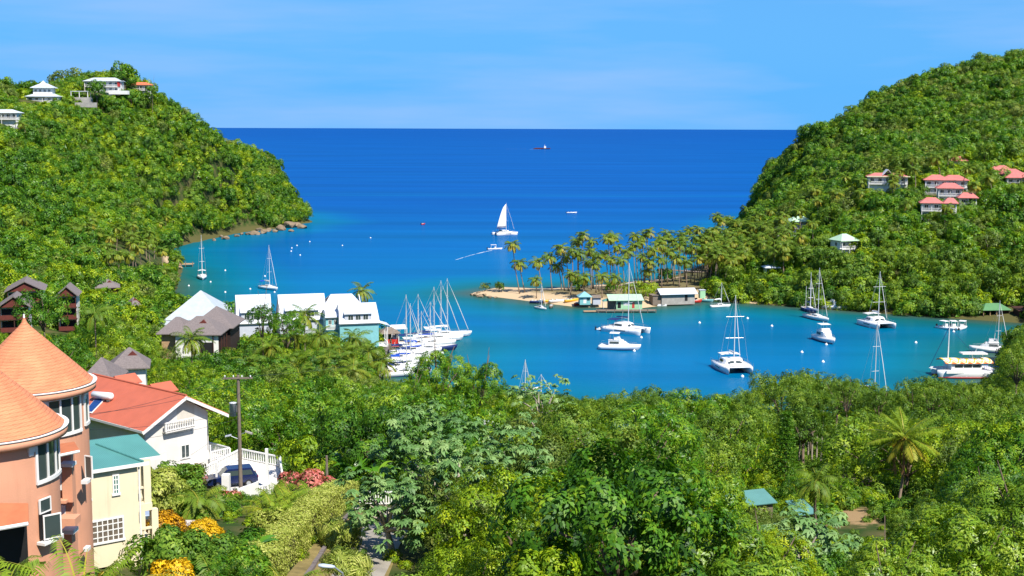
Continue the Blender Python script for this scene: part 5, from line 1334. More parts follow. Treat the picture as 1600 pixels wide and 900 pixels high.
def sailboat(label, loc, head, L=11.5, H=15, hullm=None, sail=None, cover=None, group=None, mast2=None, boot=True, fb=1.05):
    t = thing('sailing_yacht', label, 'sailboat', loc, head, group); Bm = L * .30
    h = hull_mb(L, Bm, fb, rake=L * .06).build('hull', hullm or M['white_gloss'], t, True)
    if boot:
        b_ = hull_mb(L * .996, Bm * .93, .16, rake=0, sheer=0).build('waterline_stripe', M['navy'], h)
    d = hull_mb(L * .97, Bm * .93, .02, rake=L * .06, sheer=0, depth=.01); d.v = [(x, y, z + fb * (1 + .3 * max(0, (x / L + .5)) ** 2) + .01) for x, y, z in d.v]; d.build('deck', M['white'], t)
    cb = MB(); cb.loft([[(-L * .14, s * Bm * .27, fb + .0) for s in (1, -1)] + [(-L * .12, s * Bm * .24, fb + .62) for s in (-1, 1)], [(L * .12, s * Bm * .23, fb) for s in (1, -1)] + [(L * .10, s * Bm * .2, fb + .55) for s in (-1, 1)], [(L * .24, s * Bm * .12, fb + .1) for s in (1, -1)] + [(L * .23, s * Bm * .10, fb + .22) for s in (-1, 1)]], True, True, True)
    c_ = cb.build('cabin', M['white_gloss'], t); strip_windows(c_, -L * .10, L * .09, Bm * .262, fb + .2, fb + .42)
    MB().box(-L * .42, -L * .16, -Bm * .22, Bm * .22, fb + .03, fb + .06).build('cockpit', M['wood_tan'], t)
    rig(t, L * .06, fb + .5, H - fb - .5, L, Bm, sail or M['white'])
    if mast2: MB().tube([(-L * .33, 0, fb), (-L * .33, 0, fb + mast2)], .07, 6).build('mizzen_mast', M['alu'], t)
    if cover:
        MB().loft([[(-L * .42 + q * L * .22, y * Bm * .42, fb + 1.75 + .22 * (1 - y * y)) for y in (-1, -.5, 0, .5, 1)] + [(-L * .42 + q * L * .22, y * Bm * .42, fb + 1.68 + .22 * (1 - y * y)) for y in (1, .5, 0, -.5, -1)] for q in (0, .5, 1)], True, True, True).build('bimini', cover, t)
        mb = MB()
        for x in (-L * .40, -L * .22):
            for s in (1, -1): mb.tube([(x, s * Bm * .4, fb), (x, s * Bm * .4, fb + 1.75)], .025, 4)
        mb.build('bimini_frame', M['metal'], t)
    guard(t, L, Bm, fb + .1)
    return t
def catamaran(label, loc, head, L=13, Bm=7.4, H=18.5, cover=None, sailup=False, group=None, boom=True, davits=True):
    t = thing('catamaran', label, 'catamaran', loc, head, group); fb = 1.55; hb = L * .125
    for s in (1, -1):
        h = hull_mb(L, hb * 2 * .72, fb, stern=.7, rake=.25, y0=s * (Bm / 2 - hb * .72), sheer=.12).build('hull', M['white_gloss'], t, True)
        strip_windows(h, -L * .12, L * .16, Bm / 2 + .0, .85, 1.12, (s,))
        MB().box(-L / 2 - .35, -L / 2 + .5, s * (Bm / 2 - hb * .72) - hb * .4, s * (Bm / 2 - hb * .72) + hb * .4, .35, .55).build('stern_step', M['white'], t)
    dk = B(-L * .40, L * .17, -Bm / 2 + hb * .7, Bm / 2 - hb * .7, .95, fb + .12).build('bridge_deck', M['white'], t)
    B(L * .172, L * .43, -Bm / 2 + hb * 1.1, Bm / 2 - hb * 1.1, fb - .1, fb - .04).build('trampoline', M['rope'], t)
    MB().tube([(L * .44, -Bm / 2 + hb * .7, fb + .1), (L * .44, Bm / 2 - hb * .7, fb + .1)], .12, 8).build('cross_beam', M['alu'], t)
    w0, w1 = Bm * .36, Bm * .29; z0, z1 = fb + .12, fb + 1.35
    cab = [[(x, y * w, z) for (y, w, z) in ((-1, w0 * k, z0), (-1, w1 * k, z0 + (z1 - z0) * hh), (1, w1 * k, z0 + (z1 - z0) * hh), (1, w0 * k, z0))] for x, k, hh in ((-L * .20, 1, 1), (-L * .02, 1, 1.0), (L * .09, .86, .82), (L * .165, .62, .12))]
    c = MB().loft(cab, True, True, True).build('cabin', M['white_gloss'], t)
    wn_ = MB()
    for s in (1, -1):
        wn_.obox((-L * .085, s * (w0 * .5 + w1 * .5 + .012), (z0 + z1) / 2 + .08), (L * .10, 0, 0), (0, s * (w1 - w0) * .2, (z1 - z0) * .22), (0, .012, 0))
        a_, b_ = Vector((L * .10, s * w1 * .76, z0 + .72)), Vector((L * .155, s * w0 * .58, z0 + .28)); c_ = Vector((L * .145, s * .25, z0 + .42)); d_ = Vector((L * .105, s * .25, z0 + .84))
        q_ = [a_, b_, c_, d_]; wn_.slab([p + Vector((.06, 0, .06)) for p in (q_ if s > 0 else q_[::-1])], .03)
    wn_.build('window', M['glass'], c)
    MB().loft([[(x, y * Bm * .30, z1 + .75 + .18 * (1 - y * y) - th) for y in (-1, -.5, 0, .5, 1)] + [(x, y * Bm * .30, z1 + .68 + .18 * (1 - y * y) - th) for y in (1, .5, 0, -.5, -1)] for x, th in ((-L * .40, .06), (-L * .28, 0), (-L * .14, .05))], True, True, True).build('bimini', cover or M['white'], t)
    mb = MB()
    for x in (-L * .38, -L * .16):
        for s in (1, -1): mb.tube([(x, s * Bm * .28, fb + .1), (x, s * Bm * .28, z1 + .74)], .04, 5)
    mb.build('bimini_frame', M['metal'], t)
    B(-L * .36, -L * .20, -Bm * .26, Bm * .26, fb + .125, fb + .5).build('cockpit_seat', M['white'], t)
    rig(t, L * .06, z1, H - z1, L * .92, Bm, cover or M['white'], boom=boom, r=.13)
    if sailup:
        zz0, zz1 = z1 + 1.2, H * .96; pts = []
        for i in range(11):
            q = i / 10; ch_ = L * .42 * (1 - q) ** .62 + .25; z = zz0 + (zz1 - zz0) * q
            pts.append([(L * .06 - .12 - ch_ * r_, math.sin(math.pi * r_) * ch_ * .10, z) for r_ in (0, .25, .5, .75, 1)] + [(L * .06 - .12 - ch_ * r_, math.sin(math.pi * r_) * ch_ * .10 + .03, z) for r_ in (1, .75, .5, .25, 0)])
        MB().loft(pts, True, True, True).build('mainsail', M['white'], t, True)
    mb = MB()
    for s in (1, -1):
        pts = [(-L * .48, s * Bm * .48, fb), (0, s * Bm * .49, fb + .05), (L * .42, s * (Bm / 2 - hb * .7), fb + .15)]
        mb.tube([(x, y, z + .65) for x, y, z in pts], .025, 4)
        for k in range(8):
            x = -L * .48 + L * .9 * k / 7; mb.tube([(x, s * Bm * .485 - (s * .5 if k == 7 else 0), fb), (x, s * Bm * .485 - (s * .5 if k == 7 else 0), fb + .7)], .02, 4)
    mb.build('guard_rail', M['metal'], t)
    return t
def motor_yacht(label, loc, head, L=11, Bm=3.9, fly=True, canopy=None, hullm=None, group=None, tall=1.0, name='motor_yacht', cat='motor yacht', stripe=None):
    t = thing(name, label, cat, loc, head, group); fb = 1.15
    h = hull_mb(L, Bm, fb, stern=.92, rake=L * .09, full=.5, sheer=.45).build('hull', hullm or M['white_gloss'], t, True)
    hull_mb(L * .99, Bm * .95, .18, stern=.92, rake=0, full=.5, sheer=0).build('waterline_stripe', stripe or M['navy'], h)
    z0 = fb + .05; zc = z0 + 1.45 * tall
    cab = MB().loft([[(x, -w, z0 - .1), (x + sh, -w * .86, z), (x + sh, w * .86, z), (x, w, z0 - .1)] for x, w, z, sh in ((-L * .24, Bm * .40, zc, 0), (L * .02, Bm * .40, zc, 0), (L * .16, Bm * .34, zc - .02, -L * .05), (L * .30, Bm * .2, z0 + .3, -L * .02))], True, True, True).build('cabin', M['white_gloss'], t)
    wn_ = MB()
    for s in (1, -1): wn_.obox((-L * .09, s * Bm * .378, z0 + .85 * tall), (L * .12, 0, 0), (0, s * -.03, .30 * tall), (0, .02, 0))
    wn_.obox((L * .165, 0, z0 + .95 * tall), (L * .02, 0, -.26 * tall), (0, Bm * .25, 0), (.03, 0, .03))
    wn_.build('window', M['glass'], cab)
    if fly:
        B(-L * .25, L * .06, -Bm * .37, Bm * .37, zc + .005, zc + .10).build('fly_deck', M['white'], t)
        f_ = MB().loft([[(x, -w, zc + .1), (x + s_, -w * .95, zc + .75), (x + s_, w * .95, zc + .75), (x, w, zc + .1)] for x, w, s_ in ((-L * .10, Bm * .33, 0), (L * .05, Bm * .3, -.25))], True, True, True).build('flybridge', M['white_gloss'], t)
        if canopy:
            B(-L * .22, L * .03, -Bm * .36, Bm * .36, zc + 1.85, zc + 1.95).build('canopy', canopy, t)
            mb = MB()
            for x in (-L * .20, L * .01):
                for s in (1, -1): mb.tube([(x, s * Bm * .32, zc), (x, s * Bm * .32, zc + 1.86)], .035, 5)
            mb.build('canopy_frame', M['metal'], t)
        MB().tube([(-L * .12, 0, zc + .7), (-L * .14, 0, zc + 2.6)], .05, 5).build('radar_mast', M['white'], t)
    B(-L * .46, -L * .25, -Bm * .38, Bm * .38, fb + .02, fb + .10).build('cockpit', M['white'], t)
    guard(t, L * .96, Bm, fb + .25)
    return t
def open_boat(label, loc, head, L=5.5, Bm=2.0, hullm=None, top=None, outboard=True, group=None, name='motorboat', cat='motorboat', fb=.6, frame=True, crew=0):
    t = thing(name, label, cat, loc, head, group)
    hull_mb(L, Bm, fb, stern=.85, rake=.35, full=.45, sheer=.5).build('hull', hullm or M['white_gloss'], t, True)
    B(-L * .42, L * .18, -Bm * .33, Bm * .33, fb + .02, fb + .06).build('cockpit_floor', M['concrete'], t)
    for x in (-L * .3, -L * .05): B(x - .18, x + .18, -Bm * .36, Bm * .36, fb + .065, fb + .3).build('seat', M['white'], t)
    if outboard: B(-L * .5 - .45, -L * .5 - .04, -.18, .18, .1, fb + .55).build('outboard_motor', M['black'], t)
    if top:
        B(-L * .28, L * .12, -Bm * .42, Bm * .42, fb + 1.75, fb + 1.85).build('canopy', top, t)
        mb = MB()
        for x in (-L * .26, L * .10):
            for s in (1, -1): mb.tube([(x, s * Bm * .38, fb), (x, s * Bm * .38, fb + 1.76)], .045, 5)
        mb.build('canopy_frame', M['white'], t); B(0, L * .08, -Bm * .2, Bm * .2, fb + .065, fb + 1.0).build('console', M['white'], t)
    return t
def W(px, py): p = PZ(px, py, 0.0); return (p.x, p.y, 0)
deg = math.radians
sailboat('white single masted sailboat anchored bow-on off the small jetty', W(316, 435), deg(-75), 12, 17.3, cover=M['white'])
sailboat('white sailboat anchored behind the pale marina houses, blue framed bimini', W(420, 452), deg(-48), 11, 16.5, cover=M['blue_canvas'])
catamaran('white catamaran sailing out with its mainsail hoisted', W(789, 367), deg(28), 13, 7.6, 17.8, cover=M['navy'], sailup=True, boom=True)
open_boat('small motorboat with white canopy running behind the sailing catamaran', W(773, 390), deg(8), 7, 2.4, top=M['white'])
open_boat('small white boat drifting alone on the open water beyond the palms', W(893, 333), deg(0), 7, 2.6)
open_boat('tiny reddish boat out in the channel between the headland and the sailing catamaran', W(661, 351), deg(40), 2.6, 1.2, hullm=M['red'])
sailboat('little daysailer moored just off the beach boats of the sand spit', W(845, 483), deg(-60), 6.2, 8.6, boot=False, fb=.6)
catamaran('white catamaran with navy sail cover moored off the green dock house', W(978, 519), deg(-38), 13.2, 7.6, 20.5, cover=M['navy'])
open_boat('white dinghy tied to the stern of the catamaran by the green dock house', W(943, 516), deg(-10), 4.2, 1.8, fb=.45)
motor_yacht('white fishing yacht with two canopies moored below the catamaran off the spit', W(966, 546), deg(-12), 10.5, 3.8, canopy=M['white'], stripe=M['navy'])
catamaran('large white catamaran anchored bow-on closest to the near mangroves', W(1145, 578), deg(-82), 12.5, 8.2, 18.9)
sailboat('small white sailboat moored beside the far mangrove shore near the boat shed', W(1125, 480), deg(12), 6.8, 8.4, boot=False, fb=.7)
open_boat('tiny white dinghy at the foot of the far mangroves', W(1163, 473), deg(0), 3.6, 1.5, fb=.4)
sailboat('dark hulled ketch moored behind the white two masted yacht', W(1265, 487), deg(-80), 10, 11, hullm=M['navy'], mast2=7, sail=M['navy'])
sailboat('white two masted yacht with navy bimini in the middle of the inner bay', W(1276, 499), deg(-72), 12.5, 16.5, cover=M['navy'], mast2=13.5)
motor_yacht('white motor cruiser moored close under the far mangroves', W(1303, 483), deg(-35), 8.5, 3.4, fly=True)
catamaran('white catamaran anchored in the inner bay, its mast against the mangroves', W(1370, 510), deg(-74), 11.5, 7.6, 17.0)
motor_yacht('white trawler yacht with flybridge anchored bow-on in the inner bay', W(1289, 533), deg(-80), 11, 4.2, canopy=M['white'], tall=1.15)
sailboat('yacht hidden by the near mangroves with only its tall mast showing', W(1363, 628), deg(-70), 11, 18, cover=M['navy'])
for px, hd, lab in ((1477, -60, 'rafted motorboat with white arch, first in the row of three'), (1490, -92, 'rafted motorboat with white parasol-like top between two others'), (1503, -120, 'rafted motorboat with square white canopy, last in the row of three')):
    open_boat(lab, W(px, 514), deg(hd), 6.2, 2.3, top=M['white'], group='three motorboats rafted together')
motor_yacht('white cabin boat half hidden by the mangroves near the rafted motorboats', W(1546, 550), deg(165), 9, 3.4, fly=True)
sailboat('yacht hidden by the mangroves with its mast crossing the boathouse', W(1556, 549), deg(-70), 10, 14)
sailboat('yacht behind the slope trees showing only a thick white mast', W(819, 628), deg(60), 7, 9.4)
sailboat('yacht behind the slope trees showing only a short leaning mast', W(843, 628), deg(20), 6, 6.2)
# day charter boat with painted awning
t = thing('charter_boat', 'big white day charter boat with orange and yellow wave painted awning', 'tour boat', W(1507, 588), deg(180 + 3)); L = 14.4
for s in (1, -1): hull_mb(L, 2.2, 1.9, stern=.9, rake=.5, y0=s * 2.2, sheer=.1).build('hull', M['white_gloss'], t, True)
for s in (1, -1): hull_mb(L * 1.004, 2.26, .3, stern=.9, rake=.1, y0=s * 2.2, sheer=0).build('red_waterline', M['red'], t)
B(-L * .48, L * .40, -3.2, 3.2, 1.3, 2.0).build('deck', M['white'], t)
B(-L * .22, L * .30, -2.5, 2.5, 2.004, 3.5).build('cabin', M['white_gloss'], t)
for s in (1, -1):
    for k in range(3): B(-L * .20 + k * 2.2, -L * .20 + k * 2.2 + 2.0, s * 2.51 - .01, s * 2.51 + .01, 2.6, 3.25).build('window', M['glass'], t)
def awning_mat():
    m = mat('painted_wave_awning', (.85, .75, .6), .6, .05, 1); nt = m.node_tree; N, L_ = nt.nodes.new, nt.links.new; b = nt.nodes['Principled BSDF']
    tc = N("ShaderNodeTexCoord"); w = N("ShaderNodeTexWave"); w.bands_direction = 'X'; w.inputs['Scale'].default_value = .16; w.inputs['Distortion'].default_value = 1.5
    sx = N("ShaderNodeSeparateXYZ"); L_(tc.outputs['Object'], w.inputs[0]); L_(tc.outputs['Object'], sx.inputs[0])
    a = N("ShaderNodeMath"); a.operation = 'MULTIPLY_ADD'; a.inputs[1].default_value = .55; L_(w.outputs['Fac'], a.inputs[0]); L_(sx.outputs[2], a.inputs[2])
    rp = N("ShaderNodeValToRGB"); e = rp.color_ramp.elements; rp.color_ramp.interpolation = 'CONSTANT'
    mr = N("ShaderNodeMapRange"); mr.inputs[1].default_value = 3.6; mr.inputs[2].default_value = 5.0; L_(a.outputs[0], mr.inputs[0]); L_(mr.outputs[0], rp.inputs[0])
    e[0].color = (.75, .18, .05, 1); e[1].position = .75; e[1].color = (.85, .83, .78, 1)
    for p_, c in ((.30, (.90, .45, .16)), (.45, (.85, .80, .72)), (.55, (.9, .55, .04))): k = e.new(p_); k.color = (*c, 1)
    L_(rp.outputs[0], b.inputs['Base Color']); return m
M['awning'] = awning_mat()
MB().loft([[(x, y * 3.1, 3.75 + .7 * (1 - abs(y) ** 3)) for y in (-1, -.8, -.4, 0, .4, .8, 1)] + [(x, y * 3.0, 3.65 + .7 * (1 - abs(y) ** 3)) for y in (1, .8, .4, 0, -.4, -.8, -1)] for x in (-L * .40, -L * .1, L * .2, L * .42)], True, True, True).build('awning', M['awning'], t)
MB().tube([(L * .30, 0, 2), (L * .30, 0, 12.5)], [.17, .11], 8).build('mast', M['white'], t)
rg = MB(); rg.tube([(L * .30, 0, 12.3), (L * .62, 0, 2.2)], .06, 5); rg.tube([(L * .30, 0, 12.3), (-L * .2, 0, 4.5)], .03, 4); rg.build('rigging', M['navy'], t)
MB().tube([(L * .45, 0, 1.7), (L * .62, 0, 2.2)], .09, 6).build('bowsprit', M['white'], t)
MB().slab([(-L * .34, -1.6, 5.9), (L * .08, -1.2, 5.9), (L * .08, 1.2, 5.9), (-L * .34, 1.6, 5.9)], .3).build('upper_canopy', M['white_gloss'], t)
mb = MB(); [mb.tube([(x, y, 4.3), (x + .4, y, 5.65)], .05, 5) for x in (-4.2, -1.6) for y in (-.9, .9)]; mb.tube([(-2.4, 0, 5.9), (-2.9, 0, 7.4)], .06, 5); mb.build('canopy_frame', M['white'], t)
railing(t, (-L * .48, 3.1, 2.0), (-L * .24, 3.1, 2.0), 1.0, .5, M['blue_canvas'], 'stern_railing', post=.06); railing(t, (-L * .48, -3.1, 2.0), (-L * .24, -3.1, 2.0), 1.0, .5, M['blue_canvas'], 'stern_railing', post=.06)
# cargo ship far out
t = thing('cargo_ship', 'small dark red hulled cargo ship steaming along far offshore', 'ship', (PZ(846, 233).x, PZ(846, 233).y, 0), 0); L = 44
hull_mb(L, 8, 2.2, stern=.9, rake=3, full=.7).build('hull', M['maroon'], t)
B(L * .16, L * .28, -3, 3, 2.2, 8).build('bridge', M['white'], t); B(-L * .40, L * .12, -3, 3, 2.2, 3.4).build('cargo_deck', M['maroon'], t); MB().tube([(L * .2, 0, 8), (L * .2, 0, 12)], .5, 6).build('funnel', M['white'], t)
# wakes: foam lying on the water
foam = mat('foam', (.62, .72, .78), .8, .3, .2)
def wake(name, pts, w0, w1, label):
    mb = MB(); n = len(pts); r_ = random.Random(len(pts)); L_, R_ = [], []
    P_ = [Vector((*W(*p)[:2], .012)) for p in pts]; fine = []
    for i in range(n - 1):
        for k in range(6): fine.append(P_[i].lerp(P_[i + 1], k / 6))
    fine.append(P_[-1])
    for i, p in enumerate(fine):
        d = (fine[min(i + 1, len(fine) - 1)] - fine[max(i - 1, 0)]).normalized(); s = Vector((-d.y, d.x, 0)); w = (w0 + (w1 - w0) * i / (len(fine) - 1)) * r_.uniform(.5, 1.3)
        L_.append(p + s * w); R_.append(p - s * w)
    for i in range(len(fine) - 1): mb.add([L_[i], R_[i], R_[i + 1], L_[i + 1]], [(0, 1, 2, 3)] if i % 5 != 4 else [(0, 1, 2)])
    tag(mb.build(name, foam), label, 'foam', kind='stuff')
wake('ship_wake', [(845, 233.3), (820, 233), (790, 232.6)], 2.5, .8, 'white wake trailing behind the cargo ship')
wake('boat_wake', [(769, 391), (755, 394), (735, 399), (712, 406)], .45, .15, 'thin foam trail behind the small motorboat')

# marina yachts
mh = deg(16)
for lab, px, D, H, hm, sl, cv, L in (
    ('white yacht with the thickest mast, nearest the slope trees in the marina', 633, 306, 19.8, None, M['navy'], M['navy'], 12.5),
    ('white yacht with blue sail cover and shorter mast behind the thick masted yacht', 639.5, 318, 16.0, None, M['blue_canvas'], M['blue_canvas'], 11),
    ('white yacht with bright blue boom tent in the middle of the marina row', 657, 329, 12.5, None, M['blue_canvas'], M['navy'], 12),
    ('navy hulled yacht with white cabin lying across the marina row', 671, 340, 13.4, M['navy'], M['white'], M['blue_canvas'], 15),
    ('white yacht with slanting furled jib, inner berth by the turquoise house', 652, 350, 14.2, None, M['navy'], M['navy'], 12),
    ('white yacht with blue cover beside the navy hulled yacht', 677, 348.5, 16.4, None, M['blue_canvas'], M['white'], 12.5),
    ('white yacht with the tallest mast near the outer end of the marina', 688, 356.5, 17.2, None, M['white'], M['navy'], 13),
    ('white yacht with dark forestay at the outermost marina berth', 698, 363.5, 17.0, None, M['white'], M['white'], 14.5)):
    x = (px - 800) / F * D; sailboat(lab, (x - .06 * L * math.cos(mh), D - .06 * L * math.sin(mh), 0), mh, L, H, hm, sl, cv, 'yachts berthed in the marina', fb=1.2)
motor_yacht('big white motor yacht berthed between the marina sailboats', (-26, 334.5, 0), mh, 13, 3.8, canopy=M['white'])
motor_yacht('white motor yacht with dark windows nearest the marina gangway', (-28.5, 323.5, 0), mh, 11, 3.4, canopy=M['navy'])
motor_yacht('small white cabin cruiser tucked behind the slope trees of the marina', (-28.0, 311.5, 0), mh, 8, 3.0, fly=False)
open_boat('grey inflatable dinghy beside the marina gangway', (-31.8, 329, 0), mh, 3.8, 1.7, hullm=M['black'], fb=.45)
open_boat('blue covered dinghy at the inner end of the marina', (-31.4, 334, 0), mh, 3.8, 1.7, hullm=M['navy'], fb=.45)
# marina quay
q = thing('marina_quay', 'planked marina quay with grey piles along the yacht sterns', 'dock', (-34, 312, 1.25))
MB().obox((0, 26, 0), (1.3, 0, 0), (0, 26, 0), (0, 0, .12)).build('deck', M['wood_grey'], q)
for k in range(9): MB().tube([(1.2, 1 + k * 6.2, -2.5), (1.2, 1 + k * 6.2, .9)], .14, 7).build('pile', M['wood_grey'], q)
q = thing('gangway', 'tan wooden gangway with white handrails leading down to the marina', 'gangway', (-34.6, 306, 2.6))
MB().slab([(-.9, -7, 1.2), (.9, -7, 1.2), (.9, 6, -1.1), (-.9, 6, -1.1)], .15).build('ramp', M['wood_tan'], q)
for s in (-1, 1): MB().obox((s * .95, -.5, 1.0), (.05, 0, 0), (0, 6.5, -1.15), (0, 0, .5)).build('side_rail', M['white'], q)
q = Fr('dock_kiosk', 'small dock kiosk with red counter and grey hip roof behind the turquoise house', 'kiosk', (-35.5, 343, 1.4), MA)
hip_mb(MB(), -.4, 5.4, -.4, 4.4, 2.8, 4.3, 2.2, .12).build('roof', M['wood_grey'], q.t); B(0, 5, .6, 4, -1, 1.0).build('counter', M['red'], q.t)
for x in (.1, 4.9):
    for y in (.3, 3.9): B(x - .1, x + .1, y - .1, y + .1, 0, 2.8).build('post', M['white'], q.t)
q = Fr('awning_stall', 'white awning stall beside the dock kiosk', 'stall', (-33.5, 352, 1.4), MA)
MB().slab([(0, 0, 2.6), (4.5, 0, 2.6), (4.5, 3.5, 3.3), (0, 3.5, 3.3)], .08).build('awning', M['white'], q.t)
for x in (.1, 4.4):
    for y in (.1, 3.4): B(x - .07, x + .07, y - .07, y + .07, -.5, 2.55).build('post', M['white'], q.t)

# mooring buoys
bm = MB(); 
for k in range(1): bm.lathe((0, 0, 0), [(.02, -.35), (.34, -.2), (.46, .05), (.36, .34), (.12, .5), (.10, .62), (.02, .64)], 12)
bme = bm.mesh('mooring_buoy', True); bme.materials.append(M['white_gloss'])
bl = ['by the bow of the sailboat off the jetty', 'in open water between the two left sailboats']
for i, (px, py, lab) in enumerate([(352, 423, 'behind the bow-on sailboat off the jetty'), (352, 457, 'between the light blue hall roof and the bow-on sailboat'), (295, 447, 'by the two shoreline palms near the blue hall roof'), (391, 452, 'beside the sailboat behind the marina houses'), (429, 457, 'under the bow of the sailboat behind the marina houses'), (414, 432, 'by the mast of the sailboat behind the marina houses'), (329, 441, 'at the bow of the sailboat off the jetty'),
    (456, 388, 'in the pair off the rocky headland'), (464, 384, 'uppermost of the buoys off the rocky headland'), (469, 399, 'lowest of the buoys off the rocky headland'), (484, 378, 'farthest out off the rocky headland'), (455, 393, 'second of the pair off the rocky headland'), (579, 372, 'alone in the channel mouth'), (535, 384, 'alone between the headland and the channel'), (1093, 505, 'alone off the white roofed boat shed'), (1168, 498, 'alone off the middle of the far mangroves'),
    (1206, 510, 'between the near catamaran and the trawler yacht'), (1253, 551, 'left behind the trawler yacht towards the near shore'), (1286, 566, 'directly below the bow of the trawler yacht'), (1431, 536, 'between the inner bay catamaran and the charter boat'), (1160, 589, 'under the bow of the near catamaran'), (991, 549, 'at the bow of the white fishing yacht'), (1002, 528, 'under the bow of the catamaran off the dock house'), (1291, 539, 'touching the bow of the trawler yacht'), (1490, 519, 'below the three rafted motorboats'), (1360, 512, 'at the bow of the inner bay catamaran')]):
    o = place('mooring_buoy', bme, None, None, W(px, py)); o.scale = (.85,) * 3 if py < 470 else (.95,) * 3; tag(o, 'white mooring buoy ' + lab, 'buoy', 'mooring buoys floating in the bay')

# ------------------------------------------------------------ sand spit: huts, dock, beached boats
def SP(px, py, z=1.2): return PZ(px, py, z)
c = SP(902, 478, 1.4)
h = Fr('beach_hut', 'turquoise beach hut with pyramid roof on the sand spit', 'hut', SP(906, 474, 1.5), .1)
B(0, 3.6, 0, 3.4, -.5, 2.2).build('wall', M['teal'], h.t); hip_mb(MB(), -.6, 4.2, -.6, 4.0, 2.2, 3.8, 2.3, .1).build('roof', mat('faded_turquoise_roof', (.2, .42, .46), .6, .1, 2), h.t); B(1.2, 2.2, -.03, .02, 0, 1.9).build('door', M['white'], h.t); B(2.5, 3.3, -.03, .02, .9, 1.7).build('window', M['glass'], h.t)
h = Fr('lean_to_shack', 'low grey lean-to joined beside the turquoise beach hut', 'shack', SP(926, 474, 1.5), .1)
MB().slab([(0, 0, 1.8), (3, 0, 1.8), (3, 3, 2.5), (0, 3, 2.5)], .1).build('roof', M['wood_grey'], h.t); B(.2, 2.8, .4, 2.9, -.5, 1.75).build('wall', M['grey_light'], h.t)
h = Fr('dock_house', 'mint green dock house with pale green roof and red door on the water edge', 'house', SP(963, 482, 1.0), .06)
B(0, 8.6, 0, 4.5, -.5, 2.7).build('wall', M['mint'], h.t); MB().slab([(-2.6, -.9, 2.75), (9.0, -.9, 2.75), (9.0, 5.0, 4.1), (-2.6, 5.0, 4.1)], .12).build('roof', M['roof_mint'], h.t)
B(.4, 1.5, -.03, .02, .1, 2.1).build('dark_door', M['dark'], h.t); B(5.2, 6.0, -.03, .02, .1, 2.1).build('red_door', M['red'], h.t); B(2.4, 4.4, -.035, .02, 1.0, 1.9).build('white_panel', M['white'], h.t); B(-2.4, -.01, 1.2, 4.5, -.5, 2.4).build('side_room', M['wood_grey'], h.t)
h = thing('dock', 'weathered timber dock along the front of the mint dock house', 'dock', SP(975, 485, .7), .04)
MB().box(-9, 10.5, -1.2, 1.6, -.1, .1).build('deck', M['wood_grey'], h)
for k in range(8): MB().tube([(-8.6 + k * 2.7, -1.1, -2), (-8.6 + k * 2.7, -1.1, .5)], .12, 6).build('pile', M['wood_grey'], h)
h = thing('dock', 'low floating jetty with dinghies at the beach end of the dock', 'dock', SP(933, 486, .45), .1)
MB().box(-4.5, 2.5, -1.0, 1.0, -.1, .1).build('deck', M['wood_tan'], h)
h = Fr('green_canopy', 'small turquoise canopy on posts beside the mint dock house', 'canopy', SP(943, 480, 1.2), .1)
hip_mb(MB(), -.2, 3.0, -.2, 2.6, 2.0, 2.8, 1.5, .08).build('roof', M['roof_green'], h.t)
for x in (.1, 2.7):
    for y in (.1, 2.3): B(x - .06, x + .06, y - .06, y + .06, -.8, 2.0).build('post', M['white'], h.t)
h = Fr('houseboat', 'white canopied pontoon boat moored at the end of the dock', 'boat', SP(1027, 478, .05), .0)
B(0, 3.2, 0, 5.5, -.3, .6).build('pontoon', M['white_gloss'], h.t); B(.2, 3.0, .8, 5.2, 2.5, 2.7).build('canopy', M['white'], h.t); B(.5, 2.7, 2.0, 4.8, .604, 1.6).build('cabin', M['white'], h.t)
for x in (.25, 2.9):
    for y in (.9, 5.0): B(x - .06, x + .06, y - .06, y + .06, .6, 2.5).build('post', M['white'], h.t)
h = Fr('boat_shed', 'long concrete boat shed with white sheet roof beyond the spit', 'shed', SP(1034, 472, 1.4), .22)
B(0, 11.8, 0, 5.5, -1, 2.6).build('wall', M['concrete'], h.t); gable_mb(MB(), -.8, 12.6, -.9, 6.2, 2.6, 4.3, 'x', .14).build('roof', M['roof_white'], h.t); B(8.2, 9.2, -.04, .02, .2, 2.2).build('door', M['dark'], h.t); B(-3.0, -.01, .5, 4.5, -1, 2.2).build('annex', M['wood_grey'], h.t); B(-3.4, 0, .2, 4.8, 2.2, 2.35).build('annex_roof', M['wood_grey'], h.t)
h = Fr('tool_shed', 'little pale green shed between boat shed and mangroves', 'shed', SP(1094, 464, 1.8), .2); B(0, 1.9, 0, 1.8, -.5, 2.3).build('wall', M['mint'], h.t); B(-.15, 2.05, -.15, 1.95, 2.3, 2.42).build('roof', M['roof_white'], h.t)
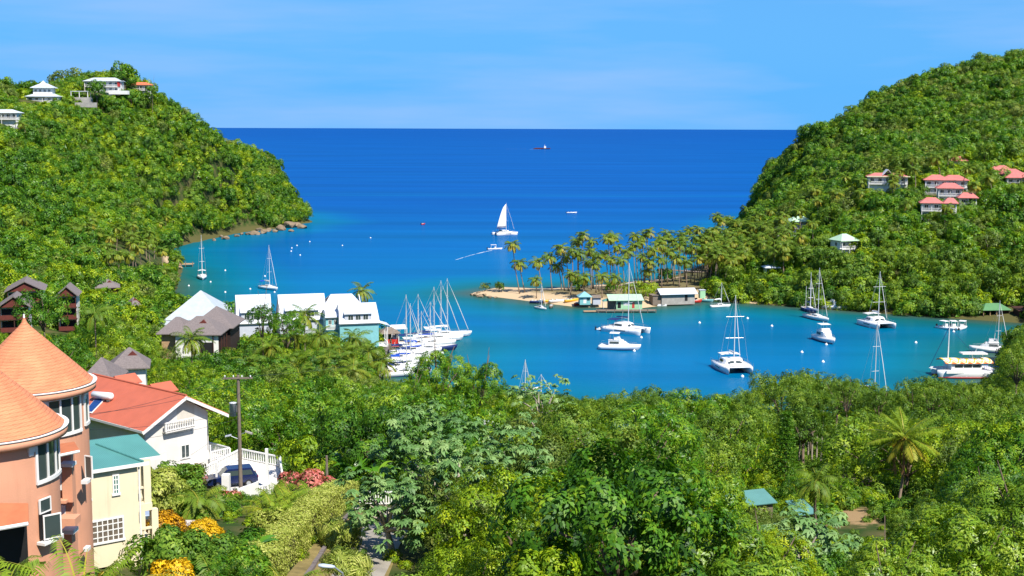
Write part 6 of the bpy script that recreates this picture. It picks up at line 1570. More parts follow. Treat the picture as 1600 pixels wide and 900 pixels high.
for px, py, hd, hm, L, lab, tp in ((852, 469, 5, 'yellow', 5.5, 'yellow boat pulled up on the spit beach', 0), (871, 470, 12, 'white_gloss', 6.0, 'long white boat pulled up on the spit beach', 0), (838, 470, -15, 'navy', 4.5, 'dark boat pulled up on the spit beach, farthest out', 0), (893, 471, 20, 'yellow', 5, 'yellow and white boat beside the turquoise hut', 0), (905, 474, 40, 'red', 4, 'red boat drawn up in front of the turquoise hut', 0),
                                (862, 477, 70, 'wood_grey', 3, 'small grey dinghy at the water edge of the spit', 0), (1077, 467, 25, 'red', 6, 'red and white boat hauled out beside the boat shed', 0), (1065, 470, 60, 'white_gloss', 4, 'white boat hauled out in front of the boat shed', 0), (1054, 470, 35, 'white_gloss', 3.6, 'small dinghy on trestles by the boat shed wall', 0), (1104, 468, -30, 'teal', 4.5, 'pale blue boat at the corner of the far mangroves', 0), (1089, 469, 10, 'red', 3, 'little red dinghy beside the pale blue boat', 0)):
    p = SP(px, py, .9); zz = max(.25, G(p.x, p.y) + .12)
    open_boat(lab, (p.x, p.y, zz), deg(hd), L, L * .3, hullm=M[hm], outboard=False, name='beached_boat', cat='boat', fb=.6)
h = thing('beach_pier', 'timber pier with white tent roofs on the seaward side of the palms', 'pier', (PZ(1076, 430, 1.5).x, 525, 1.3), -.5)
MB().box(-11, 9, -1.4, 1.4, -.1, .12).build('deck', M['wood_grey'], h)
for k in range(6): MB().tube([(-10.5 + k * 3.8, -1.3, -3), (-10.5 + k * 3.8, -1.3, .3)], .14, 6).build('pile', M['wood_grey'], h)
for px, py, D, w in ((1076, 428, 532, 7), (1103, 431, 520, 8)):
    c = P(px, py, D); f_ = Fr('beach_pavilion', f"white roofed beach pavilion {'near the pier' if px < 1090 else 'against the palms'} behind the spit palms", 'pavilion', (c.x - w / 2, c.y, c.z - 3.2), .1)
    hip_mb(MB(), 0, w, 0, 6, 3, 4.6, 2.6, .1).build('roof', M['white'], f_.t)
    for x in (.4, w - .4):
        for y in (.4, 5.6): B(x - .1, x + .1, y - .1, y + .1, -3, 3).build('post', M['white'], f_.t)
# boathouse of the inner bay
h = Fr('boathouse', 'dark timber boathouse with green roof on stilts over the inner bay', 'boathouse', P(1536, 497, 403), .12)
MB().box(-.8, 10, -1.2, 6, -.2, 0).build('deck', M['wood_tan'], h.t); hip_mb(MB(), -.5, 9.2, -.8, 6, 2.6, 4.4, 2.5, .12).build('roof', ribbed('green_sheet_roof', (.10, .24, .10), .5, 2, 'X', .2), h.t)
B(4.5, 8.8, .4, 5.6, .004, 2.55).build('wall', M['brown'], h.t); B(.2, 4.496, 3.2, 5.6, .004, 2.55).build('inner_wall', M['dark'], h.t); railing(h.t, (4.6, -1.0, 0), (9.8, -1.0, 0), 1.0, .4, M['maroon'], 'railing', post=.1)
for x in (0, 2.2, 4.4, 8.7): B(x - .1, x + .1, -.3, -.1, -3, 2.6).build('post', M['wood_tan'], h.t)
h = Fr('brown_hut', 'dark brown hut at the frame edge beside the green roofed boathouse', 'hut', P(1592, 498, 400), .1); B(0, 5, 0, 4, -2, 2.6).build('wall', M['brown'], h.t); MB().slab([(-.5, -.6, 2.6), (5.5, -.6, 2.6), (5.5, 4.5, 3.4), (-.5, 4.5, 3.4)], .12).build('roof', M['brown'], h.t); B(-.6, 5.4, -1.4, -.02, -.2, 0).build('deck', M['sand'], h.t)
# jetty and beach bar of the left shore
c = PZ(284, 412, 1.0)
h = thing('jetty', 'small timber jetty on the left shore of the bay', 'jetty', (c.x, c.y, 1.0), .22)
MB().box(-9, 5.2, -.9, .9, -.1, .1).build('deck', M['wood_tan'], h); MB().box(-1.5, 4.8, -3.6, -.904, -.1, .09).build('side_deck', M['wood_tan'], h)
for k in range(5): MB().tube([(-7 + k * 2.9, -.85, -3), (-7 + k * 2.9, -.85, .9)], .13, 6).build('pile', M['wood_grey'], h)
for x in (-1, 1.6, 4.6): MB().tube([(x, -3.5, -3), (x, -3.5, .9)], .13, 6).build('pile', M['wood_grey'], h)
for px, py, D, w, rm, lab in ((213, 392, 572, 10, 'roof_green', 'turquoise roofed beach bar among the left shore palms'), (178, 400, 560, 5, 'roof_white', 'white tent roof beside the left shore palms'), (243, 404, 560, 4, 'white', 'small white beach shelter by the jetty')):
    c = P(px, py, D); z0 = G(c.x, c.y); f_ = Fr('beach_bar', lab, 'beach bar', (c.x - w / 2, c.y, c.z - 3), .1); hip_mb(MB(), 0, w, 0, 5, 2.6, 3.8, 2, .1).build('roof', M[rm], f_.t)
    B(.6, w - .6, 2.6, 4.6, -3, 2.5).build('wall', M['white'], f_.t)
    for x in (.3, w - .3): B(x - .1, x + .1, .2, .4, -3, 2.6).build('post', M['white'], f_.t)
wv_ = Fr('beach_wall', 'low white curved sea wall on the left shore behind the jetty', 'wall', (PZ(226, 414, 1.5).x, PZ(226, 414, 1.5).y, .8), .35); B(0, 13, 0, .5, -1, 1.1).build('wall', M['white'], wv_.t)

# shoreline boulders
rr = random.Random(8)
def rock_mesh(seed):
    r_ = np.random.default_rng(seed); mb = bpy.data.meshes.new('boulder'); import bmesh
    bmx = bmesh.new(); bmesh.ops.create_icosphere(bmx, subdivisions=3, radius=1)
    ax = [r_.normal(size=3) for _ in range(9)]; of = [r_.uniform(.45, .85) for _ in range(9)]
    for v_ in bmx.verts:
        for a, o in zip(ax, of):
            a = Vector(a).normalized(); d = v_.co.dot(a)
            if d > o: v_.co -= a * (d - o) * .9
        v_.co += Vector(r_.normal(size=3)) * .025
    bmx.to_mesh(mb); bmx.free(); mb.materials.append(M['rock']); return mb
RK = [rock_mesh(k) for k in range(4)]
spots = [(352, 373, 2.2, 'grey'), (345, 370, 1.4, ''), (398, 366, 2.6, ''), (388, 366, 1.8, ''), (412, 364, 2.6, ''), (430, 362, 2.0, ''), (441, 359, 3.8, ''), (452, 355, 4.2, ''), (462, 354, 3.4, ''), (472, 356, 3.0, ''), (334, 375, 1.2, ''), (370, 369, 1.6, ''), (420, 361, 2.0, ''), (447, 349, 3.2, ''), (455, 361, 1.8, ''), (405, 360, 2.2, ''), (378, 366, 1.4, ''),
         (742, 461, .9, 's'), (750, 463, 1.2, 's'), (757, 461, 1.0, 's'), (765, 464, .9, 's'), (747, 458, 1.0, 's'), (774, 464, .7, 's'), (760, 456, 1.1, 's'), (737, 460, .6, 's')]
for i, (px, py, s, k) in enumerate(spots):
    p = PZ(px, py, .3); o = place('boulder', RK[i % 4], None, None, (p.x, p.y, .25 * s)); o.scale = (s * rr.uniform(.9, 1.4), s * rr.uniform(.8, 1.1), s * rr.uniform(.6, .9)); o.rotation_euler = (0, 0, rr.uniform(0, 6))
    if k == 's': tag(o, 'brown boulder piled at the tip of the sand spit', 'rock', 'boulders at the tip of the spit')
    else: tag(o, 'tan boulder at the foot of the wooded headland', 'rock', 'boulders along the headland shore')
# ------------------------------------------------------------ palms
PCF = [palm_crown('coconut_crown', 40 + k, n=17, L=3.6, pairs=12, w=.30, leaf=1.1, yellow=(.35, .5, .6, .75)[k], sag=1.1) for k in range(4)]
PCM = [palm_crown('coconut_crown', 60 + k, n=20, L=4.0, pairs=20, w=.16, leaf=.95, yellow=(.3, .5, .4)[k], sag=1.0) for k in range(3)]
for me in PCF + PCM: me.materials.append(LM['palm'])
PTR = [palm_trunk('palm_trunk', l, b_) for l, b_ in ((.03, .02), (.09, -.05), (-.07, .05), (.14, -.08))]
for me, _ in PTR: me.materials.append(M['palm_bark'])
rp_ = random.Random(21)
def add_palm(x, y, z, H, cm, sc, label, group, ti=None, rz=None, name='coconut_palm'):
    t = thing(name, label, 'palm tree', (x, y, z), rz if rz is not None else rp_.uniform(0, 6.28), group)
    ti = rp_.randrange(4) if ti is None else ti; me, lx = PTR[ti]
    tr = place('trunk', me, None, t); tr.scale = (1, 1, H)
    cr = place('crown', cm, None, t, (lx, 0, H)); cr.scale = (sc,) * 3; cr.rotation_euler = (0, 0, rp_.uniform(0, 6.28))
    return t
LABP = {}
def uniq(base, opts):
    for o in opts:
        l_ = base + ' ' + o
        if l_ not in LABP: LABP[l_] = 1; return l_
    return base
# the grove on the spit: crown px, foot px
SPIT = [((801, 381), (812, 456)), ((811, 410), (820, 455)), ((840, 408), (847, 457)), ((836, 436), (838, 462)), ((859, 400), (863, 456)), ((870, 414), (877, 454)), ((875, 386), (882, 456)), ((893, 389), (892, 458)), ((893, 427), (892, 462)), ((910, 365), (913, 452)), ((924, 376), (927, 451)), ((918, 408), (924, 455)), ((949, 371), (953, 453)), ((932, 398), (936, 458)), ((940, 430), (941, 466)), ((965, 385), (970, 452)), ((961, 433), (962, 463)), ((971, 405), (974, 458)),
        ((990, 382), (993, 447)), ((992, 367), (998, 446)), ((1012, 361), (1015, 441)), ((1012, 422), (1004, 452)), ((1042, 364), (1048, 436)), ((1020, 390), (1024, 452)), ((1028, 380), (1030, 449)), ((1033, 404), (1034, 452)), ((1062, 382), (1064, 446)), ((1057, 402), (1061, 452)), ((1077, 357), (1082, 436)), ((1091, 357), (1096, 440)), ((1082, 385), (1085, 446)), ((1092, 402), (1094, 448)), ((1105, 385), (1108, 444)), ((981, 446), (982, 470)), ((945, 395), (949, 450)), ((955, 404), (958, 455)), ((903, 395), (906, 456)), ((912, 432), (913, 466)), ((980, 392), (984, 452)), ((1005, 400), (1008, 452)), ((884, 400), (888, 455)), ((1049, 392), (1052, 448)), ((1072, 408), (1073, 452)), ((930, 412), (931, 460)), ((1000, 378), (1003, 444)), ((1110, 404), (1112, 446)), ((902, 374), (905, 449)), ((958, 368), (961, 448)), ((1003, 370), (1006, 441)), ((1034, 374), (1038, 440)), ((1066, 366), (1070, 438)), ((1100, 372), (1104, 441)), ((1015, 408), (1018, 453)), ((1098, 388), (1101, 443)), ((1108, 362), (1112, 440)), ((922, 390), (925, 452)), ((1052, 374), (1055, 440)), ((1086, 370), (1090, 441)), ((1100, 370), (1104, 441)), ((1110, 360), (1113, 440)), ((1034, 372), (1038, 440)), ((1068, 374), (1071, 442)), ((1076, 388), (1079, 446)), ((1040, 386), (1043, 446))]
WH = {0: 'outermost tall palm at the tip of the sand spit', 1: 'second palm from the tip of the sand spit', 3: 'short palm at the water edge beside the beached boats', 8: 'short palm behind the beached white boat', 21: 'leaning palm between the grove and the boat shed', 33: 'low palm directly behind the mint dock house'}
for i, ((cx_, cy_), (fx, fy)) in enumerate(SPIT):
    f_ = PZ(fx, fy, 1.6); D = f_.y; f_.z = max(.6, G(f_.x, f_.y)); c = P(cx_, cy_, D); H = max(4.0, c.z - f_.z)
    lx = c.x - f_.x; t = thing('coconut_palm', WH.get(i) or 'tall slender coconut palm in the dense grove on the sand spit', 'palm tree', (f_.x, f_.y, f_.z - .2), 0, 'coconut palms on the sand spit' if i not in WH else None)
    if i not in WH: NAMEQ.append((t, 'slender coconut palm', cx_, cy_ + 30, 0))
    lean = lx / max(H, 1); mb = MB(); s_ = np.linspace(0, 1, 7); bend = rp_.uniform(-.04, .04)
    mb.tube([(lx * q ** 1.3 + bend * H * math.sin(math.pi * q), 0, H * q) for q in s_], [.26] + [.19 - .07 * q for q in s_[1:]], 6)
    mb.build('trunk', M['palm_bark'], t, True)
    cr = place('crown', PCF[rp_.randrange(4)], None, t, (lx, 0, H)); cr.scale = (rp_.uniform(.88, 1.12),) * 3; cr.rotation_euler = (0, 0, rp_.uniform(0, 6.28))
def on_ray(px, py, H, lo=380, hi=860):     # where a palm of height H has its crown seen at this pixel
    ds = np.arange(lo, hi, 4.0); pts = [P(px, py, d) for d in ds]; g_ = gz([(p.x, p.y) for p in pts]); e = np.abs(np.array([p.z for p in pts]) - g_ - H)
    ok = g_ > .5; e = np.where(ok, e, 1e6); i = int(np.argmin(e)); return pts[i], g_[i]
def hill_palms(lst, H0, H1, label, group, lo, hi, lm):
    for i, q in enumerate(lst):
        H = rp_.uniform(H0, H1); p, z = on_ray(q[0], q[1], H, lo, hi); H = min(max(p.z - z, 4.5), 22)
        lab = q[2] if len(q) > 2 else label
        t_ = add_palm(p.x, p.y, z - .2, H, lm[rp_.randrange(len(lm))], rp_.uniform(.9, 1.15), lab, None if len(q) > 2 else group)
        if len(q) < 3: NAMEQ.append((t_, 'coconut palm', q[0], q[1], 0))
hill_palms([(1120, 337, 'tallest palm standing above the grove at the foot of the right hill'), (1140, 342), (1117, 372), (1107, 380), (1130, 387), (1147, 400, 'yellowing palm at the lower edge of the grove above the mangroves'), (1145, 367), (1160, 362), (1162, 345), (1170, 327), (1175, 350), (1190, 335), (1192, 370), (1210, 347), (1205, 328), (1220, 335), (1212, 362), (1230, 380), (1246, 367), (1250, 330), (1272, 347), (1185, 387, 'broad yellow green palm in front of the dark trees of the right shore'), (1200, 392), (1150, 350), (1178, 368), (1128, 360), (1165, 385), (1225, 355), (1135, 405), (1198, 355), (1118, 395), (1240, 350), (1183, 342)] + [(rp_.uniform(1108, 1235), rp_.uniform(338, 402)) for _ in range(46)], 10, 14, 'coconut palm of the thick grove at the foot of the right hill', 'coconut palms at the foot of the right hill', 440, 640, PCF)
hill_palms([(1380, 240), (1397, 244), (1442, 235), (1456, 242), (1469, 246), (1481, 240), (1491, 242), (1392, 274, 'palm in front of the yellow eaved hillside house'), (1397, 284), (1413, 265, 'bright palm beside the yellow eaved hillside house'), (1346, 282), (1430, 263, 'palm between the yellow eaved house and the pink roof row'), (1525, 288, 'leaning palm beside the pink roofed outhouse'), (1549, 277, 'palm below the pink roof trio'), (1476, 323, 'yellow fronded palm over the small pink roof'), (1336, 253), (1414, 317, 'palm below the hillside hedge terrace'), (1300, 270), (1315, 262), (1290, 285), (1325, 275), (1305, 300), (1270, 295), (1345, 300), (1256, 310), (1238, 300), (1228, 315), (1280, 312), (1360, 250), (1425, 245), (1508, 262)], 8, 11, 'coconut palm scattered on the hillside around the pink roofed villas', 'coconut palms on the right hillside', 450, 640, PCF)
hill_palms([(115, 354), (135, 351), (175, 335, 'solitary palm highest on the left slope'), (155, 362), (160, 385), (202, 367), (220, 375), (247, 347, 'tallest palm above the left shore beach'), (260, 337), (240, 372), (252, 390), (184, 397), (199, 397), (37, 340, 'palm standing in the bright trees of the left slope'), (127, 390), (165, 370), (212, 385), (228, 362), (262, 422, 'first of the two palms at the water beside the blue hall'), (278, 435, 'leaning palm at the water beside the blue hall'), (40, 193, 'yellowing palm beside the white verandah house'), (234, 380)] + [(rp_.uniform(105, 262), rp_.uniform(338, 400)) for _ in range(14)], 8, 12, 'coconut palm clustered above the left shore beach', 'coconut palms above the left shore', 430, 640, PCF)
for px, py, D, H, lab in ((134, 120, 690, 11, 'thin palm on the ridge beside the open pavilion'), (150, 115, 700, 11, 'palm top behind the upper ridge villa'), (165, 117, 705, 10, 'small dark palm top behind the ridge villa roof')):
    p = P(px, py, D); z = G(p.x, p.y); add_palm(p.x, p.y, z, max(5, p.z - z), PCF[0], .9, lab, None)
for px, py, D, lab in ((298, 528, 252, 'slender palm standing in front of the grey hip roofed house'), (148, 488, 248, 'big palm in the dark clearing below the timber apartments'), (449, 560, 258, 'yellow green palm in front of the slope before the marina houses'), (478, 492, 276, 'palm top reaching the roof of the middle marina house'), (502, 524, 268, 'large palm before the link between marina houses'), (515, 562, 250, 'yellow skirted palm in the middle of the marina palm clump'), (556, 526, 274, 'big dark palm before the turquoise marina house'), (550, 577, 246, 'low yellowing palm below the turquoise marina house'), (598, 566, 270, 'palm at the foot of the marina gangway'),
                       (425, 540, 262, 'bright yellow green young palm before the pale marina houses'), (492, 556, 256, 'slim palm at the back of the marina palm clump'), (470, 585, 236, 'low palm below the marina palm clump'), (386, 566, 236, 'palm among shrubs left of the marina clump'), (535, 548, 262, 'palm between the two largest marina palms'), (462, 522, 270, 'palm crown against the wall of the middle marina house'), (533, 556, 258, 'pale green palm at the centre of the marina palm clump'), (576, 548, 270, 'tall palm at the corner of the turquoise marina house'), (440, 588, 238, 'short palm low in the marina palm clump'), (408, 588, 232, 'short palm near the wires below the marina houses'), (505, 592, 236, 'drooping palm at the foot of the marina palm clump'), (568, 452, 352, 'palm top seen behind the farther white marina roof'), (506, 648, 140, 'palm with drooping orange fronds behind the pink bush'), (1283, 750, 106, 'yellowish young palm beside the bare earth patch')):
    p = P(px, py, D); z = G(p.x, p.y); H = min(max(p.z - z, 2.2), 17)
    add_palm(p.x, p.y, max(z, p.z - H) - .2, H, PCM[rp_.randrange(3)], 1.12 if D > 200 else .62, lab, None, ti=0)
# shrubs and low trees of the spit
for k, px, py, D, pr, lab in (('broad', 905, 450, 452, 14, 'dark bushy tree behind the turquoise beach hut'), ('lime', 1005, 462, 436, 18, 'bright green bush tree behind the mint dock house'), ('broad', 1040, 439, 478, 13, 'dark round bush behind the boat shed roof'), ('olive', 758, 450, 462, 9, 'scrubby olive bush on the rocky tip of the spit'), ('mangrove', 780, 452, 458, 8, 'small fan shaped bush near the tip of the spit'), ('broad', 955, 452, 450, 10, 'low dark bush between the grove trunks'), ('lime', 1018, 452, 444, 12, 'yellow green bush at the end of the boat shed')):
    c = P(px, py, D); z = max(.8, G(c.x, c.y)); s = pr * D / F / KIND[k][2]['R']; hz = KIND[k][3]
    add_tree(k, 'far', 0, (c.x, c.y, z - .3), rp_.uniform(0, 6), (s, s, max(s * .8, (c.z - z) / hz)), lab, None, 'spit_bush')

# the lone coconut palm of the near slope
p = P(1408, 684, 127); z = G(p.x, p.y)
LONE = palm_crown('coconut_crown', 77, n=26, L=4.2, pairs=44, w=.085, leaf=.85, spread=(86, -36), yellow=.6, sag=.5, twist=.35); LONE.materials.append(LM['palm_near'])
t = add_palm(p.x, p.y, z - .2, p.z - z + .2, LONE, 1.0, 'lone tall coconut palm with brown hanging fronds rising from the near slope', None, ti=0, rz=0)
dry = MB(); r_ = random.Random(4); top = p.z - z + .2
for k in range(7):
    a = k * .9 + .3; pts = [(.15 * math.cos(a), .15 * math.sin(a), top - .1), (.8 * math.cos(a), .8 * math.sin(a), top - .9), (.95 * math.cos(a), .95 * math.sin(a), top - 2.3), (.8 * math.cos(a), .8 * math.sin(a), top - 3.3)]
    for j in range(26):
        q = j / 25 * 2.99; i = int(q); b_ = Vector(pts[i]).lerp(Vector(pts[i + 1]), q - i); w = Vector((-math.sin(a), math.cos(a), 0)) * r_.choice((-1, 1)) * .12
        dry.add([b_, b_ + w + Vector((0, 0, -.35)), b_ + w * 1.4 + Vector((0, 0, -.75)), b_ + Vector((0, 0, -.3))], [(0, 1, 2, 3)])
dry.build('dead_fronds', mat('dead_frond_brown', (.24, .13, .06), .9, .3, 3), t)
nuts = MB()
for k in range(8): a = k * .8; nuts.lathe((.28 * math.cos(a), .28 * math.sin(a), top - .35 - .1 * (k % 3)), [(.01, -.16), (.12, -.08), (.13, .02), (.07, .12), (.01, .15)], 8)
nuts.build('coconuts', mat('green_coconut', (.28, .25, .04), .5, .2, 3), t, True)
# ------------------------------------------------------------ lane, driveway, fences
def ground_strip(name, pts, w0, w1, mat_, lift, kind=None):
    mb = MB(); n = len(pts); L_, R_ = [], []
    fine = []
    for i in range(n - 1):
        for k in range(5): fine.append(Vector(pts[i]).lerp(Vector(pts[i + 1]), k / 5))
    fine.append(Vector(pts[-1]))
    for i, p in enumerate(fine):
        d = (fine[min(i + 1, len(fine) - 1)] - fine[max(i - 1, 0)]).normalized(); s = Vector((-d.y, d.x)); w = w0 + (w1 - w0) * i / (len(fine) - 1)
        for q, lst in ((w, L_), (-w, R_)):
            c = p + s * q; lst.append((c.x, c.y, G(c.x, c.y) + lift))
    for i in range(len(fine) - 1): mb.add([L_[i], R_[i], R_[i + 1], L_[i + 1]], [(0, 1, 2, 3)])
    return mb.build(name, mat_)
M['asphalt'] = mat('worn_concrete_road', (.33, .30, .255), .9, .3, .5, .3, 6)
M['drive'] = mat('pale_concrete_driveway', (.50, .44, .40), .9, .2, .6, .2, 8)
M['verge'] = mat('dry_grass_verge', (.22, .17, .06), .95, .35, 1.2, .4, 10)
tag(ground_strip('verge', [(-9.2, 46), (-9.3, 58), (-9.4, 68), (-9.3, 80), (-9.0, 90)], 3.0, 2.2, M['verge'], .05), kind='structure')
tag(ground_strip('road', [(-7.6, 46), (-8.0, 56), (-8.4, 66), (-8.3, 76), (-8.2, 84), (-8.6, 93)], 1.25, 1.5, M['asphalt'], .06), kind='structure')
tag(ground_strip('driveway', [(-10.2, 92.5), (-7.5, 89.5), (-4.5, 88.5), (-1.5, 90)], 2.6, 2.6, M['drive'], .068), kind='structure')
kb = MB(); 
for i in range(9):
    y = 60 + i * 3; x = -10.9 - .012 * (y - 60); kb.obox((x, y + 1.45, G(x, y + 1.45) + .02), (.12, 0, 0), (0, 1.45, (G(x, y + 3) - G(x, y)) / 2), (0, 0, .18))
tag(kb.build('stone_kerb_wall', M['shingle']), 'low grey stone wall along the edge of the concrete lane', 'wall')
gw = thing('gate_wall', 'low white gate wall with sloping top beside the pink flowering bush', 'wall', P(548, 788, 99))
a_ = P(517, 772, 101) - P(548, 788, 99); b_ = P(545, 763, 99) - P(548, 788, 99)
MB().add([(a_.x, a_.y, -1.2), (b_.x, b_.y, -1.2), (b_.x, b_.y, b_.z), (a_.x, a_.y, a_.z + .2)] + [(x, y + .25, z) for x, y, z in [(a_.x, a_.y, -1.2), (b_.x, b_.y, -1.2), (b_.x, b_.y, b_.z), (a_.x, a_.y, a_.z + .2)]], [(0, 1, 2, 3), (7, 6, 5, 4), (3, 2, 6, 7), (0, 3, 7, 4), (1, 5, 6, 2), (0, 4, 5, 1)]).build('wall_panel', M['white'], gw)
gp = thing('picket_gate', 'white picket gate and fence at the end of the concrete lane', 'gate', P(566, 790, 98))
railing(gp, (-1.0, 0, 0), (2.9, .3, 0), 1.05, .2, name='picket_panel', post=.1, top=.09)
B(-1.2, -1.0, -.1, .1, -.4, 1.5).build('gate_post', M['white'], gp); B(2.9, 3.1, .2, .4, -.4, 1.4).build('gate_post', M['white'], gp)
w2 = thing('boundary_wall', 'pale wall half hidden behind the cream podded tree', 'wall', P(850, 668, 128))
MB().obox((0, 0, -1.0), (6.5, -1.6, -.9), (0, .15, 0), (0, 0, .55)).build('wall_panel', M['white'], w2)
for px, py, D, w, lab in ((1148, 776, 116, 1.5, 'small turquoise shed roof nearer the largest mango tree'), (1192, 785, 112, 2.2, 'small turquoise shed roof with bent sheets nearer the bare earth patch'), (1262, 800, 112, 1.2, 'low pale turquoise roof at the edge of the bare earth patch'), (1345, 752, 134, 3.0, 'dark roofed hut in the trees beside the lone coconut palm'), (985, 675, 160, 2.0, 'pale lamp topped hut roof above the largest mango tree')):
    c = P(px, py, D); f_ = Fr('garden_shed', lab, 'shed', (c.x - w / 2, c.y, c.z - 2.2), .25)
    MB().slab([(-.3, -.3, 2.0), (w + .3, -.3, 2.1), (w + .3, 2.6, 2.6), (-.3, 2.6, 2.5)], .08).build('roof', M['wood_grey'] if 'dark' in lab else ribbed('faded_turquoise_sheet', (.11, .27, .25), .5, 3, 'X', .25), f_.t); B(0, w, 0, 2.3, -2, 1.95).build('wall', M['wood_grey'], f_.t)
# ------------------------------------------------------------ utility pole, wires, lamp
b_ = P(376, 757, 109); tp = P(376, 586, 109)
pl = thing('utility_pole', 'weathered wooden utility pole with crossarm and grey transformer can', 'utility pole', (b_.x, b_.y, b_.z - 1.5)); H = tp.z - b_.z + 1.5
MB().tube([(0, 0, -1), (0, 0, H * .5), (0, 0, H)], [.19, .16, .13], 9).build('pole', M['wood_grey'], pl)
MB().obox((0, -.15, H - .25), (1.25, .15, 0), (0, .06, 0), (0, 0, .07)).build('crossarm', M['wood_grey'], pl)
for k in range(4): MB().lathe((-1.1 + .73 * k, -.16 + .09 * (k - 1.5) * .3, H - .18), [(.03, 0), (.06, .06), (.04, .12), (.07, .16), (.01, .2)], 8).build('insulator', M['white_gloss'], pl)
tz = H - (641 - 586) * 109 / F
tr = MB().lathe((-.50, -.05, tz), [(.02, -.62), (.30, -.6), (.30, .5), (.33, .52), (.33, .58), (.05, .64)], 14).build('transformer', mat('pale_grey_tank', (.5, .52, .55), .5, .08, 2), pl, True)
MB().obox((-.17, 0, tz), (.12, 0, 0), (0, .05, 0), (0, 0, .3)).build('bracket', M['metal'], pl)
lz = H - (679 - 586) * 109 / F
MB().tube([(.1, 0, lz - .2), (.6, -.1, lz + .05)], .035, 6).build('lamp_arm', M['metal'], pl); MB().obox((.85, -.14, lz + .02), (.30, 0, -.1), (0, .12, 0), (0, 0, .07)).build('lamp_head', M['concrete'], pl)
MB().tube([(-.1, 0, lz - .6), (-.75, -.1, lz - .3)], .03, 6).build('lamp_arm', M['metal'], pl); MB().obox((-.95, -.12, lz - .27), (.26, 0, .06), (0, .1, 0), (0, 0, .06)).build('lamp_head', M['grey_light'], pl)
def cable(a, b_, sag, r, n=14):
    pts = [Vector(a).lerp(Vector(b_), k / n) - Vector((0, 0, sag * 4 * (k / n) * (1 - k / n))) for k in range(n + 1)]
    return MB().tube(pts, r, 4)
for i, (z, e, sg) in enumerate(((H - .05, P(-60, 668, 66), .9), (H - .4, P(-60, 655, 68), .9), (H - 3.2, P(-40, 668, 70), .7), (H - 3.8, P(-40, 695, 72), .8))):
    o = cable((b_.x + (-.9 if i == 0 else .8 if i == 1 else 0), b_.y - .15, b_.z - 1.5 + z), e, sg, .012).build('power_cable', M['cable']); tag(o, ['highest power cable from the utility pole crossarm across the white house', 'second power cable from the utility pole crossarm across the white house', 'telephone cable from the middle of the utility pole towards the towers', 'lowest cable from the utility pole crossing the white house wall'][i], 'cable')
o = cable((b_.x, b_.y, b_.z - 1.5 + H - 3.6), P(277, 722, 116.5), .4, .012).build('service_cable', M['cable']); tag(o, 'slack service cable running from the utility pole down to the white house', 'cable')
o = cable((b_.x + 1.0, b_.y, b_.z - 1.5 + H - .1), P(700, 520, 230), 1.5, .014).build('power_cable', M['cable']); tag(o, 'power cable leading from the utility pole down towards the marina', 'cable')
p2 = P(511, 758, 104); t2 = P(511, 712, 104)
up_ = thing('utility_pole', 'short bare wooden pole standing behind the pink flowering bush', 'pole', (p2.x, p2.y, G(p2.x, p2.y))); MB().tube([(0, 0, -.3), (0, 0, t2.z - G(p2.x, p2.y))], [.14, .10], 8).build('pole', M['wood_grey'], up_)
p3 = P(650, 790, 84); up_ = thing('utility_pole', 'grey wooden pole standing inside the pale leaved tree', 'pole', (p3.x, p3.y, G(p3.x, p3.y))); MB().tube([(0, 0, -.3), (0, 0, P(650, 727, 84).z - G(p3.x, p3.y))], [.16, .12], 8).build('pole', M['wood_grey'], up_)
h_ = P(500, 886, 46)
sl = thing('street_lamp', 'grey cobra head street lamp at the bottom edge beside the hedge', 'street lamp', (h_.x + .85, h_.y + .2, h_.z - 7)); hz = 7.0
MB().tube([(0, 0, -.5), (0, 0, 6.2), (-.04, -.02, 6.7), (-.32, -.1, 6.95)], [.09, .06, .04, .035], 8).build('lamp_post', M['metal'], sl)
MB().loft([[(-.30 - q * .62, -.1 - q * .1 + w * math.cos(a), 6.97 + .10 * q + .07 * s * math.sin(a)) for a in np.linspace(0, 2 * math.pi, 9)[:-1]] for q, w, s in ((0, .04, .6), (.2, .11, 1), (.7, .14, 1.1), (.95, .10, .8), (1, .03, .3))], True, True, True).build('lamp_head', mat('lamp_grey', (.42, .48, .56), .45, .05, 2), sl, True)
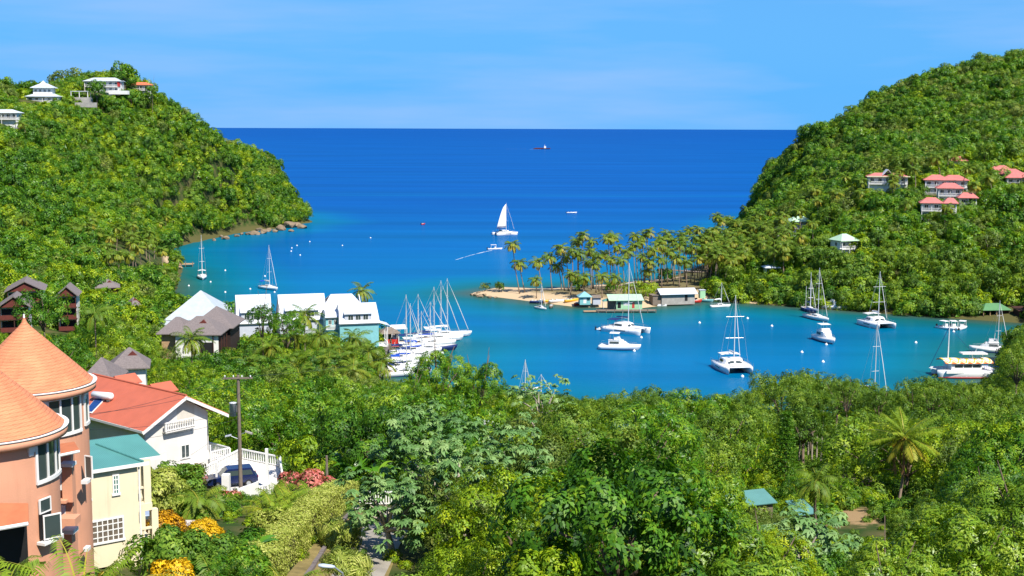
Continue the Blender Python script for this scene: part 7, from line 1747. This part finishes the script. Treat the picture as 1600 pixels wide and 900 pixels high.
# ------------------------------------------------------------ cars
def car(label, loc, rz, paint, suv=True, name='parked_car'):
    t = thing(name, label, 'car', loc, rz); L, Wd, Hh = 4.6, 1.8, (1.72 if suv else 1.46)
    prof = [(-2.3, .45), (-2.28, .95), (-2.05, 1.02), (-1.75 if suv else -1.35, Hh), (.45, Hh), (1.15, 1.05), (2.15, .92), (2.3, .7), (2.28, .4)]
    low = [p for p in prof]; rings = []
    for y, k in ((-1, .94), (-.93, 1), (.93, 1), (1, .94)): rings.append([(x * (.985 if k < 1 else 1), y * Wd / 2 * (.86 if z > 1.1 else 1), .4 + (z - .4) * k if z < 1.1 else z - (.03 if k < 1 else 0)) for x, z in low])
    body = MB().loft(rings, True, True, True).build('body', paint, t, False)
    gl = MB()
    for s in (1, -1):
        zt, zb = Hh - .1, 1.12
        gl.slab([Vector((x, s * (Wd / 2 * (.865 if z > 1.2 else .99) + .005), z)) for x, z in ((-1.85 if suv else -1.5, zb), (.85, zb), (.42, zt), (-1.62 if suv else -1.2, zt))][::s], .015)
    wx = [(.52, Hh - .06), (1.08, 1.12)]
    gl.slab([(wx[1][0] + .02, -.72, wx[1][1] + .02), (wx[1][0] + .02, .72, wx[1][1] + .02), (wx[0][0] + .03, .66, wx[0][1] + .02), (wx[0][0] + .03, -.66, wx[0][1] + .02)], .02)
    r0 = (-2.03, 1.10) if suv else (-1.95, 1.1); r1 = (-1.80 if suv else -1.42, Hh - .12)
    gl.slab([(r0[0] - .02, -.70, r0[1]), (r1[0] - .04, -.64, r1[1]), (r1[0] - .04, .64, r1[1]), (r0[0] - .02, .70, r0[1])], .02)
    gl.build('window', M['glass'], t)
    for x in (-1.4, 1.4):
        for s in (1, -1):
            w = MB().tube([(x, s * .70, .33), (x, s * .91, .33)], .33, 16).build('wheel', M['black'], t); MB().tube([(x, s * .905, .33), (x, s * .925, .33)], .2, 12).build('rim', M['metal'], w)
    for s in (1, -1):
        B(2.2, 2.305, s * .65 - .2, s * .65 + .2, .66, .82).build('headlight', M['white_gloss'], t); B(-2.31, -2.25, s * .75 - .1, s * .75 + .1, .78, .98).build('tail_light', M['red'], t)
    return t
M['car_navy'] = mat('dark_blue_car_paint', (.008, .016, .07), .25, .05, 2, spec=.7); M['car_silver'] = mat('silver_blue_car_paint', (.34, .40, .50), .25, .05, 2, spec=.7); M['car_dark'] = mat('dark_car_paint', (.02, .025, .05), .25, .05, 2, spec=.7)
car('dark blue estate car parked on the white railed terrace', (P(368, 757, 114.5).x - .4, 114.8, ptz + .02), math.radians(200), M['car_navy'])
sp_ = P(228, 832, 75.5); car('silver blue car parked behind the porch of the cream house', (sp_.x - .7, 76.5, sp_.z - .6), math.radians(-65), M['car_silver'], False)
sp2 = P(212, 828, 72.5); car('dark car under the balcony of the cream house', (sp2.x - .9, 73.2, sp2.z - .9), math.radians(-60), M['car_dark'], False)
pv_ = MB(); pc = (sp_.x - 1, 75.5); pv_.box(pc[0] - 4, pc[0] + 3.2, 70.8, 80, sp_.z - 4, sp_.z - .62); tag(pv_.build('car_court', M['drive']), kind='structure')

# ------------------------------------------------------------ hedge
def hedge():
    rng = np.random.default_rng(3); n = 60000; ys = rng.uniform(54, 95.5, n); f = rng.uniform(-1, 1, n); side = rng.random(n)
    gx = lambda y: -12.75 + .012 * (y - 80)
    h = 1.7; w = .85 + .25 * np.sin(ys * .9) * .3
    gy = np.interp(ys, np.arange(52, 98, 2), [G(-12.7, q) for q in np.arange(52, 98, 2)])
    top = side < .42; sg = np.where(side < .80, 1, -1)
    x = np.where(top, f * w, sg * w) + rng.normal(size=n) * .06; z = np.where(top, h, h * (f * .5 + .5)) + rng.normal(size=n) * .06 + .12 * np.sin(ys * 1.3 + x * 2)
    C = np.c_[gx(ys) + x, ys, gy + z]
    N = np.where(top[:, None], np.array([[0, 0, 1.0]]), np.c_[sg, np.zeros(n), np.full(n, .25)]) + rdir(rng, n) * .6; N /= np.linalg.norm(N, axis=1)[:, None]
    V, Q, T = leaf_quads(rng, C, N, rdir(rng, n) + np.array([0, 0, .4]), rng.uniform(.11, .20, n), .075, np.clip(.55 + rng.normal(size=n) * .2, 0, 1), .15)
    o = place('clipped_hedge', np_mesh('clipped_hedge', V, Q, {'tint': T}), LM['hedge'], None)
    tag(o, 'long clipped variegated yellow green hedge along the concrete lane', 'hedge')
    core = MB(); ysq = np.arange(54, 96, 2)
    core.loft([[(gx(y) + a * .82, y, G(-12.7, y) + b_) for a, b_ in ((-1, -.2), (1, -.2), (1, h - .15), (-1, h - .15))] for y in ysq], True, True, True)
    core.build('branches', mat('hedge_twigs', (.05, .045, .015), .9, .3, 3), o)
hedge()
# ------------------------------------------------------------ garden plants
def bush(name, label, px, py, D, R, H, lm, leaf, clus=16, per=40, seed=1, cat='bush', lobes=8, tint=(.5, .14, .2), upright=.3, group=None, cr=.32):
    me, lc, lr = crown(name, seed, R=R, H=H, lobes=lobes, clus=clus, per=per, leaf=leaf, cr=cr, under=-.3, tint=tint, upright=upright, droop=.05)
    c = P(px, py, D); o = place(name, me, LM[lm], None, c); tag(o, label, cat, group)
    tm = trunk_mesh('stems', lc, lr, -(max(.3, c.z - G(c.x, c.y))), seed, .07, 5, 5); tm.materials.append(M['bark']); place('stems', tm, None, o)
    return o
bush('croton_bush', 'orange and gold croton bush beside the porch of the cream house', 254, 832, 74, 1.2, .9, 'croton', (.21, .07), clus=22, per=50, seed=11, tint=(.5, .22, .25), upright=.8)
bush('croton_bush', 'bright yellow croton bush below the manila palm', 318, 840, 72, .8, .75, 'yellow', (.20, .065), clus=20, per=50, seed=12, upright=.9)
bush('croton_bush', 'yellow croton at the bottom edge under the green garden shrub', 268, 900, 56, .6, .4, 'yellow', (.24, .09), seed=13, upright=.9, lobes=6)
bush('croton_bush', 'small yellow spotted shrub between the palm clump and the croton bushes', 425, 825, 76, .9, 1.2, 'hedge', (.22, .09), seed=14, lobes=6)
bush('bougainvillea', 'large pink flowering bush beside the hedge end', 495, 766, 99, 1.35, 1.5, 'pink', (.24, .17), seed=15, tint=(.5, .3, .35), clus=20)
bush('bougainvillea', 'small pink blossom bush hanging by the white front wall', 356, 786, 105.5, .8, .9, 'pink', (.2, .14), seed=16, lobes=5, tint=(.45, .3, .3))
bush('bougainvillea', 'magenta dotted shrub at the corner of the parking terrace railing', 296, 742, 112, 1.3, .8, 'pink', (.2, .14), seed=17, lobes=5, tint=(.25, .3, .3))
bush('bougainvillea', 'pale pink flowering shrub behind the areca palm clump', 456, 754, 104, .8, .8, 'pink', (.2, .15), seed=18, lobes=6, tint=(.4, .3, .3))
bush('variegated_tree', 'tall variegated yellow green bush behind the cream house', 236, 772, 84, 1.5, 1.9, 'hedge', (.24, .11), clus=22, seed=19, lobes=10)
bush('variegated_tree', 'second variegated bush trailing down beside the manila palm', 262, 790, 86, 1.3, 1.6, 'hedge', (.24, .11), clus=20, seed=20, lobes=9, tint=(.4, .16, .2))
bush('vine_bank', 'green vine covered bank below the gable wall of the white house', 275, 756, 104, 2.2, 1.1, 'shrub', (.26, .14), clus=20, seed=21, lobes=10)
bush('garden_bush', 'low leafy bush with tiny white flowers between hedge and croton', 375, 850, 80, 1.5, .8, 'broad', (.24, .12), clus=20, seed=22, lobes=10)
bush('garden_bush', 'broad leafy bush at the foot of the cream house wall', 278, 868, 64, 1.5, .9, 'shrub', (.24, .13), clus=20, seed=23, lobes=10)
bush('garden_bush', 'bright green bush climbing at the hedge end behind the white gate wall', 527, 786, 97, 1.0, .8, 'lime', (.24, .13), seed=24, lobes=6)
bush('verge_grass', 'spiky grass tufts between the hedge and the stone kerb wall', 530, 842, 75, 1.2, .7, 'hedge', (.55, .05), seed=25, lobes=8, upright=2.5, tint=(.3, .2, .2))
bush('garden_bush', 'dark shrub in the shade between hedge foot and palm clump', 405, 868, 68, 1.5, 1.0, 'broad', (.24, .12), seed=26, lobes=8)
bush('verge_grass', 'long grass tufts at the bottom edge beside the concrete lane', 540, 888, 62, 1.0, .5, 'hedge', (.5, .05), seed=31, lobes=8, upright=2.5, tint=(.3, .2, .2))
bush('garden_bush', 'leafy bush on the bare strip between croton bushes and hedge', 352, 872, 66, 1.3, .8, 'shrub', (.22, .11), clus=18, seed=27, lobes=8)
bush('garden_bush', 'small glossy bush behind the yellow croton bush', 352, 812, 84, 1.2, .9, 'broad', (.2, .1), clus=18, seed=28, lobes=8)
bush('garden_bush', 'light green bush at the inner side of the hedge', 402, 838, 80, 1.1, .9, 'lime', (.2, .1), clus=18, seed=29, lobes=8)
bush('garden_bush', 'green bush at the bottom edge beside the hedge foot', 385, 895, 60, 1.2, .8, 'broad', (.2, .1), clus=18, seed=30, lobes=8)
def areca(label, px, py, D, n, L, seed, yellow=.4, spread=(84, 5), name='areca_palm', w=.07, leafl=.5, stems=6, sag=.9):
    c = P(px, py, D); z = G(c.x, c.y); t = thing(name, label, 'palm', (c.x, c.y, z)); r_ = random.Random(seed)
    for k in range(stems):
        a = k * 2.4; d = .35 + .18 * (k % 3); h = max(.4, (c.z - z) * r_.uniform(.55, 1.0)); x, y = d * math.cos(a) * 1.6, d * math.sin(a) * 1.6
        MB().tube([(x * .5, y * .5, -.2), (x, y, h)], [.06, .045], 6).build('stem', mat('green_cane', (.16, .17, .04), .6, .2, 3) if k == 0 and 'cane' not in M else M['cane'], t)
        if 'cane' not in M: M['cane'] = bpy.data.materials['green_cane']
        cm = palm_crown('fronds', seed * 10 + k, n=n, L=L * r_.uniform(.85, 1.1), pairs=26, w=w, leaf=leafl, spread=spread, yellow=yellow, sag=sag); cm.materials.append(LM['palm_near' if yellow > .3 else 'palm']); place('fronds', cm, None, t, (x, y, h))
    return t
areca('clump of feathery yellow green areca palms beside the hedge', 440, 800, 83, 8, 2.3, 3, .5, stems=8)
areca('second feathery areca palm clump in front of the pink blossom shrub', 470, 800, 90, 8, 2.2, 4, .4, stems=6)
areca('dark green manila palm with drooping fronds above the yellow croton', 300, 780, 82, 16, 2.5, 5, .1, (75, -35), 'manila_palm', .10, .6, 1, 1.3)
areca('second manila palm crown half hidden behind the first near the white pillar', 332, 812, 86, 14, 1.7, 6, .1, (70, -30), 'manila_palm', .10, .55, 1, 1.3)
areca('large palm fronds rising from the bottom edge below the croton bushes', 322, 935, 54, 12, 3.4, 7, .3, (86, 20), 'garden_palm', .07, .6, 1, .6)
areca('pale palm fronds at the bottom edge in front of the cream house', 95, 940, 33, 15, 2.3, 8, .8, (85, 10), 'foreground_palm', .055, .5, 1, .7)
areca('yellowing palm crown at the bottom corner in front of the front tower', -25, 905, 33, 16, 1.7, 9, .75, (80, -20), 'foreground_palm', .055, .5, 1, .9)
areca('arching palm at the bottom edge beside the hedge', 430, 925, 58, 9, 2.6, 10, .35, (75, -5), 'garden_palm', .06, .5, 1, .9)
def banana(label, px, py, D, s, n, seed):
    c = P(px, py, D); z = G(c.x, c.y); h = max(.6, c.z - z); t = thing('banana_plant', label, 'banana plant', (c.x, c.y, z)); rng = np.random.default_rng(seed)
    MB().tube([(0, 0, -.2), (0, 0, h * .6), (.05, 0, h)], [.16, .13, .08], 8).build('stem', mat('banana_stem', (.22, .24, .07), .6, .2, 3), t)
    for k in range(n):
        az = 2.4 * k + rng.uniform(-.3, .3); el = math.radians(rng.uniform(35, 82)); L = s * rng.uniform(.85, 1.1); q = np.linspace(0, 1, 9); ang = el - 1.5 * q ** 1.5
        r = np.r_[0, np.cumsum(np.cos(ang[1:]) * L / 8)]; zz = np.r_[0, np.cumsum(np.sin(ang[1:]) * L / 8)]; sd = np.array([-math.sin(az), math.cos(az), 0]); ctr = np.c_[r * math.cos(az), r * math.sin(az), h + zz]
        w = (L * .13 * np.sin(np.pi * np.clip(q * .88 + .1, 0, 1)) ** .6)[:, None]
        V = np.concatenate([ctr + sd * w + np.array([0, 0, 1]) * w * .3, ctr, ctr - sd * w + np.array([0, 0, 1]) * w * .3]); i = np.arange(8)
        Q = np.concatenate([np.stack([i, i + 1, i + 10, i + 9], 1), np.stack([i + 9, i + 10, i + 19, i + 18], 1)])
        place('leaf', np_mesh('banana_leaf', V, Q, {'tint': np.full(27, np.clip(.5 + rng.normal() * .2, 0, 1))}), LM['banana'], t)
banana('upright banana leaf plant in front of the areca clump', 394, 880, 66, 2.4, 5, 1); banana('banana plant with broad leaves behind the white gate wall', 560, 745, 108, 3.0, 8, 2); banana('second banana plant beside the wooden pole and pink bush', 535, 735, 110, 2.8, 7, 3); banana('yellowing banana plant at the edge of the pale leaved tree', 590, 752, 104, 2.4, 7, 4)

# ------------------------------------------------------------ the pale leaved trumpet tree
def trumpet(label, px, py, D, R, H, seed, lobes=15, clus=11, per=4, leaf=(.44, .19), name='trumpet_tree'):
    me, lc, lr = crown('crown', seed, R=R, H=H, lobes=lobes, lobe_r=(.24, .36), clus=clus, cr=.75, per=per, leaf=leaf, tint=(.5, .12, .2), palmate=8, under=-.35, base_lobe=True)
    me.materials.append(LM['trumpet']); c = P(px, py, D); z = G(c.x, c.y)
    t = thing(name, label, 'tree', (c.x, c.y, z)); place('crown', me, None, t, (0, 0, c.z - z))
    tm = trunk_mesh('trunk', lc, lr, -(c.z - z), seed, .2, 7, 12); tm.materials.append(M['pale_bark']); place('trunk', tm, None, t, (0, 0, c.z - z))
    return t
trumpet('big pale leaved trumpet tree with silvery palmate leaves beside the lane', 720, 755, 77, 5.6, 4.4, 31, 18, 18, 7)
trumpet('smaller pale trumpet tree branch crown hanging over the concrete lane', 612, 805, 73, 2.9, 2.8, 32, 11, 12, 5)
trumpet('pale trumpet tree standing behind the big pale leaved tree', 655, 690, 112, 3.0, 2.2, 33, 11, 11, 4, (.5, .2))
trumpet('thin trumpet tree with open crown against the bay water', 845, 625, 150, 4.2, 2.6, 34, 10, 8, 3, (.6, .24))
trumpet('silvery trumpet tree below the bare earth patch', 1262, 856, 70, 2.6, 1.7, 35, 9, 11, 4, (.5, .2))
trumpet('low trumpet tree at the bottom edge right of the lime mound', 1130, 878, 64, 1.8, 1.3, 36, 7, 9, 4)
trumpet('grey green trumpet tree in the middle slope behind the wide domed mango', 600, 645, 165, 3.0, 2.4, 37, 10, 10, 4, (.6, .24))
# slender conifer
c = P(1228, 700, 138); z = G(c.x, c.y); cf = thing('conifer', 'slender dark conifer with tiers of short branches above the small turquoise roofs', 'tree', (c.x, c.y, z)); H = P(1228, 645, 138).z - z
MB().tube([(0, 0, -.3), (0, 0, H)], [.2, .03], 7).build('trunk', M['bark'], cf)
rng = np.random.default_rng(9); C, Dd = [], []
for k in range(17):
    zz = 1.5 + (H - 1.7) * k / 16; R = 1.5 * (1 - k / 17) + .25
    for j in range(9):
        a = j * .698 + k * .4
        for q in np.linspace(.15, 1, 8):
            for _ in range(5): C.append((R * q * math.cos(a) + rng.normal() * .07, R * q * math.sin(a) + rng.normal() * .07, zz + .25 * q * q - .1 + rng.normal() * .06)); Dd.append((math.cos(a), math.sin(a), .5))
C = np.array(C); Dd = np.array(Dd) + rdir(rng, len(C)) * .7; N_ = rdir(rng, len(C)) + np.array([0, 0, .8]); N_ /= np.linalg.norm(N_, axis=1)[:, None]
V, Q, T = leaf_quads(rng, C, N_, Dd, .3, .09, np.clip(.3 + rng.normal(size=len(C)) * .15, 0, 1)); place('crown', np_mesh('conifer_crown', V, Q, {'tint': T}), LM['broad'], cf)
# bare stems of the tall mangroves by the gap
for i, (px, D) in enumerate(((1248, 204), (1255, 200), (1262, 206), (1268, 199), (1275, 203), (1282, 201))):
    p = P(px, 735, D); z = G(p.x, p.y); t = thing('mangrove_tree', ['first', 'second', 'third', 'fourth', 'fifth', 'last'][i] + ' bare stemmed mangrove in the row of straight trunks behind the slender conifer', 'tree', (p.x, p.y, z), i, 'straight stemmed mangroves by the gap')
    ztop = P(px, 640, D).z - z
    MB().tube([(0, 0, -.4), (.1, .1, ztop)], [.17, .10], 6).build('trunk', M['pale_bark'], t)
    cm, tm, hz = proto('mangrove', 'mid', i % 2); cr = place('crown', cm, None, t, (.1, .1, ztop + .6)); cr.scale = (.62, .62, .55)
name_all()
